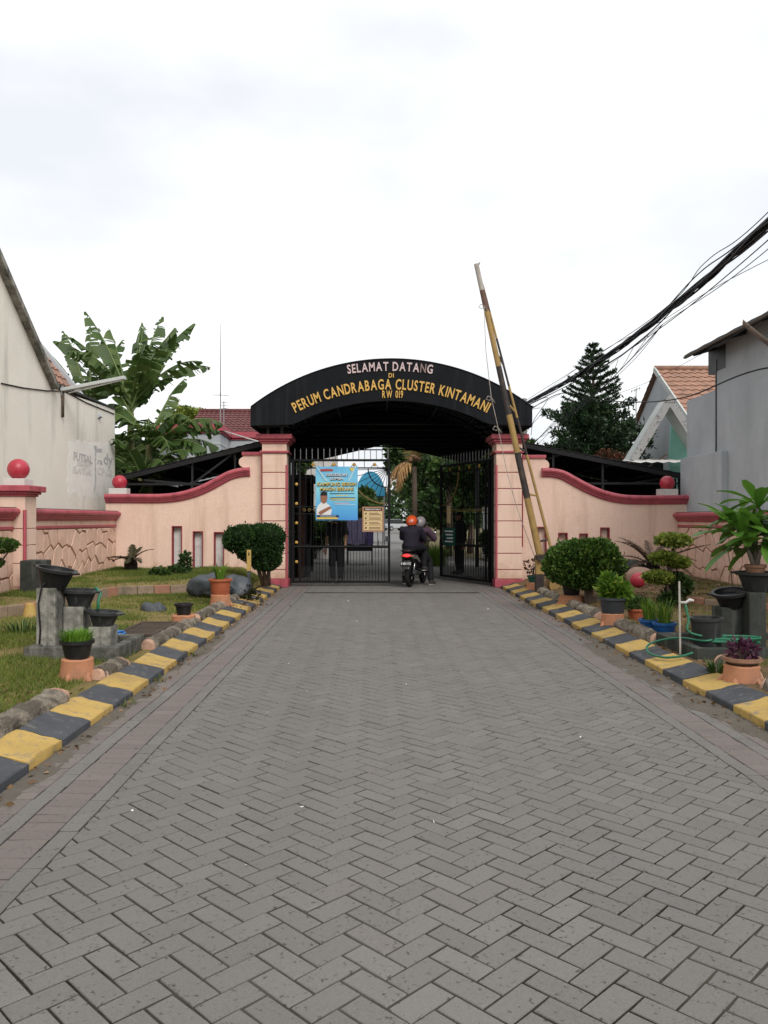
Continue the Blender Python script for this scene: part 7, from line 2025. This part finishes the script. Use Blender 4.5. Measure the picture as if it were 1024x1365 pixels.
        if helmet == 'helmet_o':
            m = MB()
            for z_, hw in ((-.005,.40),(-.035,.34)):
                pts = [c + Mx @ Vector((.129*math.cos(a), .129*1.13*math.sin(a), z_)) for a in np.linspace(R(285-50*hw), R(285+50*hw), 7)]
                m.tube(pts, .013, 5, flat=.4)
            m.build('helmet_mark', M['p_white'], ho, local=True, smooth=True)
    elif hair:
        m = MB(); m.sphere(V['head']+up*.035-fw*.018, (.108,.112,.10), 18, 12); m.jitter(.006, 18, 2); m.build('hair', M['hair'], p, local=True, smooth=True)
    return p
def stand(h=1.7, lean=0.0, arms=((-.25,.02,.80),(.25,.02,.80)), elbows=((-.25,-.03,1.07),(.25,-.03,1.07)), spread=.10):
    k = h/1.72
    J = dict(pelvis=(0,0,.93),waist=(0,0,1.07),chest=(0,.0,1.28),neck=(0,.0,1.49),head=(0,.03,1.61),face=(0,1,-.05),sh_l=(-.185,0,1.40),sh_r=(.185,0,1.40),el_l=elbows[0],el_r=elbows[1],wr_l=arms[0],wr_r=arms[1],
             hip_l=(-.09,0,.90),hip_r=(.09,0,.90),kn_l=(-spread,.02,.49),kn_r=(spread,.02,.49),an_l=(-spread,-.01,.10),an_r=(spread,-.01,.10),toe_l=(-spread-.02,.15,.045),toe_r=(spread+.02,.15,.045))
    return {q: tuple(c*k for c in v) if q != 'face' else v for q, v in J.items()}
# guard behind the closed leaf, hand on the gate rail
gl = Vector((WX(449,18.85), 18.85, 0))
J = stand(1.72, arms=((-.26,.02,.86),(-.30,-.40,.93)), elbows=((-.26,.03,1.10),(-.31,-.16,1.06)))
J.update(sh_l=(-.185,0,1.41), el_l=(-.30,.14,1.12), wr_l=(-.36,.34,.95), el_r=(.25,-.02,1.10), wr_r=(.25,.06,.84))
person('guard in dark shirt behind the closed gate leaf with a hand on its rail', gl, R(180-20), J, 'c_black', 'c_trouser', -.02, sleeve='short', palm=(0,0,-1))
gr_ = Vector((WX(613,22.0), 22.0, 0))
person('person in black standing in shade behind the open gate leaf', gr_, R(110), stand(1.70), 'c_black', 'c_trouser', -.02, palm=(0,1,0))

# ------------------------------------------------------------------ scooter with two riders (built facing +y, then turned)
SC, SR = Vector((WX(546.5,17.75), 17.85, 0)), R(-17)
sc = thing('scooter', 'black scooter with red tail light and plate stopped at the gate', 'scooter', SC, SR)
M['paint_black'] = surf('paint_black', (.012,.012,.014), .22, .15, 6, 60, 0, spec=.55); M['paint_silver'] = surf('paint_silver', (.32,.30,.27), .3, .1, 6, 60, 0, spec=.6, metal=.4)
M['rubber'] = surf('rubber', (.012,.012,.012), .8, .3, 8, 60, .2); M['chrome'] = surf('chrome', (.5,.5,.5), .25, .1, 6, 60, 0, metal=.9); M['seat'] = surf('seat_vinyl', (.015,.015,.016), .6, .2, 8, 60, .15)
t = NT('tail_light'); t.color((.55,.01,.015)); t.b.inputs['Emission Color'].default_value = (1,.03,.03,1); t.b.inputs['Emission Strength'].default_value = 1.2; M['tail'] = t.set(.2, 0, .6)
def wheel(y, r, wd):
    prof = [(r-.075,-wd*.35),(r-.03,-wd*.5),(r-.008,-wd*.35),(r,0),(r-.008,wd*.35),(r-.03,wd*.5),(r-.075,wd*.35)]
    v = []; n = 32; w_ = MB()
    for a_ in range(n):
        a = 2*math.pi*a_/n
        for q in prof: v.append((q[1], y+q[0]*math.cos(a), r+q[0]*math.sin(a)))
    k = len(prof); w_.add(v, [(i*k+j,((i+1)%n)*k+j,((i+1)%n)*k+(j+1)%k,i*k+(j+1)%k) for i in range(n) for j in range(k)])
    wo = thing_part('wheel', sc); ty = w_.build('tyre', M['rubber'], wo, local=True, smooth=True, autos=50)
    m = MB(); ring = [(0, y+(r-.08)*math.cos(a), r+(r-.08)*math.sin(a)) for a in np.linspace(0,2*math.pi,33)]; m.tube(ring, .022, 8, False)
    for j in range(5):
        a = 2*math.pi*j/5; m.beam((0,y,r),(0,y+(r-.09)*math.cos(a),r+(r-.09)*math.sin(a)), .03, .035)
    m.tube([(-.06,y,r),(.06,y,r)], .035, 10); m.build('rim', M['paint_black'], wo, local=True, smooth=True, autos=40)
def thing_part(name, parent):
    o = bpy.data.objects.new(name, None); o.empty_display_size = .05; col.objects.link(o); o.parent = parent; return o
wheel(0.0, .285, .095); wheel(1.26, .285, .085)
m = MB(); m.prism([(-.26,.70),(-.20,.78),(.10,.80),(.50,.74),(.62,.60),(.50,.46),(.30,.40),(.05,.52),(-.16,.60)], 'yz', -.12, .12)
m.build('rear_body', M['paint_black'], sc, local=True, bevel=.045, segs=3, smooth=True, autos=60)
for s in (-1, 1):
    m = MB(); m.prism([(-.24,.68),(-.16,.735),(.2,.70),(.52,.56),(.46,.52),(.15,.62),(-.15,.645)], 'yz', s*.118 if s > 0 else -.132, s*.132 if s > 0 else -.118); m.build('side_trim', M['paint_silver'], sc, local=True, bevel=.006)
m = MB(); m.prism([(-.22,.785),(-.24,.83),(-.05,.86),(.18,.84),(.30,.80),(.55,.795),(.62,.76),(.55,.73),(.10,.79)], 'yz', -.125, .125); m.build('seat', M['seat'], sc, local=True, bevel=.03, segs=3, smooth=True, autos=60)
m = MB(); m.tube([(-.13,-.02,.80),(-.13,-.26,.82),(-.08,-.33,.82),(.08,-.33,.82),(.13,-.26,.82),(.13,-.02,.80)], .013, 8); m.build('grab_rail', M['paint_black'], sc, local=True, smooth=True)
m = MB(); m.sphere((0,-.265,.715), (.085,.035,.035), 14, 8); m.build('tail_light', M['tail'], sc, local=True, smooth=True)
for s in (-1, 1): MB().sphere((s*.115,-.24,.70), (.035,.03,.025), 10, 6).build('indicator', M['terracotta'], sc, local=True, smooth=True)
m = MB(); m.prism([(-.10,.64),(-.27,.60),(-.36,.42),(-.345,.40),(-.25,.55),(-.10,.57)], 'yz', -.07, .07); m.build('rear_mudguard', M['paint_black'], sc, local=True, bevel=.012)
pl = MB().obox((0,-.325,.53), (.25,.008,.115), (R(-16),0,0)).build('number_plate', M['p_black'], sc, local=True, bevel=.003)
me, wd = text_mesh('B 4881 FVZ', .01, .01); me = me.copy(); me.materials.clear(); me.materials.append(M['p_white']); o = bpy.data.objects.new('plate_number', me); col.objects.link(o); o.parent = pl
o.location = (0,-.334,.515); o.rotation_euler = (R(90-16),0,0); o.scale = (.22/wd,.055,.1)
m = MB(); m.sphere((.0,-.30,.445), (.03,.012,.02), 10, 6); m.build('reflector', M['tail'], sc, local=True, smooth=True)
m = MB(); m.tube([(.13,.45,.30),(.15,.25,.30),(.155,-.10,.34),(.155,-.18,.35)], [.03,.04,.055,.045], 12); m.build('exhaust', M['darksteel'], sc, local=True, smooth=True, autos=50)
m = MB(); m.prism([(-.06,.25),(.35,.22),(.48,.33),(.35,.42),(.02,.36)], 'yz', -.15, -.05); m.build('engine_case', M['darksteel'], sc, local=True, bevel=.02)
for s in (-1,1): MB().tube([(s*.085,-.0,.29),(s*.10,.10,.62)], .022, 8).build('shock_absorber', M['chrome'], sc, local=True, smooth=True)
MB().box(-.14,.55,.27,.14,.95,.33).build('floorboard', M['paint_black'], sc, local=True, bevel=.02)
m = MB(); m.prism([(.93,.28),(1.0,.30),(1.16,.85),(1.10,.90),(1.02,.80)], 'yz', -.17, .17); m.build('leg_shield', M['paint_black'], sc, local=True, bevel=.03, segs=2)
for s in (-1,1): MB().tube([(s*.07,1.26,.285),(s*.06,1.12,.75)], .022, 8).build('fork', M['darksteel'], sc, local=True, smooth=True)
m = MB(); m.prism([(1.02,.575),(1.26,.62),(1.5,.48),(1.52,.45),(1.26,.585),(1.04,.54)], 'yz', -.06, .06); m.build('front_mudguard', M['paint_black'], sc, local=True, bevel=.01)
MB().sphere((0,1.05,.98), (.13,.11,.09), 16, 10).build('handlebar_cowl', M['paint_black'], sc, local=True, smooth=True)
m = MB(); m.tube([(-.36,.93,1.02),(-.2,1.02,1.01),(.2,1.02,1.01),(.36,.93,1.02)], .016, 8); m.build('handlebar', M['darksteel'], sc, local=True, smooth=True)
for s in (-1,1):
    mo = MB(); mo.tube([(s*.22,1.0,1.02),(s*.30,1.0,1.18)], .007, 6); mo.sphere((s*.33,1.0,1.20), (.055,.014,.034), 12, 8); mo.build('mirror', M['chrome'], sc, local=True, smooth=True)
# pillion in orange helmet
J = dict(pelvis=(0,.12,.92),waist=(0,.12,1.04),chest=(0,.15,1.20),neck=(0,.19,1.35),head=(-.01,.22,1.435),face=(.1,1,-.1),sh_l=(-.19,.15,1.29),sh_r=(.19,.15,1.29),el_l=(-.25,.28,1.10),el_r=(.27,.28,1.10),wr_l=(-.16,.48,1.04),wr_r=(.18,.48,1.04),
         hip_l=(-.10,.14,.90),hip_r=(.10,.14,.90),kn_l=(-.22,.50,.84),kn_r=(.22,.50,.84),an_l=(-.23,.42,.44),an_r=(.23,.42,.44),toe_l=(-.24,.57,.38),toe_r=(.24,.57,.38))
person('pillion passenger in orange helmet and loose dark purple jacket on the scooter', SC, SR, J, 'c_dark', 'c_trouser', .0, helmet='helmet_o', palm=(1,0,0))
for s in (-1,1): MB().tube([(s*.12,.45,.37),(s*.29,.47,.37)], .016, 8).build('footpeg', M['darksteel'], sc, local=True)
# rider in front, feet on the ground
J = dict(pelvis=(.02,.50,.88),waist=(.04,.51,1.0),chest=(.06,.55,1.17),neck=(.06,.58,1.315),head=(.075,.60,1.405),face=(.6,1,-.05),sh_l=(-.09,.60,1.27),sh_r=(.29,.52,1.26),el_l=(-.25,.74,1.10),el_r=(.40,.66,1.08),wr_l=(-.33,.90,1.05),wr_r=(.36,.88,1.05),
         hip_l=(-.08,.52,.86),hip_r=(.12,.50,.86),kn_l=(-.26,.78,.56),kn_r=(.28,.74,.54),an_l=(-.30,.68,.105),an_r=(.34,.64,.105),toe_l=(-.33,.84,.05),toe_r=(.38,.80,.05))
person('scooter rider in white helmet and mauve top with feet on the ground', SC, SR, J, 'c_mauve', 'c_trouser', .0, helmet='helmet_w', palm=(0,0,-1), shoe_m='shoe')

# ------------------------------------------------------------------ things beyond the gate
cp_ = thing('draped_cart', 'cart draped with pleated lilac cloth behind the gate', 'cart', (-.4,27.1,0))
x0, x1, y0, z1, z0 = WX(461,26.8), WX(498,26.8), 26.8, WZ(691,26.8), WZ(726,26.8)
M['lilac'] = cloth('cloth_lilac', (.52,.46,.72)); M['violet'] = cloth('cloth_violet', (.33,.26,.58))
def pleat(xa, xb, ya, mat, nm, skew=0):
    v = []; n = 48
    for i in range(n+1):
        u = i/n; d = .022*math.sin(u*46)
        for z, q in ((z1,.4),(z0+.02*math.sin(u*9),1.0)): v.append((xa+(xb-xa)*u + skew*(z1-z)*.1, ya+d*q, z))
    m = MB(); m.add(v, [(2*i,2*i+2,2*i+3,2*i+1) for i in range(n)]); m.build(nm, mat, cp_, smooth=True, fix=False)
pleat(x0, x0+(x1-x0)*.72, y0, M['lilac'], 'drape'); pleat(x0+(x1-x0)*.70, x1, y0-.03, M['violet'], 'drape')
MB().box(x0,y0+.03,z1-.03,x1,y0+.8,z1+.01).build('top', M['lilac'], cp_)
MB().box(x0+.02,y0+.05,.45,x1-.02,y0+.78,z1-.031).build('cabinet', M['c_dark'], cp_)
for x in (x0+.05,x1-.05):
    for y in (y0+.1,y0+.7): MB().box(x-.025,y-.025,-.01,x+.025,y+.025,.45).build('leg', M['darksteel'], cp_)
# brown timber post of the guard shelter, blue dome, low white wall
M['brown_post'] = surf('brown_post', (.055,.022,.014), .7, .2, 5, 40, .2)
sh_ = thing('guard_shelter', 'dark guard shelter with brown post behind the closed gate leaf', 'shelter', (-2.2,21.5,0))
MB().box(WX(397,20.6),20.6,-.01,WX(406,20.6),20.75,2.7).build('post', M['brown_post'], sh_)
MB().box(-2.45,20.9,-.01,-1.72,21.6,.85).build('counter', M['c_black'], sh_, bevel=.02)
MB().box(-2.45,20.5,2.55,-1.55,23.4,2.66).build('shelf_beam', M['black_metal'], sh_)
MB().box(-2.45,23.3,-.01,-1.75,23.42,2.55).build('back_panel', M['wall_shade'], sh_)
dm = thing('blue_dome', 'blue domed awning roof far down the street', 'dome', (WX(492,52),52,0))
m = MB(); n = 20; v = []
cxd, rd, zb_ = WX(494,52), .95, WZ(661,52)
for yy in (52.0, 54.0):
    for i in range(n+1):
        a = math.pi*i/n; v.append((cxd+rd*math.cos(a), yy, zb_+1.6*math.sin(a)))
M['dome_blue'] = surf('dome_blue', (.05,.30,.50), .5, .1, 3, 40, .05)
m.add(v, [(i,i+1,n+1+i+1,n+1+i) for i in range(n)] + [tuple(range(n,-1,-1)), tuple(range(n+1,2*n+2))]); m.build('canopy_sheet', M['dome_blue'], dm, smooth=True, autos=40)
for x in (cxd-rd+.05, cxd+rd-.05):
    for yy in (52.1, 53.9): MB().box(x-.05,yy-.05,-.08,x+.05,yy+.05,zb_+.1).build('post', M['steel'], dm)
lw = thing('street_wall', 'low pale street wall beyond the closed gate leaf', 'wall', (-2.8,42,0))
MB().box(-3.2,36,-.08,-3.0,60,.9).build('wall_body', M['white_old'], lw); MB().box(-3.26,36,.9,-2.94,60,1.0).build('coping', M['eave_white'], lw)
hb = thing('street_house', 'pale grey house behind the open gate leaf', 'house', (6.2,31,0))
MB().box(4.55,29.8,-.08,9,33.5,3.1).build('wall', M['eave_white'], hb)
for x in (4.75, 5.6): 
    f_ = MB().box(x,29.74,.9,x+.6,29.80,2.1).build('window', M['white_old'], hb); MB().box(x+.05,29.73,.95,x+.55,29.738,2.05).build('pane', M['tub_water'], f_)
tile_slope('roof_tiles', (4.3,29.4,3.0), (5,0,0), (0,2.2,1.2), 20, 8, hb, M['tile'])
# parked car at the street's end
ca = thing('parked_car', 'small silver-white car parked at the far end of the street', 'car', (WX(527,112),112,0), R(35))
M['car_paint'] = surf('car_paint', (.42,.43,.45), .3, .05, 4, 40, 0, spec=.6); M['car_glass'] = surf('car_glass', (.02,.022,.025), .1, .1, 4, 40, 0, spec=.6)
m = MB(); m.prism([(-2.0,.35),(2.0,.35),(2.05,.75),(1.2,.95),(-1.95,.98),(-2.05,.7)], 'xz', -.82, .82); m.build('body', M['car_paint'], ca, local=True, bevel=.08)
m = MB(); m.prism([(-1.85,.985),(1.15,.96),(.55,1.50),(-1.6,1.55)], 'xz', -.72, .72); m.build('cabin', M['car_glass'], ca, local=True, bevel=.06)
MB().box(-1.5,-.70,1.551,.45,.70,1.60).build('roof', M['car_paint'], ca, local=True, bevel=.02)
for x in (-1.25,1.3):
    for s in (-1,1):
        w_ = MB(); w_.tube([(x,s*.62,.32),(x,s*.84,.32)], .32, 18); wo = w_.build('wheel', M['rubber'], ca, local=True, smooth=True, autos=50); MB().tube([(x,s*.84,.32),(x,s*.85,.32)], .19, 12).build('rim', M['chrome'], wo, local=True)
for s in (-1,1): MB().sphere((2.0,s*.6,.68), (.06,.16,.09), 10, 6).build('headlight', M['p_white'], ca, local=True, smooth=True)
